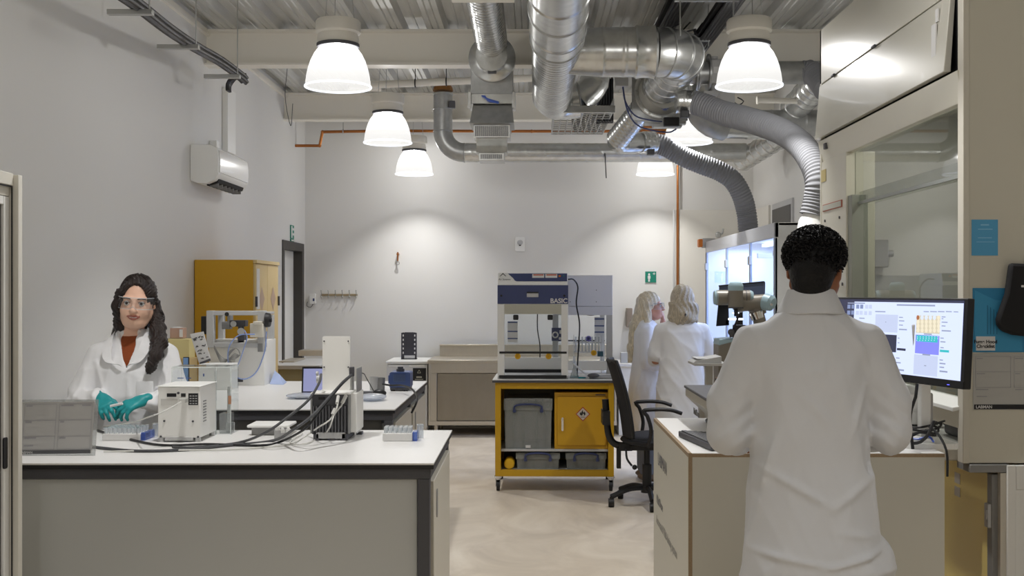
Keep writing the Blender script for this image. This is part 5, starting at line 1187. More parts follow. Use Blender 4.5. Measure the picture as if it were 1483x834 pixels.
# ================================================================== FUME HOOD (right)
HX = 1.716; y0, y1 = 4.37, 6.53; HB = 2.60
t = thing('fume_hood', 'tall cream walk-up fume hood with glass sash filling the right side', 'fume hood', ((HX+HB)/2, (y0+y1)/2, 0))
ye_ = 6.0
part('end_panel', MB().box(HX, HB, y0, y0+.035, .90, 3.30), M_hood, t, bevel=.004)
part('end_trim', MB().box(HX-.004, HX+.022, y0-.006, y0+.05, .90, 3.30), M_cream, t, bevel=.003)
part('far_end_panel', MB().box(HX, HB, y1-.03, y1, .90, 3.12), M_hood, t, bevel=.003)
part('jamb', MB().box(HX+.002, HX+.16, ye_, y1-.03, .90, 2.34), M_hood, t, bevel=.003); part('jamb', MB().box(HX+.09, HX+.16, y0+.035, y0+.12, .90, 2.34), M_hood, t, bevel=.003)
part('jamb_channel', MB().box(HX+.012, HX+.10, ye_-.075, ye_-.001, 1.12, 2.10), mat('channel_grey', '8b8d83', .45), t, bevel=.003)
part('upper_panel', MB().box(HX-.0, HX+.02, y0+.10, y1, 2.80, 3.12), M_hoodg, t, bevel=.003)
lo = MB(); lo.prism([(HX-.002, 2.792), (HX+.02, 2.792), (HX+.0, 2.475), (HX-.03, 2.475)], y0+.13, y1+.004, 'y'); part('hinged_panel', lo, M_hoodg, t, bevel=.003)
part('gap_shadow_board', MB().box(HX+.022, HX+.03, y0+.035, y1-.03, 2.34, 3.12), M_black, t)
part('header_fascia', MB().prism([(HX-.012, 2.463), (HX+.03, 2.463), (HX+.045, 2.335), (HX+.01, 2.335)], y0+.035, y1, 'y'), M_hood, t, bevel=.003)
b = MB()
for yy in (y1-.32, y1-1.05): b.cyl((HX-.01, yy-.02, 2.794), (HX-.01, yy+.02, 2.794), .008)
part('catch', b, M_dark, t)
part('latch', MB().box(HX-.018, HX, y1-.18, y1-.14, 2.40, 2.435), M_dark, t, bevel=.003)
part('sticker_column', MB().box(HX-.022, HX-.016, y0+.24, y0+.29, 2.56, 2.70).box(HX-.016, HX-.010, y0+.23, y0+.26, 2.705, 2.76), M_paper, t)
part('roof', MB().box(HX+.03, HB, y0+.035, y1-.03, 3.08, 3.12), M_hood, t)
part('upper_sash', MB().box(HX+.05, HX+.056, y0+.05, ye_, 2.06, 2.40), M_hglass, t)
part('lower_sash', MB().box(HX+.075, HX+.081, y0+.05, ye_, 1.13, 2.12), M_hglass, t)
part('sash_edge', MB().box(HX+.046, HX+.060, y0+.04, ye_, 2.046, 2.062), mat('glass_edge_green', '858a86', .3), t)
part('liner_back', MB().box(HB-.06, HB-.04, y0+.035, y1-.03, .93, 3.08), mat('hood_liner', 'c3c2bc', .5), t)
part('liner_ceiling', MB().box(HX+.12, HB-.06, y0+.035, y1-.03, 2.60, 2.62), mat('hood_liner', 'c3c2bc', .5), t)
part('liner_far', MB().box(HX+.12, HB-.06, y1-.05, y1-.03, .93, 2.60), mat('hood_liner', 'c3c2bc', .5), t)
part('worktop', MB().box(HX+.02, HB-.04, y0+.035, y1-.03, .90, .935), mat('hood_worktop_grey', '9d9e9a', .4), t, bevel=.003)
part('worktop_lip', MB().box(HX-.04, HX+.03, y0+.10, y1-.03, .895, .945), M_cream, t, bevel=.006)
part('aerofoil', MB().prism([(HX-.03, 1.10), (HX+.09, 1.125), (HX+.09, 1.14), (HX-.03, 1.118)], y0+.035, ye_, 'y'), M_white, t, bevel=.003)
part('lower_fascia', MB().box(HX+.10, HX+.12, y0+.035, ye_, 1.0, 1.12), M_cream, t, bevel=.003)
# red framed label on the jamb
lb = part('warning_label', MB().box(HX-.002, HX+.002, PX(1,1)*0+1600*HX/(1190.5-767)*0+6.07, 6.46, 2.045, 2.085), mat('label_red_frame', 'a8553c', .5), t)
part('label_field', MB().box(HX-.004, HX-.002, 6.08, 6.45, 2.05, 2.08), mat('label_field', 'b9bab0', .5), lb)
part('amber_label', MB().box(HX-.001, HX+.002, 6.40, 6.50, 2.22, 2.29), mat('amber_label', 'b3a36d', .5), t)
b = MB()
for yy in (6.12, 6.42): b.cyl((HX-.003, yy, 1.99), (HX+.002, yy, 1.99), .008)
b.cyl((HX-.004, 6.06, 1.62), (HX+.002, 6.06, 1.62), .009)
part('screw', b, M_dark, t)['kind'] = 'stuff'
# service outlets inside on the far wall
for (py, h) in ((375, .12), ):
    part('service_box', MB().box(HX+.20, HX+.36, y1-.14, y1-.05, 1.72, 1.88).cyl((HX+.36, y1-.1, 1.80), (HX+.40, y1-.1, 1.80), .02), M_grey, t, bevel=.004)
part('service_valve', MB().cyl((HX+.24, y1-.12, 1.60), (HX+.24, y1-.05, 1.60), .05).cyl((HX+.24, y1-.12, 1.40), (HX+.24, y1-.05, 1.40), .05).tube([(HX+.28, y1-.12, 1.70), (HX+.26, y1-.13, 1.62)], .01, 6).tube([(HX+.25, y1-.13, 1.45), (HX+.30, y1-.14, 1.52), (HX+.38, y1-.14, 1.52)], .012, 6), M_grey, t)
L_ = bpy.data.lights.new('hood_fill_light', 'AREA'); L_.shape = 'RECTANGLE'; L_.size = .15; L_.size_y = 1.2; L_.energy = 9; L_.color = (1, .98, .92)  # added fill to brighten the hood interior, not a fitting of the hood
lo = bpy.data.objects.new('hood_fill_light', L_); lo.location = (2.2, 5.3, 2.59); C.objects.link(lo)
# base
part('base_leg', MB().box(HB-.05, HB, y0+.05, y0+.10, 0, .90), M_lgrey, t, bevel=.002); part('base_leg', MB().box(HX+.12, HX+.17, 6.45, 6.5, 0, .90), M_lgrey, t, bevel=.002)
part('frame_panel', MB().box(HX+.165, HX+.20, y0-.02, y0+.0, 0, .895).box(HX+.2005, HB, y0-.02, y0, .80, .895).box(HX+.2005, HB, y0-.012, y0-.0, 0, .7995), M_white, t, bevel=.003)
part('end_pillar', MB().box(HX+.142, HX+.166, y0-.01, y0+.035, 0, .863), M_cream, t)
part('worktop_end', MB().box(HX+.02, HX+.18, y0-.012, y0+.12, .865, .897), M_grey, t, bevel=.003)
# yellow cabinet beneath
yc = thing('safety_cabinet', 'pale yellow cabinet under the fume hood, beside the white cart', 'cabinet', (2.1, 4.9, 0))
cx = 1.84
part('body', MB().box(cx+.02, HB-.1, 4.42, 5.35, .02, .855), M_yeld, yc, bevel=.003)
dr = part('door', MB().box(cx, cx+.02, 4.43, 5.34, .03, .85), mat('yellow_enamel_door', 'f2dc7e', .35), yc, bevel=.003)
part('edge_trim', MB().box(cx-.006, cx+.02, 4.385, 4.43, .02, .862), M_grey, yc, bevel=.003)
part('top_trim', MB().box(cx-.006, cx+.02, 4.385, 5.36, .852, .866), mat('brown_trim', '77685a', .5), yc, bevel=.002)
part('notice', MB().box(cx-.002, cx, 4.72, 4.78, .755, .80).box(cx-.002, cx, 4.72, 4.78, .70, .74), M_paper, dr)
part('catch', MB().box(cx-.02, cx, 4.39, 4.425, .64, .735).box(cx-.024, cx-.018, 4.395, 4.41, .67, .71), M_lgrey, yc, bevel=.003)
part('lock', MB().cyl((cx-.006, 4.96, .42), (cx, 4.96, .42), .014), M_dark, dr)
# posters and glove on the end panel
def poster(name, px0, px1, py0, py1, m, label, cat, y=y0, th=.002):
    return solo(name, MB().box(PX(px0, y), PX(px1, y), y-th, y-.0002, PZ(py1, y), PZ(py0, y)), m, label, cat, smooth=False)
ys = y0-.0005
t2 = poster('poster', 1407, 1445, 318, 370, M_bluelt, 'small pale blue notice on the end of the fume hood, above the others', 'notice', ys)
ln = MB()
for (u0, u1, v, h) in ((1420, 1432, 325, 1.6), (1416, 1437, 331.5, 1), (1416, 1436, 344, 1), (1414, 1440, 350, .7)): ln.box(PX(u0, ys), PX(u1, ys), ys-.003, ys-.002, PZ(v+h, ys), PZ(v-h*.2, ys))
part('printed_lines', ln, mat('pale_blue_print', '8fc6e4', .6), t2)
t3 = poster('poster', 1408.5, 1500, 417, 510, M_bluepaper, 'large deep blue poster hanging behind the black glove', 'poster', ys)
part('paler_page', MB().prism([(PX(1411, ys), PZ(420, ys)), (PX(1411, ys), PZ(508, ys)), (PX(1480, ys), PZ(508, ys)), (PX(1480, ys), PZ(440, ys)), (PX(1440, ys), PZ(434, ys))], ys-.0035, ys-.002, 'y'), mat('poster_blue_light', '3c96c2', .6), t3)
ln = MB()
for k in range(4): ln.box(PX(1429+k*4.5, ys), PX(1430+k*4.5, ys), ys-.0045, ys-.0035, PZ(484, ys), PZ(442+k*3, ys))
part('printed_lines', ln, mat('poster_line', '2b6f93', .6), t3)
l = part('checklist_label', MB().box(PX(1413, ys), PX(1440.5, ys), ys-.005, ys-.0036, PZ(507.5, ys), PZ(487, ys)), M_paper, t3, smooth=False)
for i, (tx, yy) in enumerate((('Fume Hood', 497), ('Checklist', 503.5))):
    text('lettering', tx, .019, (PX(1426.5, ys), ys-.0058, PZ(yy, ys)), X_, Z_, M_ink, l, .0003, 'CENTER', bold=.0005)
t4 = poster('form_sheet', 1409, 1500, 512, 593, mat('form_sheet_grey', 'b9b8b4', .6), 'grey printed form with black footer under the blue poster', 'form', ys)
ln = MB()
def gl(x0_, x1_, y0_, y1_): ln.box(PX(x0_, ys), PX(x1_, ys), ys-.003, ys-.002, PZ(y1_, ys), PZ(y0_, ys))
for v in (516, 538, 561): gl(1412.5, 1463.5, v-.25, v+.25); gl(1468.5, 1498, v-.25, v+.25)
for u in (1412.5, 1463.5, 1468.5): gl(u-.25, u+.25, 516, 561)
for (u, v, w) in ((1414, 519, 9), (1414, 541, 12), (1413, 564, 18), (1414, 574, 15), (1470, 519, 12), (1470, 541, 7), (1470, 564, 11)): gl(u, u+w, v-.6, v+.6)
part('form_lines', ln, M_paperg, t4)
part('footer_strip', MB().box(PX(1410.5, ys), PX(1499, ys), ys-.0035, ys-.002, PZ(592.5, ys), PZ(585.5, ys)), M_ink, t4)
text('lettering', 'LABMAN', .0165, (PX(1412.5, ys), ys-.0045, PZ(591, ys)), X_, Z_, M_paper, t4, .0003, bold=.0004)
gl_ = [(1462, 381), (1483, 382), (1520, 384), (1524, 484), (1483, 487), (1466, 485), (1450, 479), (1444, 470), (1443, 462), (1447, 450), (1456, 425), (1460, 395)]
m = MB(); m.prism([(PX(a, ys-.03), PZ(b_, ys-.03)) for a, b_ in gl_], ys-.045, ys-.008, 'y')
g = solo('heat_glove', m, M_blackm, 'black heat resistant glove hanging in front of the blue poster', 'glove', bevel=.012)
part('white_mark', MB().box(PX(1479, ys-.045), PX(1486, ys-.045), ys-.048, ys-.0455, PZ(416, ys), PZ(413, ys)), M_paper, g)
part('hanging_hook', MB().cyl((PX(1490, ys), ys-.03, PZ(384, ys)), (PX(1490, ys), ys-.001, PZ(374, ys)), .006), M_alu, g)
# items in the hood
q = Vector((HX+.30, 5.0, .935))
b = thing('wash_bottle', 'blue capped white bottle inside the fume hood', 'bottle', q); 
part('body', MB().lathe([(.045, 0), (.048, .02), (.048, .5), (.03, .56)], q, 24), mat('blue_bottle', '1f5f86', .3), b); part('cap', MB().lathe([(.03, .56), (.035, .57), (.035, .61), (.0, .615)], q, 24), M_white, b)
solo('dark_pump', MB().rbox(HX+.16, HX+.40, 4.75, 5.0, .935, 1.09, .02), M_dark, 'dark squat pump in the fume hood behind the cables', 'pump', bevel=.004)
solo('glass_beaker', MB().shell([(.05, 0), (.052, .12), (.055, .13)], (HX+.16, 4.62, .936), 28), M_vial, 'empty glass beaker in the fume hood', 'beaker')
b = MB()
for k in range(4): b.tube([(HX+.2+k*.02, 5.2, .96), (HX+.25, 5.4+k*.05, 1.02), (HX+.3, 5.7, .97)], .01, 6)
solo('dark_tubing', b, M_cable, 'dark tubing lying on the fume hood worktop', 'tubing')
# ================================================================== WHITE CART with ply edges
cd = 3.96; CT = 1.0; sC = 1600/cd
x0, x1 = PX(997, cd), PX(1368, cd); yb = 5.06
t = thing('equipment_cart', 'large white cart with exposed ply edges and grey lettering', 'cart', ((x0+x1)/2, 4.5, 0))
M_cartp = mat('cart_white_laminate', 'c9c6ba', .4)
part('front_panel', MB().box(x0+.014, x1, cd, cd+.02, 0.02, CT-.014), M_cartp, t)
part('ply_edge', MB().box(x0, x0+.014, cd-.001, cd+.02, .02, CT-.001).box(x0+.014, x1, cd-.001, cd+.02, CT-.014, CT-.002), M_ply, t)
part('side_panel', MB().box(x0-.001, x0+.0, cd, yb, .02, CT-.0), M_cartp, t)
part('carcass', MB().box(x0+.001, x1-.002, cd+.02, yb, .02, CT-.016), M_ply, t)
part('cart_top', MB().box(x0+.012, x1, cd+.001, yb, CT-.014, CT), M_top, t)
part('side_ply_edge', MB().box(x0-.0015, x0+.012, cd+.001, yb, CT-.014, CT+.0004), M_ply, t)
part('castor', MB().box(x0+.06, x1-.06, cd+.06, yb-.06, 0, .02), M_black, t)
left = Vector((0, -1, 0))
def side_txt(px, py, px2, body, zh, m=M_inkg):
    ya_ = 1600*x0/(px-767); z = PZ(py, ya_); return text('lettering', body, zh, (x0-.0022, ya_, z), left, Z_, m, t, .0003)
side_txt(953.5, 672, 965, 'LABMAN', .079, mat('lettering_grey', '77767a', .6))
side_txt(951.5, 727, 961, 'MultiDose', .054, mat('lettering_grey', '77767a', .6))
side_txt(951, 756, 982, 'Automated Multi-dosing system', .054, mat('lettering_pale', 'a2a09c', .6))
# keyboard on the cart
q = P(1005, 640, 1600*(H0-CT-.01)/(640-VY))
kx0, kx1 = .62, .80; ky0, ky1 = 4.04, 4.42
q = Vector((.685, 4.22, CT))
kb = thing('keyboard', 'dark grey keyboard at the near left corner of the white cart', 'keyboard', q, math.radians(9))
KW, KD = .12, .205
L('keyboard_body', MB().prism([(-KW*.5, .001), (KW*.62, .001), (KW*.62, .012), (-KW*.5, .024)], -KD, KD, 'y'), M_dark, kb, bevel=.004)
ks = MB()
for i in range(13):
    for j in range(5):
        xx = -KW*.44+j*.022; yy = -KD+.05+i*.0265; zz = .024-(xx+KW*.5)/(KW*1.12)*.012
        ks.box(xx, xx+.018, yy, yy+.022, zz-.002, zz+.005)
L('key', ks, mat('key_grey', '5e5f62', .5), kb)['kind'] = 'stuff'
L('space_strip', MB().box(KW*.44, KW*.56, -KD+.02, KD-.02, .012, .016), M_black, kb)
L('touch_pad', MB().box(-KW*.44, KW*.4, -KD+.004, -KD+.045, .012, .022), M_black, kb)
# keyboard tray/dark mat frame behind
solo('rubber_mat', MB().rbox(.80, 1.0, 4.15, 5.0, CT, CT+.006, .05, 'z').torus((.86, 4.9, CT+.006), .03, .004), mat('mat_grey', 'a5a49a', .5), 'thin grey mat between keyboard and grey machine', 'mat')
solo('power_cable', MB().tube([(.90, 4.15, CT+.008), (.80, 4.45, CT+.008), (.775, 4.7, CT+.008), (.79, 4.93, CT+.008), (.86, 4.96, CT+.008)], .005, 6), M_cable, 'dark lead lying along the foot of the grey machine', 'cable')
# MultiDose machine: grey front (faces left), dark top
my0, my1 = 4.35, 5.0
xm = PX(992, my1); 
pm = thing('dosing_machine', 'grey sloping fronted machine with dark top and MultiDose lettering', 'machine', (1.0, 4.7, CT))
zt = PZ(557.5, my1)
mx = .705+.0
pf = [(mx+.10, CT+.006), (mx+.085, CT+.03), (mx, CT+.11), (mx, zt-.01), (1.17, zt-.01), (1.17, CT+.006)]
part('casing', MB().prism(pf, my0, my1, 'y'), mat('machine_grey', 'a9a498', .35), pm, bevel=.004)
part('top_plate', MB().box(mx-.006, 1.175, my0-.004, my1+.004, zt-.012, zt), M_dark, pm, bevel=.003)
part('front_foot', MB().box(mx+.10, 1.1, my0+.01, my1-.01, CT, CT+.012), M_black, pm)
part('emergency_stop', MB().cyl((mx+.14, my1-.10, zt), (mx+.14, my1-.10, zt+.025), .016).cyl((mx+.14, my1-.10, zt+.025), (mx+.14, my1-.10, zt+.038), .022), M_black, pm)
part('brass_cap', MB().cyl((mx+.14, my1-.10, zt+.036), (mx+.14, my1-.10, zt+.042), .017), M_copper, pm)
part('top_block', MB().box(mx+.22, mx+.27, my0+.33, my0+.40, zt, zt+.055).box(mx+.02, mx+.16, my0+.03, my0+.12, zt, zt+.012), M_black, pm, bevel=.003)
text('lettering', 'MultiDose', .038, (mx-.0015, my1-.26, zt-.10), left, Z_, mat('lettering_dark', '5f5d58', .6), pm, .0006, bold=.0008)
# monitor on the cart
A_ = Vector((PX(1396, 3.85), 3.85, PZ(564, 3.85))); B_ = Vector((PX(1200, 4.69), 4.69, 0)); B_.z = A_.z
u = (B_-A_); Lm = u.length; u.normalize(); hgt = .318; tilt = math.radians(3); n = u.cross(Z_).normalized()
if n.y > 0: n = -n
up = (Z_-n*math.tan(tilt)*1.0).normalized(); n = n if abs(n.dot(up)) < 1e-6 else (n-up*n.dot(up)).normalized()
A_ = A_-up*0
mo = thing('monitor', 'large black framed monitor showing a white control window with coloured trays', 'monitor', (A_+B_)/2); WM[mo.name] = Matrix.Translation((A_+B_)/2)
def mq(u0, v0, u1, v1, off, th, mb=None):
    # u from the right (near) edge 0..1 towards the far end, v from bottom
    mb = mb or MB(); q = [A_+u*(Lm*a)+up*(hgt*b)+n*off for a, b in ((u1, v0), (u0, v0), (u0, v1), (u1, v1))]
    mb.quad(*q, -th) if (q[1]-q[0]).cross(q[3]-q[0]).dot(n) > 0 else mb.quad(*q, th); return mb
part('casing', mq(0, 0, 1, 1, 0, .03), M_black, mo, bevel=.004)
part('bezel', mq(0, 0, 1, .085, .003, .003), M_blackm, mo, bevel=.001)
scr_bg = emis('screen_frame_blue', '4a4d6b', .5); scr_w = emis('screen_white', 'cdd8fb', 1.0); scr_p = emis('screen_pale', 'bcc6e2', .95); scr_g = emis('screen_grey', '9aa3c0', .8)
scr_d = emis('screen_dark', '3d405a', .6); scr_v = emis('screen_violet', '7f83f5', 1.0); scr_t = emis('screen_teal', '35b1b7', 1.0); scr_b = emis('screen_beige', 'cdc4ab', .95); scr_s = emis('screen_slate', '7f8db4', .9); scr_r = emis('screen_brown', 'a86a45', .9)
sc_ = part('screen', mq(.02, .085, .985, .975, .0015, .0015), scr_bg, mo)
part('window_area', mq(.022, .088, .80, .945, .002, .0005), scr_w, sc_)
def px2uv(px, py):     # picture position on the tilted screen plane
    # intersect the sight line with the screen plane
    o = Vector((0, 0, H0)); d_ = Vector(((px-VX)/F, 1, -(py-VY)/F)); tt = (A_-o).dot(n)/d_.dot(n); p_ = o+d_*tt-A_
    return p_.dot(u)/Lm, p_.dot(up)/hgt
def sq(x0_, y0_, x1_, y1_, m, name='screen_item', off=.0026):
    ua, va = px2uv(x0_, y1_); ub, vb = px2uv(x1_, y0_)
    return part(name, mq(min(ua, ub), min(va, vb), max(ua, ub), max(va, vb), off, .0003), m, sc_)
def Zs(x, y): return 1195+x/5.214, 420+y/5.2125
def szq(x0_, y0_, x1_, y1_, m, name='screen_item', off=.0026):
    a = Zs(x0_, y0_); b_ = Zs(x1_, y1_); return sq(a[0], a[1], b_[0], b_[1], m, name, off)
szq(380, 188, 555, 312, scr_p); szq(440, 340, 545, 462, scr_d, 'dark_tray'); szq(690, 196, 875, 322, scr_b, 'vial_tray'); szq(682, 347, 868, 476, scr_v, 'violet_tray'); szq(694, 350, 855, 386, scr_t, 'teal_rows', .003); szq(670, 500, 856, 634, scr_p)
m = MB()
def disc(mb, x, y, r, off):
    uu, vv = px2uv(*Zs(x, y)); c = A_+u*(Lm*uu)+up*(hgt*vv)+n*off; mb.cyl(c, c+n*.0004, r, n=14)
wm, bm = MB(), MB()
for i in range(6):
    for j in range(4): disc(wm if (j == 0 and 0 < i < 5) else bm, 707+31*i, 208+32*j, .0085, .0030)
part('white_wells', wm, scr_w, sc_); part('beige_wells', bm, emis('screen_beige2', 'ded5bd', 1), sc_)
rm = MB(); disc(rm, 707, 208, .0088, .0036); part('brown_well', rm, scr_r, sc_)
dm = MB()
for i in range(8):
    for j in range(3): disc(dm, 703+22*i-(4 if j == 2 else 0), 354+13*j, .0018, .0036) if not (j == 2 and i > 6) else None
part('teal_dots', dm, scr_w, sc_)
for (x, y) in ((172, 110), (203, 110), (238, 110), (268, 110), (170, 155), (200, 155)): szq(x, y, x+24, y+30, scr_s, 'slot_icon')
for (x, y) in ((306, 112), (334, 112), (236, 158), (264, 158), (298, 160), (332, 160)): szq(x, y, x+24, y+28, scr_p, 'slot_icon')
tl = MB()
def tline(x0_, y0_, x1_, y1_, mb):
    a = Zs(x0_, y0_); b_ = Zs(x1_, y1_); ua, va = px2uv(a[0], b_[1]); ub, vb = px2uv(b_[0], a[1]); mq(min(ua, ub), min(va, vb), max(ua, ub), max(va, vb), .0027, .0003, mb)
for (x, y, w) in ((175, 96, 130), (545, 112, 290), (382, 160, 78), (748, 160, 40), (798, 160, 50), (856, 160, 50), (916, 160, 45), (975, 162, 35), (562, 203, 30), (562, 230, 40), (562, 262, 30), (562, 295, 60), (884, 200, 30), (884, 214, 14), (884, 240, 45), (884, 268, 30), (884, 305, 70), (552, 360, 14), (552, 395, 14), (875, 360, 25), (875, 388, 38), (875, 432, 25), (750, 330, 60), (738, 485, 60), (868, 525, 26), (868, 552, 45), (868, 580, 35), (868, 612, 60), (540, 510, 26), (540, 545, 35), (540, 600, 60), (262, 210, 40), (875, 690, 110), (458, 238, 8), (752, 568, 16)): tline(x, y, x+w, y+6, tl)
part('screen_text', tl, scr_g, sc_)
szq(546, 442, 612, 454, scr_d, 'dark_button'); szq(870, 455, 940, 467, scr_t, 'teal_text')
part('power_light', mq(.085, .028, .10, .036, .004, .0005), emis('power_led', '5a5af5', 2), mo)
bb = MB()
for k in range(5): mq(.2+k*.035, .0, .21+k*.035, .01, .006, .008, bb)
part('button', bb, M_black, mo)
# monitor stand
mc = A_+u*Lm*.35-n*.06
st = MB(); st.box(mc.x-.02, mc.x+.02, mc.y-.02, mc.y+.02, CT+.02, A_.z+.15); part('stand_column', st, M_white, mo, bevel=.006)
part('stand_head', MB().box(mc.x-.05, mc.x+.05, mc.y-.03, mc.y+.05, A_.z+.10, A_.z+.22), M_lgrey, mo, bevel=.006)
part('stand_foot', MB().rbox(mc.x-.10, mc.x+.10, mc.y-.10, mc.y+.10, CT, CT+.02, .03, 'z'), M_white, mo)
solo('video_cable', MB().tube([P(1328, 556, 3.98), P(1326, 575, 3.97), P(1320, 592, 3.98), P(1318, 612, 4.0), Vector((P(1322, 640, 4.0).x, 4.0, CT+.01))], .006, 8), M_cable, 'black lead hanging below the monitor down to the cart', 'cable')
# white device on the cart with cables
bx0 = PX(1316, 4.12); 
solo('white_supply_box', MB().box(bx0, bx0+.085, 4.08, 4.22, CT, CT+.035), M_white, 'small white box on the cart under the monitor', 'device', bevel=.004)
q = P(1330, 588, 4.2)
wd = thing('vortex_device', 'white rounded device on the cart half behind the man', 'device', (PX(1322, 4.25), 4.25, CT)); 
part('body', MB().lathe([(.06, 0), (.06, .02), (.05, .06), (.045, .12), (.07, .15), (.075, .19), (.05, .215), (0, .22)], (PX(1318, 4.25), 4.25, CT), 28), M_white, wd)
part('grey_side', MB().rbox(PX(1340, 4.25)-.02, PX(1340, 4.25)+.03, 4.25, 4.3, CT, CT+.19, .008), M_lgrey, wd)
cb = MB()
for k in range(5):
    c = Vector((PX(1330+k*3, 4.1), 4.08+.02*k, CT+.05+.008*k)); R_ = .035+.008*k
    pts = [c+Vector((R_*math.cos(a)*1.3, R_*math.sin(a)*.6, .012*math.sin(a*1.7+k))) for a in [i*.5+k for i in range(12)]]; cb.tube(pts, .0045, 6)
cb.tube([P(1352, 610, 4.05), P(1345, 628, 4.03), P(1333, 640, 4.02), P(1322, 642, 4.02)], .006, 6)
cb.tube([P(1345, 617, 4.1), P(1358, 628, 4.0), P(1368, 645, 3.95), P(1372, 662, 3.93), P(1372, 690, 3.93)], .0045, 6)
solo('cable_tangle', cb, M_cable, 'tangle of black cables on the right end of the white cart', 'cables')
solo('blue_cable', MB().tube([P(1318, 634, 4.06), P(1330, 636, 4.04), P(1345, 632, 4.04), P(1352, 640, 4.02)], .004, 6), M_bluet, 'blue cable among the black cables on the cart', 'cable')
# ================================================================== ROBOT ARM on its table
rd = 6.96
rt_ = thing('robot_table', 'white table with aluminium posts carrying the robot arm', 'table', (1.42, 7.1, 0))
tz = PZ(527, 6.8)
part('tabletop', MB().box(PX(1035, 6.9), 1.68, 6.85, 7.7, .86, .90), M_top, rt_, bevel=.003)
for xx in (PX(1038, 6.9), 1.62):
    for yy in (6.88, 7.62): part('leg', MB().box(xx, xx+.045, yy, yy+.045, 0, .86), M_alu, rt_, bevel=.003)
b = thing('tool_stand', 'white shelf of papers on an aluminium post beside the robot arm', 'stand', (PX(1024, 6.7), 6.7, 0))
part('post', MB().box(PX(1021, 6.7), PX(1032, 6.7), 6.68, 6.72, .04, PZ(527, 6.7)), M_alu, b, bevel=.004)
part('foot', MB().box(PX(1012, 6.7), PX(1042, 6.7), 6.55, 6.85, 0, .04), M_dark, b, bevel=.004)
part('shelf', MB().rbox(PX(1001, 6.7), PX(1048, 6.7), 6.55, 6.85, PZ(527.5, 6.7), PZ(524, 6.7), .01, 'z'), M_lgrey, b)
solo('paper_stack', MB().prism([(PX(1000, 6.7), PZ(523.8, 6.7)), (PX(1040, 6.7), PZ(523.8, 6.7)), (PX(1040, 6.7), PZ(514.5, 6.7)), (PX(1003, 6.7), PZ(521, 6.7))], 6.58, 6.8, 'y').box(PX(1006, 6.7), PX(1038, 6.7), 6.6, 6.82, PZ(516, 6.7)-.012, PZ(516, 6.7)-.008), M_lgrey, 'stack of papers on the white shelf beside the robot arm', 'papers')
ra = thing('jointed_robot', 'grey robot arm with pale blue joint caps behind the man', 'robot arm', (1.30, 7.0, .90))
J = lambda x, y, d=6.96: P(x, y, d)
part('base', MB().prism([(PX(1040, 6.9), .905), (PX(1064, 6.9), .905), (PX(1064, 6.9), PZ(492, 6.9)), (PX(1040, 6.9), PZ(499, 6.9))], 6.88, 7.08, 'y').cyl(P(1070, 500, 7.0), Vector((PX(1070, 7.0), 7.0, .90)), .075), M_robot, ra, bevel=.006)
part('base_cap', MB().prism([(PX(1040, 6.9), PZ(500, 6.9)), (PX(1066, 6.9), PZ(493.5, 6.9)), (PX(1066, 6.9), PZ(489, 6.9)), (PX(1041, 6.9), PZ(491, 6.9))], 6.875, 7.09, 'y'), M_robotc, ra, bevel=.006)
part('upper_arm', MB().cyl(J(1108, 500), J(1097, 452), .040, n=28).cyl(J(1094, 440, 6.98), J(1100, 456, 6.98), .062, .045, n=28), M_robot, ra)
part('steel_ring', MB().cyl(J(1094.5, 451), J(1098, 461), .047, .043, n=28).cyl(J(1098, 461), J(1106, 485), .036, n=24), M_chrome, ra)
part('elbow_joint', MB().cyl(J(1071, 440), J(1112, 437), .050, n=28).ball(J(1071, 441), .051, 20), M_robot, ra)
part('blue_cap', MB().lathe([(0, -.0), (.045, .0), (.052, -.02), (.053, -.045)], (0, 0, 0), 28) if False else MB().cyl(J(1108, 437, 6.93), J(1117, 439, 6.90), .054, .050, n=28).cyl(J(1117, 439, 6.90), J(1120, 440, 6.89), .050, .036, n=28), M_robotc, ra)
part('cap_dot', MB().cyl(J(1117, 441, 6.85), J(1117.5, 441, 6.84), .008), M_lgrey, ra)
part('forearm', MB().cyl(J(1037, 431), J(1086, 431), .048, n=28), M_robot, ra)
part('blue_cap', MB().cyl(J(1034, 431), J(1038.5, 431), .042, .049, n=28), M_robotc, ra)
part('blue_cap', MB().cyl(J(1085, 431), J(1090, 431), .049, .040, n=28), M_robotc, ra)
part('wrist', MB().cyl(J(1065.5, 446, 6.90), J(1065.5, 420, 6.90), .046, n=28), M_robot, ra)
part('blue_cap', MB().lathe([(.0, .055), (.035, .052), (.045, .04), (.048, .025), (.046, 0)], J(1065.5, 421, 6.90), 28), M_robotc, ra)
part('wrist_seam', MB().cyl(J(1065.5, 446.5, 6.90), J(1065.5, 444.5, 6.90), .047, n=28).cyl(J(1079, 431), J(1080, 431), .0495, n=28), M_dark, ra)
part('gripper', MB().cyl(J(1065.5, 446, 6.9), J(1066, 458, 6.9), .012).tube([J(1067, 450, 6.88), J(1068, 462, 6.86), J(1064, 472, 6.88), J(1060, 482, 6.9)], .008, 6).box(J(1060, 0).x, J(1076, 0).x, 6.86, 6.94, J(0, 492).z, J(0, 470).z), M_black, ra, bevel=.003)
part('gripper_finger', MB().cyl(J(1058, 478, 6.86), J(1060, 488, 6.86), .014).ball(J(1059, 481, 6.86), .022, 12), M_dark, ra)
part('tool_light', MB().box(J(1056, 0).x, J(1077, 0).x, 6.98, 6.99, J(0, 463.5).z, J(0, 461).z).box(J(1062, 0).x, J(1071, 0).x, 6.98, 6.99, J(0, 454).z, J(0, 452.6).z), M_led, ra)
hb = thing('hanging_cloth', 'black hanging sleeve below the left end of the robot arm', 'cloth', J(1046, 470))
WM[hb.name] = Matrix.Translation(J(1046, 470))
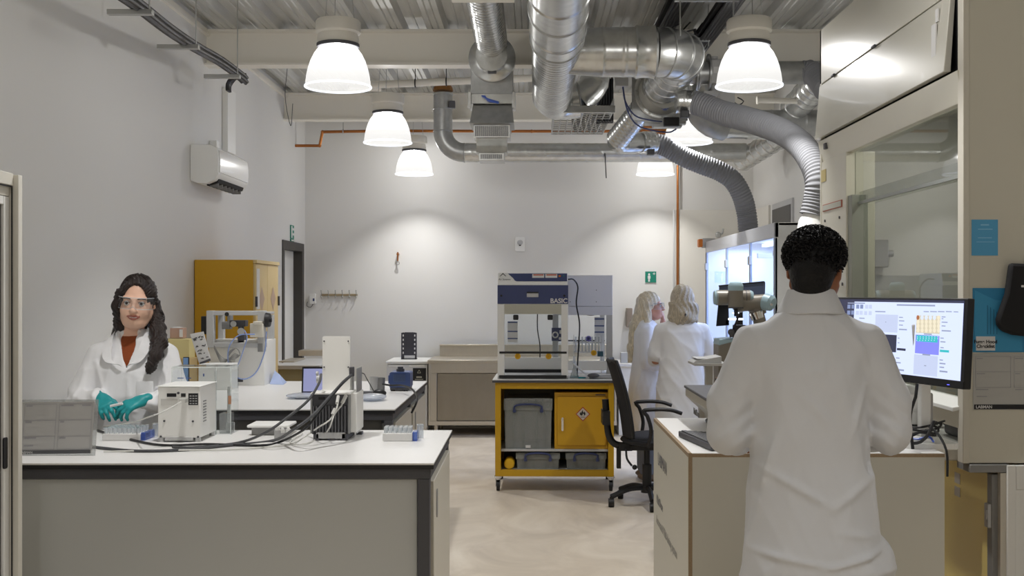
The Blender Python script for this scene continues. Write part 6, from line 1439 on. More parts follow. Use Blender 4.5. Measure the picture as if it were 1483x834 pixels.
part('sleeve', MB().add([J(1040, 440, 7.03), J(1055, 440, 7.03), J(1056, 471, 7.03), J(1037, 472.5, 7.03), J(1040, 440, 7.10), J(1055, 440, 7.10), J(1056, 471, 7.10), J(1037, 472.5, 7.10)], [(3,2,1,0)[::-1],(4,5,6,7)[::-1],(0,1,5,4)[::-1],(1,2,6,5)[::-1],(2,3,7,6)[::-1],(3,0,4,7)[::-1]]), M_blackm, hb, bevel=.004)
part('lower_tab', MB().box(J(1054, 0).x, J(1057.5, 0).x, 7.03, 7.06, J(0, 470).z, J(0, 464).z), M_blackm, hb)
# second monitor seen from behind
a, b_, c_, e_ = P(1041, 447, 7.4), P(1106, 445, 7.25), P(1107, 408, 7.25), P(1041, 414, 7.4)
m2 = thing('monitor', 'back of a dark monitor standing behind the robot arm', 'monitor', Vector(((a.x+b_.x)/2, 7.35, .90))); WM[m2.name] = Matrix.Translation(m2.location)
part('casing', MB().quad(a, b_, c_, e_, -.025), mat('monitor_back', '47516a', .35), m2, bevel=.004)
part('top_lip', MB().cyl(e_, c_, .005), M_black, m2)
mc = (a+b_)/2+Vector((0, .05, 0)); part('stand', MB().box(mc.x-.02, mc.x+.02, mc.y-.01, mc.y+.02, .90, mc.z+.1).rbox(mc.x-.1, mc.x+.1, mc.y-.09, mc.y+.09, .90, .912, .03, 'z'), M_black, m2)
# ================================================================== LIT GLASS CUPBOARD
GX = 1.82; g0, g1 = 8.2, 11.42; GT = PZ(322, g0)
t = thing('glass_cupboard', 'white glazed cupboard with bright bluish interior on the right wall', 'cupboard', (2.2, 9.8, 0))
top_z = 1.98
part('top_fascia', MB().box(GX, GX+.03, g0, g1, top_z, GT), mat('fascia_white', 'c9cbd0', .35), t, bevel=.004)
part('roof', MB().box(GX+.03, XR-.005, g0, g1, GT-.02, GT), M_white, t)
part('near_end', MB().box(GX, XR-.005, g0-.0, g0+.02, .85, GT), mat('end_panel_white', 'cfd0cf', .4), t, bevel=.004)
part('far_end', MB().box(GX, XR-.005, g1-.02, g1, .85, GT), M_white, t)
part('base', MB().box(GX+.02, XR-.005, g0, g1, .02, .85), M_white, t, bevel=.004)
part('worktop', MB().box(GX-.0, XR-.005, g0, g1, .85, .88), M_white, t, bevel=.003)
part('back', MB().box(XR-.04, XR-.02, g0+.02, g1-.02, .88, GT-.02), mat('interior_white', 'a3afcc', .5), t)
# door splits by picture x: 1022,1050,1083,1120
def yx(px): return 1600*GX/(px-767)
sp = [yx(1120.5), yx(1085.5), yx(1051.5), g1-.02]
M_post = mat('pale_blue_post', 'a9b4c8', .4)
for k in range(3):
    a_, b2 = sp[k]+.02, sp[k+1]-.02
    d_ = part('glass_door', MB().box(GX+.006, GX+.012, a_, b2, .90, top_z), glassy('cool_door_glass', 'e9f0ff', ior=1.35), t)
    part('door_stile', MB().box(GX+.0, GX+.018, b2, b2+.045, .88, top_z), M_post, d_, bevel=.002)
    part('door_hinge', MB().box(GX-.012, GX+.01, b2-.02, b2+.05, 1.80, 1.87), M_lgrey, d_, bevel=.003)
part('front_post', MB().box(GX, GX+.02, g0, g0+.05, .88, top_z).box(GX, GX+.02, g1-.05, g1, .88, top_z), M_post, t, bevel=.002)
part('light_tube', MB().box(GX+.15, GX+.20, g0+.15, g1-.15, GT-.06, GT-.03).box(XR-.25, XR-.2, g0+.15, g1-.15, GT-.06, GT-.03), M_led, t)
L_ = bpy.data.lights.new('cupboard_light', 'AREA'); L_.shape = 'RECTANGLE'; L_.size = .5; L_.size_y = 3.0; L_.energy = 34; L_.color = (.74, .84, 1)
lo = bpy.data.objects.new('cupboard_light', L_); lo.location = (2.2, 9.8, GT-.07); C.objects.link(lo)
# contents
sh = solo('cupboard_shelf', MB().box(GX+.25, XR-.05, g0+.03, g0+1.4, 1.28, 1.295).box(GX+.25, XR-.05, g0+.03, g0+1.4, 1.12, 1.135).box(GX+.25, XR-.05, g0+.03, g0+1.4, .97, .985), M_alu, 'stack of metal shelves inside the near end of the glass cupboard', 'shelf', bevel=.002)
q = Vector((2.15, 8.75, 1.296))
b = thing('overhead_stirrer', 'grey motor unit standing on the shelf inside the glass cupboard', 'motor', q)
part('motor', MB().rbox(2.07, 2.22, 8.7, 8.85, 1.46, 1.66, .02).cyl((2.13, 8.77, 1.66), (2.13, 8.77, 1.72), .04), M_grey, b); part('stand', MB().cyl((2.12, 8.9, 1.296), (2.12, 8.9, 1.75), .012).box(2.03, 2.25, 8.7, 8.95, 1.296, 1.32), M_dark, b)
part('vessel', MB().lathe([(.05, 0), (.06, .03), (.06, .12), (.045, .13)], (2.2, 8.62, 1.32), 20), M_vial, b)
solo('ceiling_rail', MB().box(GX+.1, XR-.05, 9.3, 9.33, 1.86, 1.90).box(GX+.1, XR-.05, 8.7, 8.73, 1.86, 1.90), M_alu, 'metal rails crossing inside the top of the glass cupboard', 'rail')
# amber beacon + grey device at top corner
q = P(1016, 352, 11.4)
b = thing('warning_beacon', 'small amber light on a clear box at the far top corner of the cupboard', 'beacon', Vector((GX-.03, 11.3, GT-.16))); WM[b.name] = Matrix.Translation(b.location)
part('amber_cap', MB().rbox(PX(1010.5, 11.5), PX(1016, 11.5), 11.421, 11.52, PZ(358, 11.5), PZ(346.5, 11.5), .01), M_orange, b); part('clear_box', MB().rbox(PX(1016, 11.5), PX(1034, 11.5), 11.421, 11.52, PZ(359, 11.5), PZ(345.5, 11.5), .01), M_lgrey, b)
q = P(1039, 340, 12.9)
b = solo('wall_valve', MB().ball(P(1040, 340, 12.7), .035, 14).cyl(P(1040, 340, 12.86), P(1040, 340, 12.65), .018).tube([P(1040, 340, 12.7), P(1046, 338, 12.7), P(1047.5, 331, 12.7)], .012, 8), M_alu, 'metal wall valve just above the far end of the glass cupboard', 'valve')
# panels on the right wall above the cupboard
def wy(px): return 1600*XR/(px-767)
ya_, yb2 = wy(1150), wy(1121); zz1 = H0+(422-286)/(1600/ya_)
f = solo('wall_louvre', MB().box(XR-.02, XR, ya_, yb2, H0+(422-322)/1600*ya_-.25, zz1+.0), M_lgrey, 'dark louvred opening in a pale frame high on the right wall', 'vent', bevel=.003)
part('dark_louvre', MB().box(XR-.025, XR-.018, ya_+.06, yb2-.02, H0+(422-322)/1600*ya_-.25, zz1-.06), mat('dark_louvre', '55534f', .6), f)
ya_, yb2 = wy(1116), wy(1098); solo('wall_access_panel', MB().box(XR-.025, XR, ya_, yb2, 2.2, H0+(422-297)/1600*ya_), M_wall2, 'pale flat access panel on the right wall beside the hose', 'panel', bevel=.003)
# ================================================================== PEOPLE: distance fields turned into smooth skins
class Field:
    def __init__(s, lo, hi, h):
        s.lo = np.array(lo, float); s.h = h; s.n = np.ceil((np.array(hi)-s.lo)/h).astype(int)+1
        s.f = np.full(s.n, .2, np.float32); s.ax = [s.lo[i]+h*np.arange(s.n[i]) for i in range(3)]
    def reg(s, lo, hi):
        a = np.clip(np.floor((np.array(lo)-s.lo)/s.h).astype(int), 0, s.n); b = np.clip(np.ceil((np.array(hi)-s.lo)/s.h).astype(int)+1, 0, s.n)
        sl = tuple(slice(a[i], b[i]) for i in range(3))
        g = (s.ax[0][sl[0]][:, None, None], s.ax[1][sl[1]][None, :, None], s.ax[2][sl[2]][None, None, :]); return sl, g
    def put(s, fn, lo, hi, k=.01, sub=False):
        m = k+.03; sl, g = s.reg(np.array(lo)-m, np.array(hi)+m); a = s.f[sl]
        if a.size == 0: return
        b = np.broadcast_to(fn(*g), a.shape)
        k = max(k, 1e-5)
        if sub: h = np.clip(.5-.5*(a+b)/k, 0, 1); s.f[sl] = (a*(1-h)-b*h+k*h*(1-h)).astype(np.float32)
        else: h = np.clip(.5+.5*(b-a)/k, 0, 1); s.f[sl] = (b*(1-h)+a*h-k*h*(1-h)).astype(np.float32)
    def cone(s, p0, p1, r0, r1=None, k=.01, sub=False, sq=None):
        r1 = r0 if r1 is None else r1; p0 = np.array(p0, float); p1 = np.array(p1, float); d = p1-p0; L = max(d@d, 1e-9); m = max(r0, r1)
        def fn(x, y, z):
            t = np.clip(((x-p0[0])*d[0]+(y-p0[1])*d[1]+(z-p0[2])*d[2])/L, 0, 1)
            return np.sqrt((x-p0[0]-t*d[0])**2+(y-p0[1]-t*d[1])**2+(z-p0[2]-t*d[2])**2)-(r0+(r1-r0)*t)
        s.put(fn, np.minimum(p0, p1)-m, np.maximum(p0, p1)+m, k, sub); return s
    def ell(s, c, r, k=.01, R=None, sub=False):
        c = np.array(c, float); r = np.array(r, float); m = r.max()
        def fn(x, y, z):
            X, Y, Z = x-c[0], y-c[1], z-c[2]
            if R is not None:
                X, Y, Z = (R[0][0]*X+R[1][0]*Y+R[2][0]*Z, R[0][1]*X+R[1][1]*Y+R[2][1]*Z, R[0][2]*X+R[1][2]*Y+R[2][2]*Z)
            q = np.sqrt((X/r[0])**2+(Y/r[1])**2+(Z/r[2])**2); g = np.sqrt((X/r[0]**2)**2+(Y/r[1]**2)**2+(Z/r[2]**2)**2)+1e-6
            return q*(q-1)/g
        s.put(fn, c-m, c+m, k, sub); return s
    def loft(s, rows, k=.02, pw=2.3, wob=None):        # rows (z, cx, cy, a, b)
        rows = np.array(sorted(rows), float); zs = rows[:, 0]; A = rows[:, 3].max(); B = rows[:, 4].max()
        def fn(x, y, z):
            cx, cy, a, b = [np.interp(z, zs, rows[:, i]) for i in (1, 2, 3, 4)]
            X, Y = np.abs((x-cx)/a), np.abs((y-cy)/b); q = (X**pw+Y**pw)**(1/pw)
            d = (q-1)*np.minimum(a, b)*.9
            if wob is not None: d = d+wob(x, y, z)
            return np.maximum(d, np.maximum(zs[0]-z, z-zs[-1]))
        s.put(fn, (rows[:, 1].min()-A-.02, rows[:, 2].min()-B-.02, zs[0]-.01), (rows[:, 1].max()+A+.02, rows[:, 2].max()+B+.02, zs[-1]+.01), k); return s
    def warp(s, fn, lo=None, hi=None):                   # add a displacement to the whole field
        lo = s.lo if lo is None else lo; hi = s.lo+s.h*s.n if hi is None else hi
        sl, g = s.reg(lo, hi); s.f[sl] = s.f[sl]+fn(*g).astype(np.float32)
    def mesh(s):
        f = s.f; S = f < 0; n = np.array(f.shape); c = np.zeros(n-1, np.int8)
        for i in (0, 1):
            for j in (0, 1):
                for k in (0, 1): c += S[i:n[0]-1+i, j:n[1]-1+j, k:n[2]-1+k]
        act = (c > 0) & (c < 8); ci = np.argwhere(act); idx = -np.ones(act.shape, np.int64); idx[act] = np.arange(len(ci))
        acc = np.zeros((len(ci), 3)); cnt = np.zeros(len(ci))
        for ax in range(3):
            for u in (0, 1):
                for v in (0, 1):
                    a = np.zeros(3, int); o = [q for q in range(3) if q != ax]; a[o[0]] = u; a[o[1]] = v; b = a.copy(); b[ax] = 1
                    va = f[tuple((ci+a).T)]; vb = f[tuple((ci+b).T)]; m = (va < 0) != (vb < 0); t = np.where(m, va/np.where(m, va-vb, 1), 0)
                    p = a+t[:, None]*(b-a); acc[m] += p[m]; cnt[m] += 1
        V = s.lo+s.h*(ci+acc/cnt[:, None]); Q = []
        for ax in range(3):
            sh = [slice(None)]*3; s0 = list(sh); s1 = list(sh); s0[ax] = slice(0, -1); s1[ax] = slice(1, None)
            d = S[tuple(s0)].astype(np.int8)-S[tuple(s1)].astype(np.int8); e = np.argwhere(d != 0)
            o = [(ax+1) % 3, (ax+2) % 3]
            ok = (e[:, o[0]] > 0) & (e[:, o[1]] > 0) & (e[:, o[0]] < n[o[0]]-1) & (e[:, o[1]] < n[o[1]]-1); e = e[ok]
            sg = d[tuple(e.T)]; q = []
            for (u, v) in ((-1, -1), (0, -1), (0, 0), (-1, 0)):
                w = e.copy(); w[:, o[0]] += u; w[:, o[1]] += v; q.append(idx[tuple(w.T)])
            q = np.stack(q, 1); q[sg < 0] = q[sg < 0][:, ::-1]; Q.append(q)
        return V, np.concatenate(Q)
def skin(name, F_, m, parent, smooth_it=1, mifun=None, local=True):
    V, Q = F_.mesh(); me = bpy.data.meshes.new(name)
    if smooth_it:
        for _ in range(smooth_it):
            acc = np.zeros_like(V); cnt = np.zeros(len(V))
            for a, b in ((0, 1), (1, 2), (2, 3), (3, 0)):
                np.add.at(acc, Q[:, a], V[Q[:, b]]); np.add.at(acc, Q[:, b], V[Q[:, a]]); np.add.at(cnt, Q[:, a], 1); np.add.at(cnt, Q[:, b], 1)
            V = V*.5+.5*acc/np.maximum(cnt, 1)[:, None]
    me.vertices.add(len(V)); me.vertices.foreach_set('co', V.astype(np.float32).ravel())
    me.loops.add(len(Q)*4); me.loops.foreach_set('vertex_index', Q.ravel().astype(np.int32))
    me.polygons.add(len(Q)); me.polygons.foreach_set('loop_start', np.arange(0, len(Q)*4, 4, dtype=np.int32)); me.polygons.foreach_set('loop_total', np.full(len(Q), 4, np.int32))
    for mm in (m if isinstance(m, (list, tuple)) else [m]): me.materials.append(mm)
    if mifun is not None: me.polygons.foreach_set('material_index', mifun(V[Q].mean(1)).astype(np.int32))
    me.update(calc_edges=True); me.validate()
    me.polygons.foreach_set('use_smooth', np.ones(len(me.polygons), bool))
    o = bpy.data.objects.new(name, me); C.objects.link(o); o.parent = parent; WM[o.name] = WM[parent.name]
    return o
def rot(yaw=0, tilt=0, nod=0):
    return np.array((Matrix.Rotation(yaw, 3, 'Z') @ Matrix.Rotation(tilt, 3, 'Y') @ Matrix.Rotation(nod, 3, 'X')))
def head(F_, c, R, s=1.0, female=True, eyes=True, ears=True):
    c = np.array(c, float); T = lambda p: c+R@(np.array(p, float)*s)
    E = lambda p, r, k=.012, sub=False: F_.ell(T(p), np.array(r)*s, k, R, sub)
    K = lambda p, q, r0, r1, k=.01, sub=False: F_.cone(T(p), T(q), r0*s, r1*s, k, sub)
    E((0, .014, .035), (.074, .092, .086)); E((0, -.022, -.028), (.060, .064, .082), .03)
    E((0, -.045, -.088), (.032 if female else .04, .034, .026), .03)
    for x in (-1, 1):
        E((x*.034, -.056, -.036), (.026, .026, .028), .025); K((x*.058, -.0, -.05), (x*.034, -.035, -.088), .018, .016, .03)
        K((x*.045, -.072, .024), (x*.012, -.084, .02), .008, .009, .012)
        E((x*.031, -.096, .003), (.016, .014, .011), .014, True)
        K((x*.046, -.075, .009), (x*.018, -.080, .009), .0045, .0045, .006); K((x*.045, -.074, -.008), (x*.018, -.078, -.009), .004, .004, .006)
        if ears:
            E((x*.078, .012, -.006), (.008, .019, .030), .006); E((x*.083, .006, -.004), (.005, .009, .018), .004, True)
        E((x*.011, -.098, -.036), (.0085, .010, .0075), .006)
    K((0, -.084, .010), (0, -.106, -.028), .0075, .0115, .010); E((0, -.106, -.031), (.0115, .010, .010), .008)
    K((-.025, -.079, -.056), (0, -.0915, -.0575), .0035, .0052, .006); K((.025, -.079, -.056), (0, -.0915, -.0575), .0035, .0052, .006)
    K((-.022, -.080, -.061), (0, -.089, -.0695), .004, .0068, .006); K((.022, -.080, -.061), (0, -.089, -.0695), .004, .0068, .006)
    K((-.027, -.083, -.0575), (0, -.0935, -.0632), .0016, .0024, .004, True); K((.027, -.083, -.0575), (0, -.0935, -.0632), .0016, .0024, .004, True)
    return T
def face_bits(T, R, par, s=1.0, iris=M_iris):
    ro = Matrix([list(r) for r in R])
    for x in (-1, 1):
        c = Vector(T((x*.031, -.0775, 0))); m = MB().ball(c, .0125*s, 18)
        part('eyeball', m, M_eye, par, world=False)
        d = ro @ Vector((-.004*0, -1, 0)); p = c+d*.0105*s
        part('iris', MB().cyl(p, p+d*.0028*s, .0062*s, .0055*s, 18), iris, par, world=False)
        ln = [Vector(T((x*(.031+u), -.0905+abs(u)*.35+(u > 0)*.002, .0065-abs(u)*.22))) for u in (-.014, -.007, 0, .007, .014)]
        part('eyelashes', MB().tube(ln, .0014*s, 6), M_hair, par, world=False)
        ln = [Vector(T((x*(.031+u), -.0915+max(0, u)*.5+.001, .0225-abs(u-.002)*.16))) for u in (-.017, -.008, 0, .009, .019)]
        part('eyebrow', MB().tube(ln, .0022*s, 6), M_hair, par, world=False)
def goggles(T, par, s=1.0, col=None):
    col = col or M_gogg; m = MB(); n = 24; vs = []
    for i in range(n+1):
        a = math.radians(-82+164*i/n); x = .080*math.sin(a); y = -.112*math.cos(a)*.92-.010+.0
        drop = .012*math.cos(a*2) if abs(a) < .4 else 0
        vs.append((x, y, .026)); vs.append((x*1.02, y-.004, .0)); vs.append((x*.97, y, -.024+.012*max(0, 1-abs(x)/.014)))
    V = [Vector(T(v)) for v in vs]; fs = [(i*3+j, i*3+3+j, i*3+4+j, i*3+1+j) for i in range(n) for j in (0, 1)]
    m.add(V, fs); g = part('safety_glasses', m, col, par, world=False, label='clear wraparound safety glasses')
    r = MB().tube([V[i*3] for i in range(n+1)], .0018*s, 6, False).tube([V[i*3+2] for i in range(n+1)], .0013*s, 6, False)
    part('rim', r, glassy('goggle_rim', 'ffffff', haze=.6, hazecol='dfe5ea'), g, world=False)
    for x in (-1, 1):
        part('temple', MB().tube([Vector(T(p)) for p in ((x*.080, -.022, .012), (x*.083, .0, .012), (x*.084, .03, .004))], .003*s, 6), glassy('goggle_arm', 'eef2f5', haze=.5, hazecol='cdd5dc'), g, world=False)
def hand(F_, w, fwd, back, side, curl=(25, 35, 25), spread=6, r=1.0, k=.004, thumb=35, L=1.0):
    """w wrist, fwd finger direction, back = normal of the back of the hand, side = +1/-1 thumb side"""
    w = Vector(w); f = Vector(fwd).normalized(); b = Vector(back); b = (b-f*b.dot(f)).normalized(); l = f.cross(b)*side   # l points to the thumb
    P_ = lambda a, c, d: w+f*a*L+l*c*L+b*d*L
    F_.cone(P_(-.03, 0, 0), P_(.01, 0, 0), .025*r, .024*r, .012)
    for c in (-.026, -.009, .009, .026): F_.cone(P_(.005, c*.6, 0), P_(.082-abs(c)*.25, c, .002), .0165*r, .0125*r, .012)
    lens = [(.030, .024, .020), (.040, .028, .022), (.043, .030, .023), (.038, .026, .022)]
    for i, c in enumerate((-.030, -.010, .011, .031)):
        ls = lens[i]; a0 = math.radians(spread*(i-1.5)); d = (f*math.cos(a0)+l*math.sin(a0)); p = P_(.080-abs(c)*.3, c, .002); ang = 0
        for j, ln in enumerate(ls):
            ang += math.radians(curl[j]*(1+.08*(1.5-i))); dd = d*math.cos(ang)-b*math.sin(ang); q = p+dd*ln*L
            F_.cone(p, q, (.0098-.0009*j)*r, (.0092-.0010*j)*r, k if j else .008); p = q
    t = math.radians(thumb); p = P_(.018, .026, -.004); d = (f*math.cos(t)+l*math.sin(t)-b*.35).normalized(); q = p+d*.038*L
    F_.cone(P_(.0, .012, -.003), p, .016*r, .0135*r, .012); F_.cone(p, q, .0125*r, .0108*r, .008)
    d2 = (f*math.cos(t*.45)+l*math.sin(t*.45)-b*.45).normalized(); q2 = q+d2*.030*L; F_.cone(q, q2, .0105*r, .009*r, k)
def folds(amp, seed=0, fx=(14, 9, 5), tilt=.6):
    rs = np.random.RandomState(seed); terms = [(rs.uniform(.6, 1.4)*fx[i % 3], rs.uniform(-1, 1, 3), rs.uniform(0, 6.28), 1/(1+i*.35)) for i in range(7)]
    def fn(x, y, z):
        o = 0
        for fq, d, ph, a in terms:
            d = d*np.array([1.2, 1, tilt]); wv = np.sin(fq*2.2*(x*d[0]*2+y*d[1]*2+z*d[2]*2+.05*np.sin(7*x+5*z+ph))+ph); o = o+a*(1-np.abs(wv))**2
        return -amp*(o/2.5-.4)
    return fn
# ------------------------------------------------------------------ man with black curly hair, back to camera, nearest
my = 3.42; mxp = PX(1184, 3.31); t = thing('person', 'man with black curly hair in white lab coat, back turned, at the cart', 'person', (mxp, my, 0))
S = 1600/my
hx = PX(1180, 3.44)-mxp; R = rot(PI+math.radians(-24), math.radians(-2), math.radians(6)); hc = (hx, .02, 1.648)
B = Field((-.40, -.25, -.01), (.42, .62, 1.84), .0065)
T = head(B, hc, R, 1.0, False)
B.cone((hx-.002, -.005, 1.60), (0, -.03, 1.46), .057, .064, .02)
# torso, arms, legs under the clothes
B.loft([(1.50, 0, -.03, .07, .06), (1.45, 0, -.02, .16, .075), (1.38, 0, -.01, .185, .10), (1.15, 0, 0, .15, .10), (1.0, 0, 0, .145, .10), (.88, 0, 0, .165, .115), (.80, 0, 0, .16, .11)], .03)
ELs, ELb = (-.262, .0, 1.145), (.262, -.01, 1.150)
WRs, WRb = (-.17, .30, 1.075), (.10, .33, 1.085)
for (sx, el, wr) in ((-1, ELs, WRs), (1, ELb, WRb)):
    B.cone((sx*.19, -.01, 1.405), el, .048, .038, .03); B.cone(el, wr, .036, .024, .012)
    B.cone((sx*.085, 0, .84), (sx*.10, 0, .48), .080, .054, .02); B.cone((sx*.10, 0, .48), (sx*.10, -.02, .09), .052, .036, .02); B.cone((sx*.10, -.03, .06), (sx*.11, .12, .03), .034, .028, .02)
hand(B, WRs, (.3, .95, -.05), (-.2, .1, 1), 1, (20, 25, 20)); hand(B, WRb, (-.2, .95, -.05), (.2, .1, 1), -1, (20, 25, 20))
body = skin('body', B, M_skinm, t, 1)
face_bits(T, R, body)
# lab coat
K = Field((-.44, -.30, .30), (.46, .42, 1.60), .0065)
K.loft([(1.575, 0.004, -.012, .070, .064), (1.55, 0.004, -.014, .076, .068), (1.525, .002, -.02, .092, .073), (1.495, 0, -.02, .135, .080), (1.465, 0, -.018, .183, .088), (1.42, 0, -.01, .208, .105), (1.34, 0, -.005, .208, .118), (1.20, 0, 0, .196, .122), (1.06, 0, 0, .186, .122), (.95, 0.004, 0, .196, .130), (.85, .01, 0, .208, .140), (.78, .018, 0, .222, .150), (.735, .03, -.003, .236, .158), (.70, .015, 0, .226, .152), (.50, .0, 0, .232, .155), (.42, 0, 0, .236, .158)], .01, 2.25)
for (sx, el, wr) in ((-1, ELs, WRs), (1, ELb, WRb)):
    K.cone((sx*.178, -.012, 1.412), (el[0]*.975, el[1], el[2]+.09), .068, .064, .035)
    K.cone((el[0]*.975, el[1], el[2]+.09), (el[0]*.97, el[1], el[2]), .064, .062, .02); K.cone((el[0]*.97, el[1], el[2]), (el[0]*.93, el[1]+.10, el[2]-.02), .064, .056, .03)
    K.cone((el[0]*.93, el[1]+.10, el[2]-.02), (wr[0], wr[1]-.02, wr[2]), .056, .044, .015)
# coat skirt billow at the right
K.ell((.215, .02, .772), (.055, .09, .05), .03); K.ell((.235, .03, .70), (.03, .08, .09), .03)
K.warp(folds(.011, 4, (6, 4, 3), .5))
# directional folds: elbow creases, armhole creases, drag lines from right shoulder blade
def arm_folds(x, y, z):
    o = 0
    for sx in (-1, 1):
        w = np.exp(-((x-sx*.235)**2/.0035+(z-1.17)**2/.008)); o = o-.0035*w*np.sin(120*(z-.75*sx*x*-1)+3*np.sin(20*y))
        w = np.exp(-((x-sx*.165)**2/.0009+(z-1.24)**2/.02)); o = o+.004*w
        w = np.exp(-((x-sx*.170)**2/.0012+(z-1.38)**2/.012)); o = o+.004*w
    # long soft folds on the back
    for (x0_, z0_, x1_, z1_, wd, am) in ((-.17, 1.05, .05, .93, .012, .006), (-.12, 1.16, -.18, .98, .012, .005), (.17, 1.33, .10, 1.12, .012, .005), (.17, 1.20, .21, .84, .010, .005), (.03, .92, .19, 1.02, .012, .005), (-.20, .80, .05, .76, .010, .007), (.00, .755, .21, .80, .009, .009), (.05, .86, .20, .84, .012, .004), (-.08, 1.30, .06, 1.16, .015, .003)):
        L2 = (x1_-x0_)**2+(z1_-z0_)**2; tt = np.clip(((x-x0_)*(x1_-x0_)+(z-z0_)*(z1_-z0_))/L2, 0, 1)
        dd = (x-x0_-tt*(x1_-x0_))**2+(z-z0_-tt*(z1_-z0_))**2; o = o-1.7*am*np.exp(-dd/wd**2)*np.sin(np.pi*np.clip(tt*.9+.05, 0, 1))*(y < 0)
    # centre pleat and yoke seam
    o = o-.0018*((np.abs(x-.004) < .018) & (y < 0) & (z > 1.33) & (z < 1.50)); 
    return o
K.warp(arm_folds)
coat = skin('lab_coat', K, M_coatb, t, 1); coat.scale = (.97, 1, 1)
part('seam', MB().box(-.0007, .0007, 0, .001, 0, .001), M_coatb, coat, world=False) if False else None
# collar
Cn = Field((-.14, -.14, 1.47), (.14, .12, 1.62), .004)
Cn.loft([(1.588, .006, -.006, .073, .066), (1.57, .006, -.010, .080, .073), (1.535, .004, -.016, .096, .084), (1.512, .002, -.02, .106, .088)], .004, 2.1)
Cn.ell((.006, .0, 1.60), (.062, .056, .03), .004, None, True)
Cn.warp(lambda x, y, z: .002*np.sin(40*x+30*z)+0*y)
skin('collar', Cn, M_coatb, coat, 1)
# trousers and shoes
Tr = Field((-.22, -.16, .03), (.22, .2, .98), .009)
for sx in (-1, 1): Tr.cone((sx*.09, 0, .90), (sx*.10, 0, .5), .095, .072, .03); Tr.cone((sx*.10, 0, .5), (sx*.10, -.01, .08), .070, .058, .02)
skin('trousers', Tr, M_trousd, t, 1)
for sx in (-1, 1): part('shoe', MB().ball((sx*.11, .06, .045), (.052, .14, .045), 18), M_shoek, t, world=False)
# hair: cap plus curls
Hf = Field((hx-.13, -.13, 1.56), (hx+.13, .15, 1.82), .005)
hcv = np.array(hc); TT_ = lambda p: hcv+R@np.array(p, float)
Hf.ell(TT_((0, .020, .044)), (.089, .100, .082), .01, R); Hf.ell(TT_((0, .045, -.005)), (.070, .076, .080), .02, R); Hf.ell(TT_((0, -.02, .070)), (.084, .085, .06), .02, R)
Hf.ell(TT_((0, .052, -.055)), (.058, .056, .055), .015, R); Hf.ell(TT_((0, .040, -.085)), (.050, .045, .03), .015, R)
Hf.ell(TT_((0, -.085, -.03)), (.07, .06, .085), .01, R, True)
hr = skin('hair', Hf, M_hairk, t, 1)
cu = MB(); rs = random.Random(5); Rm = Matrix([list(r) for r in R])
k = 0
while k < 760:
    a = rs.uniform(0, 2*PI); z = rs.uniform(-.62, 1); 
    r = math.sqrt(1-z*z); p = Vector((.089*r*math.cos(a), .020+.100*r*math.sin(a), .044+.082*z))
    if p.y < .0 and p.z < .02: continue
    k += 1
    n_ = Vector((r*math.cos(a)/.088, r*math.sin(a)/.1, z/.086)).normalized(); tn = n_.orthogonal().normalized(); tn = (Matrix.Rotation(rs.uniform(0, 6.28), 3, n_) @ tn); bt = n_.cross(tn)
    rr = rs.uniform(.005, .010); sp_ = rs.uniform(.010, .022); pts = []
    for i in range(9):
        th = i*.9; pts.append(p+n_*(.002+rr*.6*math.sin(th)+.004)+tn*(rr*math.cos(th)+sp_*i/9)+bt*(rr*.5*math.sin(th*.7)))
    cu.tube([Vector(hc)+Rm @ q for q in pts], rs.uniform(.0012, .0024), 4, False)
part('curls', cu, M_hairk, hr, world=False)['kind'] = 'stuff'
goggles(T, t)
# ------------------------------------------------------------------ smiling woman with gloves, facing the camera
wy_ = 5.36; wx = PX(191, wy_); t = thing('person', 'smiling dark haired woman in lab coat and teal gloves behind the front bench', 'person', (wx, wy_, 0))
S = 1600/wy_; lx2 = lambda px, yl=-.10: PX(px, wy_+yl)-wx; lz2 = lambda py, yl=-.10: PZ(py, wy_+yl)
hc = (lx2(191), -.03, lz2(438)); R = rot(math.radians(11), math.radians(4), math.radians(3)); hs = 1.07
B = Field((-.36, -.42, -.01), (.36, .22, 1.70), .005)
T = head(B, hc, R, hs, True, ears=True)
B.cone((.006, .0, hc[2]-.07), (0, .02, 1.31), .050, .056, .02)
B.loft([(1.36, 0, .02, .06, .055), (1.31, 0, .02, .13, .07), (1.24, 0, .015, .165, .09), (1.10, 0, .0, .135, .085), (.98, 0, .01, .12, .08), (.86, 0, .01, .155, .10), (.78, 0, .01, .15, .10)], .03)
SHl, SHr = (-.165, .015, 1.275), (.165, .015, 1.275)
ELl, ELr = (-.225, -.03, 1.045), (.225, -.04, 1.04)
WRl, WRr = (lx2(147, -.23), -.23, lz2(577, -.23)), (lx2(206, -.24), -.24, lz2(580, -.24))
for sh, el, wr in ((SHl, ELl, WRl), (SHr, ELr, WRr)): B.cone(sh, el, .042, .034, .03); B.cone(el, wr, .033, .022, .012)
for sx in (-1, 1):
    B.cone((sx*.08, .01, .82), (sx*.09, 0, .47), .075, .050, .02); B.cone((sx*.09, 0, .47), (sx*.09, .02, .09), .048, .034, .02); B.cone((sx*.09, .02, .05), (sx*.10, -.12, .03), .032, .026, .02)
hl = dict(fwd=(.50, -.62, -.38), back=(-.1, -.55, .8), side=-1, curl=(30, 40, 32), spread=9)
hr_ = dict(fwd=(-.72, -.55, -.30), back=(.1, -.6, .8), side=1, curl=(26, 36, 30), spread=9)
hand(B, WRl, r=.8, L=.88, **hl); hand(B, WRr, r=.8, L=.88, **hr_)
mc_ = np.array(T((0, -.088, -.063)))
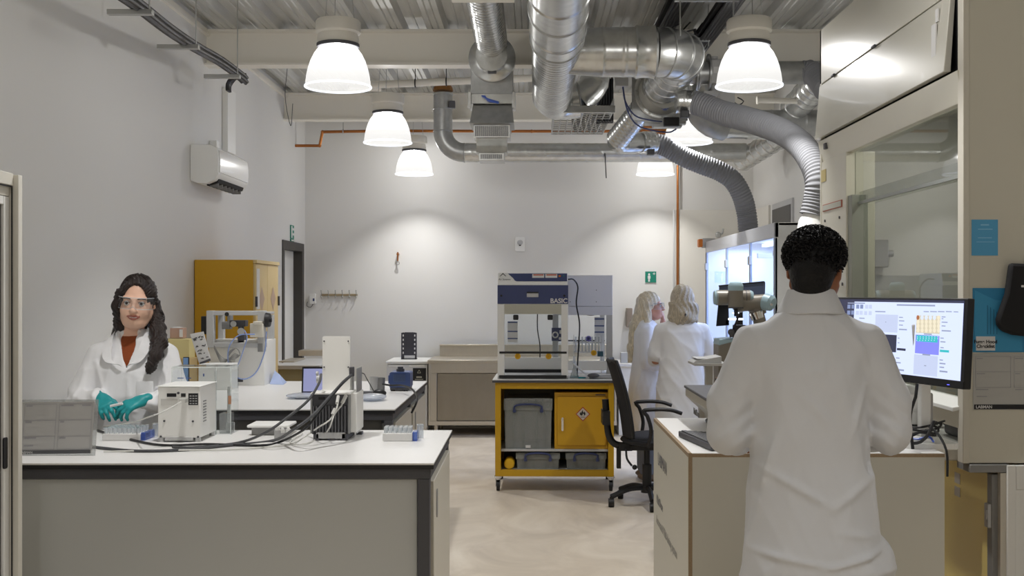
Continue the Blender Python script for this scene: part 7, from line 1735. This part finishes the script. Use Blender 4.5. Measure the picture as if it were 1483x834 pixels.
def mi(c):
    q = (c-mc_)@np.linalg.inv(R).T; return ((np.abs(q[:, 0]) < .027*hs) & (np.abs(q[:, 2]-q[:, 0]**2*6) < .0105*hs*(1-.6*(np.abs(q[:, 0])/(.027*hs))**2)) & (q[:, 1] < .012)).astype(int)
body = skin('body', B, [M_skin, M_lip], t, 1, mi)
face_bits(T, R, body, hs)
# smile: teeth line
part('teeth', MB().tube([Vector(T(p)) for p in ((-.015, -.0855, -.0610), (0, -.0905, -.0625), (.015, -.0855, -.0610))], .0024, 6), M_paper, body, world=False)
goggles(T, t, hs)
# gloves
for sx_, nm in ((0, 'left'), (1, 'right')):
    g = Field((-.30 if sx_ == 0 else -.20, -.46, .90), (.12 if sx_ == 0 else .28, -.10, 1.20), .003)
    (hand(g, WRl, r=.98, L=.9, **hl), g.cone(WRl, np.array(WRl)+(np.array(ELl)-np.array(WRl))*.25, .024, .030, .006)) if sx_ == 0 else (hand(g, WRr, r=.98, L=.9, **hr_), g.cone(WRr, np.array(WRr)+(np.array(ELr)-np.array(WRr))*.25, .024, .030, .006))
    skin('glove', g, M_teal, t, 1)
# orange top
O_ = Field((-.22, -.14, .80), (.22, .16, 1.42), .005)
O_.loft([(1.368, .004, .010, .058, .056), (1.35, .004, .01, .066, .062), (1.32, 0, .018, .115, .075), (1.25, 0, .015, .168, .098), (1.10, 0, 0, .142, .095), (.98, 0, .01, .128, .088), (.82, 0, .01, .158, .105)], .01)
O_.ell((.004, -.0, 1.383), (.050, .048, .025), .004, None, True)
skin('orange_top', O_, M_rust, t, 1)
part('button', MB().ball((.012, -.095, 1.22), .006, 8).ball((.010, -.098, 1.16), .006, 8), M_shoek, t, world=False)
# coat
K = Field((-.36, -.34, .45), (.36, .22, 1.44), .005)
K.loft([(1.40, .0, .02, .068, .062), (1.37, .0, .02, .082, .072), (1.34, 0, .02, .118, .080), (1.31, 0, .02, .158, .086), (1.27, 0, .018, .185, .100), (1.20, 0, .008, .186, .116), (1.08, 0, -.002, .178, .122), (.98, 0, 0, .180, .122), (.85, 0, .01, .195, .130), (.60, 0, .01, .21, .14), (.50, 0, .01, .215, .14)], .01)
for sh, el, wr in ((SHl, ELl, WRl), (SHr, ELr, WRr)):
    K.cone((sh[0]*.96, sh[1], sh[2]-.005), (el[0], el[1], el[2]+.05), .062, .066, .03); K.cone((el[0], el[1], el[2]+.05), (el[0]*.95, el[1]-.06, el[2]), .066, .060, .02)
    w2 = np.array(wr)+.42*(np.array(el)-np.array(wr)); w3 = np.array(wr)+.12*(np.array(el)-np.array(wr)); K.cone((el[0]*.95, el[1]-.06, el[2]), w2, .060, .054, .02); K.cone(w2, w3, .052, .042, .012)
# V opening
vz0, vz1 = lz2(534), 1.42
def vcut(x, y, z):
    w = np.clip((z-vz0)/(vz1-vz0), 0, 1)*.062; return np.maximum(np.abs(x-.008+.012*np.clip((z-vz0)/(vz1-vz0), 0, 1))-w, np.maximum(y+.03, vz0-z))
K.put(vcut, (-.1, -.3, vz0-.02), (.1, -.02, vz1+.03), .006, True)
def cf(x, y, z):
    o = -.0016*((np.abs(x-.02) < .0025) & (y < -.05) & (z < vz0))
    for (x0_, z0_, x1_, z1_, wd, am) in ((-.15, 1.24, -.06, 1.02, .012, .006), (.15, 1.26, .08, 1.04, .012, .005), (-.05, 1.26, -.10, 1.10, .012, .004), (.02, 1.16, .05, .98, .012, .004), (-.10, 1.06, .06, 1.01, .01, .004), (-.20, 1.20, -.23, 1.06, .012, .006), (.20, 1.22, .19, 1.05, .012, .007), (.14, 1.28, .20, 1.16, .01, .005)):
        L2 = (x1_-x0_)**2+(z1_-z0_)**2; tt = np.clip(((x-x0_)*(x1_-x0_)+(z-z0_)*(z1_-z0_))/L2, 0, 1)
        dd = (x-x0_-tt*(x1_-x0_))**2+(z-z0_-tt*(z1_-z0_))**2; o = o-am*np.exp(-dd/wd**2)*(y < .05)
    for sx in (-1, 1): o = o-.005*np.exp(-((x-sx*.21)**2/.004+(z-1.06)**2/.004))*np.sin(90*z+40*x)+.008*np.exp(-((x-sx*.155)**2/.0006+(z-1.13)**2/.012))
    return o
K.warp(folds(.012, 9, (8, 6, 4), .8)); K.warp(cf)
coat = skin('lab_coat', K, M_coat, t, 1)
# lapels / stand collar
for sx in (-1, 1):
    lp = MB()
    a = [(.008+sx*.012, -.118, vz0+.01), (-.004+sx*.052, -.100, 1.25), (sx*.066, -.078, 1.315), (sx*.074, -.03, 1.375), (sx*.068, .03, 1.405), (sx*.03, .085, 1.41)]
    b_ = [(.008+sx*.022, -.124, vz0+.02), (-.004+sx*.085, -.104, 1.245), (sx*.112, -.078, 1.295), (sx*.108, -.03, 1.345), (sx*.098, .04, 1.365), (sx*.035, .105, 1.385)]
    a = spline([Vector(q) for q in a], .01); b_ = spline([Vector(q) for q in b_], .01); n_ = min(len(a), len(b_)); a = [a[int(i*(len(a)-1)/(n_-1))] for i in range(n_)]; b_ = [b_[int(i*(len(b_)-1)/(n_-1))] for i in range(n_)]
    nn = Vector((0, -.006, .003))
    for q0, q1, r0, r1 in zip(a, a[1:], b_, b_[1:]): lp.add([q0+nn, r0+nn, r1+nn, q1+nn, q0, r0, r1, q1], [(0,1,2,3),(7,6,5,4),(0,4,5,1),(1,5,6,2),(2,6,7,3),(3,7,4,0)])
    part('lapel', lp, M_coat, coat, world=False)
part('pocket', MB().rbox(.065, .145, -.124, -.116, 1.075, 1.155, .006), M_coat, coat, world=False)
sk = Field((-.22, -.16, .03), (.22, .2, .98), .009)
for sx in (-1, 1): sk.cone((sx*.08, 0, .85), (sx*.09, 0, .47), .085, .062, .03); sk.cone((sx*.09, 0, .47), (sx*.09, .01, .08), .060, .05, .02)
skin('trousers', sk, M_trousd, t, 1)
for sx in (-1, 1): part('shoe', MB().ball((sx*.10, -.06, .04), (.045, .125, .04), 18), M_shoek, t, world=False)
# hair
hcv = np.array(hc); TT_ = lambda p: hcv+R@(np.array(p, float)*hs)
Hf = Field((-.19, -.20, 1.18), (.2, .14, 1.72), .004)
Hf.ell(TT_((0, .014, .040)), np.array((.082, .103, .090))*hs, .008, R)
Hf.ell(TT_((0, -.106, .010)), np.array((.062, .066, .088))*hs, .006, R, True)       # face opening
Hf.ell(TT_((0, -.06, -.06)), np.array((.062, .07, .06))*hs, .006, R, True)
for k in range(2): pass
# left curtain (image left): down beside the face to behind the shoulder
Hf.cone(TT_((-.070, -.045, .045)), TT_((-.082, -.03, -.02)), .020, .022, .012); Hf.cone(TT_((-.082, -.03, -.02)), TT_((-.070, .02, -.11)), .022, .026, .015)
Hf.cone(TT_((-.066, .02, -.11)), (-.085, .06, 1.33), .030, .028, .015); Hf.cone((-.085, .06, 1.33), (-.10, .075, 1.27), .028, .02, .015)
Hf.cone(TT_((0, .07, -.02)), (0.02, .075, 1.32), .060, .050, .03)
# right: ponytail of waves in front of shoulder
Hf.cone(TT_((.070, -.040, .05)), TT_((.078, .0, .01)), .018, .015, .012); Hf.cone(TT_((.078, .03, -.0)), TT_((.088, .015, -.06)), .022, .030, .015)
tail = [TT_((.088, .012, -.06)), (lx2(221), -.03, lz2(478)), (lx2(228), -.075, lz2(497)), (lx2(227), -.115, lz2(515)), (lx2(222), -.13, lz2(530)), (lx2(219), -.132, lz2(538))]
for a, b_, r0, r1 in zip(tail, tail[1:], (.026, .036, .036, .030, .022), (.036, .036, .030, .022, .010)): Hf.cone(a, b_, r0, r1, .015)
Hf.warp(lambda x, y, z: .0025*np.sin(300*x+16*np.sin(26*z)+120*y)+.0035*np.sin(55*z+60*x+2*np.sin(70*y))*(z < 1.48))
hr2 = skin('hair', Hf, M_hair, t, 1)
# strands
def hs_d(a, b, c):
    d = Vector((a, b, c)).normalized(); return Vector(TT_((.0835*d.x, .014+.1045*d.y, .040+.0915*d.z)))
st = MB(); rs = random.Random(8)
for k in range(150):
    u = rs.uniform(-1, 1); side = 1 if k % 5 < 3 else -1
    if side > 0:
        pts = [hs_d(.06, .1-.5*rs.random(), .8), hs_d(.55, -.1-.45*rs.random(), .70), hs_d(.95, -.30, .10), hs_d(1, .1, -.3)]
        ph = rs.uniform(0, 6.28); r_ = rs.uniform(.3, 1)
        for i, q in enumerate(tail):
            a = ph+i*.8; pts.append(Vector(q)+Vector((math.cos(a), -abs(math.sin(a))*.9, 0))*(.040*r_*(1-.12*i)))
    else:
        pts = [hs_d(-.06, .1-.5*rs.random(), .8), hs_d(-.55, -.1-.45*rs.random(), .70), hs_d(-.95, -.35-.1*rs.random(), .05), Vector(TT_((-.088+.02*rs.random(), -.01+.03*rs.random(), -.06))), Vector((-.085+.03*rs.uniform(-1, 1), .04, 1.36)), Vector((-.11+.03*rs.uniform(-1, 1), .03, 1.29))]
    st.tube(pts, rs.uniform(.0009, .0018), 4, True, step=.014)
part('strands', st, M_hair, hr2, world=False)['kind'] = 'stuff'
# small tube she holds
q0 = Vector((lx2(160, -.36), -.36, lz2(588, -.36))); solo('sample_tube', MB().cyl(Vector((wx, wy_, 0))+q0, Vector((wx, wy_, 0))+q0+Vector((.055, .0, .012)), .006, n=12), M_paper, 'small white tube held between the teal gloved hands', 'tube')
# ------------------------------------------------------------------ two blonde people at the glass cupboard
def ward(name, c, s):
    pass
# A: profile facing right
ay = 9.3; ax_ = PX(936, ay); S = 1600/ay; t = thing('person', 'long haired blonde person in profile wearing safety glasses and a lab coat', 'person', (ax_, ay, 0))
lx3 = lambda px: (px-936)/S; lz3 = lambda py: H0-(py-VY)/S
hc = (lx3(943), 0, lz3(444)); R = rot(math.radians(80), 0, math.radians(-4))
B = Field((-.26, -.28, -.01), (.36, .28, 1.66), .008)
T = head(B, hc, R, .98, True)
B.cone((lx3(939), 0, hc[2]-.07), (-.0, 0, 1.28), .048, .054, .02)
B.loft([(1.31, 0, 0, .055, .10), (1.24, 0, 0, .085, .15), (1.08, 0, 0, .085, .13), (.95, 0, 0, .08, .12), (.80, 0, 0, .10, .15)], .03)
B.cone((0, -.15, 1.24), (-.0, -.19, 1.0), .042, .034, .03); B.cone((-.0, -.19, 1.0), (.17, -.14, .98), .033, .023, .012)
hand(B, (.17, -.14, .98), (.8, .5, -.1), (0, -.4, 1), 1, (25, 35, 25))
B.cone((0, .15, 1.24), (.10, .19, 1.08), .042, .034, .03); B.cone((.10, .19, 1.08), (.150, .06, 1.30), .033, .023, .012)
hand(B, (.148, .055, 1.31), (-.15, -.35, 1), (.9, -.2, .2), 1, (18, 25, 20))
for sx in (-1, 1): B.cone((0, sx*.08, .82), (0, sx*.09, .45), .075, .05, .02); B.cone((0, sx*.09, .45), (-.01, sx*.09, .08), .048, .034, .02); B.cone((-.01, sx*.09, .04), (.11, sx*.09, .03), .03, .025, .01)
body = skin('body', B, M_skinb, t, 1); face_bits(T, R, body, .98); goggles(T, t, .98)
K = Field((-.24, -.30, .40), (.30, .30, 1.40), .008)
K.loft([(1.345, .0, 0, .062, .075), (1.30, 0, 0, .085, .135), (1.24, 0, 0, .112, .178), (1.10, 0, 0, .118, .165), (.98, 0, 0, .125, .160), (.80, .0, 0, .145, .18), (.42, -.005, 0, .165, .19)], .01)
K.cone((-.005, -.155, 1.235), (-.005, -.195, 1.02), .064, .066, .03); K.cone((-.005, -.195, 1.0), (.13, -.165, .975), .066, .050, .02)
K.cone((0, .15, 1.24), (.10, .19, 1.08), .06, .06, .03); K.cone((.10, .19, 1.08), (.14, .09, 1.25), .056, .044, .02)
K.warp(folds(.014, 11, (7, 5, 4), .5))
skin('lab_coat', K, M_coat, t, 1)
Tr = Field((-.14, -.2, .04), (.14, .2, .9), .009)
for sx in (-1, 1): Tr.cone((0, sx*.075, .62), (0, sx*.085, .45), .078, .072, .03); Tr.cone((0, sx*.09, .45), (0, sx*.09, .10), .074, .07, .02)
skin('trousers', Tr, M_trous, t, 1)
for sx in (-1, 1): part('shoe', MB().ball((.04, sx*.09, .04), (.125, .045, .042), 18), M_shoe, t, world=False)
hcv = np.array(hc); TT_ = lambda p: hcv+R@np.array(p, float)
Hf = Field((-.24, -.16, .98), (.14, .16, 1.64), .006)
Hf.ell(TT_((0, .020, .042)), (.086, .100, .090), .01, R)
Hf.ell(TT_((0, -.085, -.03)), (.09, .058, .075), .008, R, True)
for sy in (-1, 1): Hf.cone((hc[0]-.03, sy*.055, hc[2]+.02), (hc[0]-.035, sy*.065, hc[2]-.12), .032, .030, .02)
Hf.cone((hc[0]-.055, 0, hc[2]+.02), (lx3(922), 0, lz3(475)), .070, .060, .03); Hf.cone((lx3(922), 0, lz3(472)), (lx3(914), -.03, lz3(505)), .058, .036, .03); Hf.cone((lx3(914), -.03, lz3(503)), (lx3(911), -.04, lz3(528)), .034, .012, .02)
Hf.cone((hc[0]-.035, -.075, hc[2]-.06), (lx3(935), -.10, lz3(478)), .030, .018, .02)
Hf.warp(lambda x, y, z: .003*np.sin(160*(x+.25*z)+60*y))
skin('hair', Hf, M_hairb, t, 1)
part('dark_neckline', MB().ball((lx3(950), -.02, lz3(478)), (.03, .05, .03), 12), M_trousd, t, world=False)
# B: back view
by_ = 8.8; bx_ = PX(987, by_); S = 1600/by_; t = thing('person', 'person with wavy shoulder length ash blonde hair and white coat, back to the camera', 'person', (bx_, by_, 0))
lx4 = lambda px: (px-987)/S; lz4 = lambda py: H0-(py-VY)/S
hc = (lx4(989), .03, 1.505); R = rot(PI+math.radians(-12), 0, math.radians(8))
B = Field((-.32, -.22, -.01), (.34, .42, 1.68), .008)
T = head(B, hc, R, 1, True); B.cone((.01, .01, 1.43), (0, 0, 1.30), .05, .055, .02)
B.loft([(1.34, 0, 0, .06, .055), (1.28, 0, 0, .15, .085), (1.10, 0, 0, .14, .09), (.98, 0, 0, .12, .085), (.82, 0, 0, .16, .105)], .03)
for sx, el, wr in ((-1, (-.20, .05, 1.03), (-.14, .24, 1.02)), (1, (.235, .05, 1.02), (.16, .26, 1.0))):
    B.cone((sx*.16, 0, 1.27), el, .042, .034, .03); B.cone(el, wr, .033, .023, .012); hand(B, wr, (-sx*.3, .9, 0), (sx*.2, 0, 1), -sx, (25, 30, 25))
    B.cone((sx*.08, 0, .82), (sx*.09, 0, .45), .075, .05, .02); B.cone((sx*.09, 0, .45), (sx*.09, -.01, .08), .048, .034, .02); B.cone((sx*.09, 0, .04), (sx*.09, .11, .03), .03, .025, .01)
body = skin('body', B, M_skinb, t, 1); face_bits(T, R, body)
K = Field((-.34, -.24, .40), (.36, .36, 1.44), .008)
K.loft([(1.40, .005, 0, .066, .066), (1.36, 0, 0, .085, .075), (1.32, 0, 0, .155, .09), (1.26, 0, 0, .192, .112), (1.10, 0, 0, .182, .122), (.98, 0, 0, .182, .125), (.80, 0, 0, .200, .14), (.42, 0, 0, .21, .15)], .01)
for sx, el, wr in ((-1, (-.20, .05, 1.03), (-.14, .24, 1.02)), (1, (.235, .05, 1.02), (.16, .26, 1.0))):
    K.cone((sx*.165, 0, 1.27), (el[0], el[1], el[2]+.05), .060, .066, .03); K.cone((el[0], el[1], el[2]+.05), (el[0], el[1]+.06, el[2]), .066, .056, .02); K.cone((el[0], el[1]+.06, el[2]), (wr[0], wr[1]-.03, wr[2]), .054, .044, .02)
K.warp(folds(.014, 21, (7, 5, 4), .6)); K.warp(lambda x, y, z: .008*np.exp(-((np.abs(x)-.165)**2/.0008+(z-1.08)**2/.02))*(y < .05))
skin('lab_coat', K, M_coat, t, 1)
Tr = Field((-.2, -.14, .04), (.2, .14, .9), .009)
for sx in (-1, 1): Tr.cone((sx*.08, 0, .62), (sx*.09, 0, .45), .078, .07, .03); Tr.cone((sx*.09, 0, .45), (sx*.09, 0, .10), .068, .06, .02)
skin('trousers', Tr, M_trous, t, 1)
for sx in (-1, 1): part('shoe', MB().ball((sx*.09, .04, .04), (.045, .125, .042), 18), M_shoe, t, world=False)
hcv = np.array(hc); TT_ = lambda p: hcv+R@np.array(p, float)
Hf = Field((-.17, -.14, 1.26), (.19, .16, 1.68), .005)
Hf.ell(TT_((0, .020, .042)), (.088, .102, .090), .01, R)
Hf.cone((.005, -.01, 1.50), (.0, -.035, 1.40), .092, .098, .03)
for k in range(11):
    a = PI*(1.02+.96*k/10); x = .01+.092*math.cos(a); y = -.02+.065*math.sin(a)
    Hf.cone((x, y, 1.47), (x*1.12, y*1.15, 1.365-.02*random.random()), .026, .018, .012)
Hf.ell(TT_((0, -.10, -.03)), (.06, .06, .085), .008, R, True)
Hf.warp(lambda x, y, z: .004*np.sin(150*x+3*np.sin(30*z)+50*y)+.005*np.sin(48*z+40*x)*(z < 1.5))
skin('hair', Hf, M_hairc, t, 1)
EXPO = 0.35
# ================================================================== CAMERA AND LIGHT
cam = bpy.data.cameras.new('camera'); cam.sensor_width = 36; cam.lens = 36*F/1483
cam.shift_x = -(VX-741.5)/1483; cam.shift_y = (VY-417)/1483; cam.clip_end = 60; cam.clip_start = .05
co = bpy.data.objects.new('camera', cam); co.location = (0, 0, H0); co.rotation_euler = (PI/2, 0, 0); C.objects.link(co)
bpy.context.scene.camera = co
w = bpy.data.worlds.new('world'); bpy.context.scene.world = w; w.use_nodes = True
w.node_tree.nodes['Background'].inputs[0].default_value = (.8, .85, 1, 1); w.node_tree.nodes['Background'].inputs[1].default_value = .3
sc = bpy.context.scene
sc.view_settings.view_transform = 'Standard'; sc.view_settings.look = 'None'; sc.view_settings.gamma = 1; sc.view_settings.use_curve_mapping = False
sc.view_settings.exposure = EXPO
sc.cycles.use_denoising = True
sc.cycles.max_bounces = 10; sc.cycles.transparent_max_bounces = 24; sc.cycles.diffuse_bounces = 5; sc.cycles.sample_clamp_indirect = 6
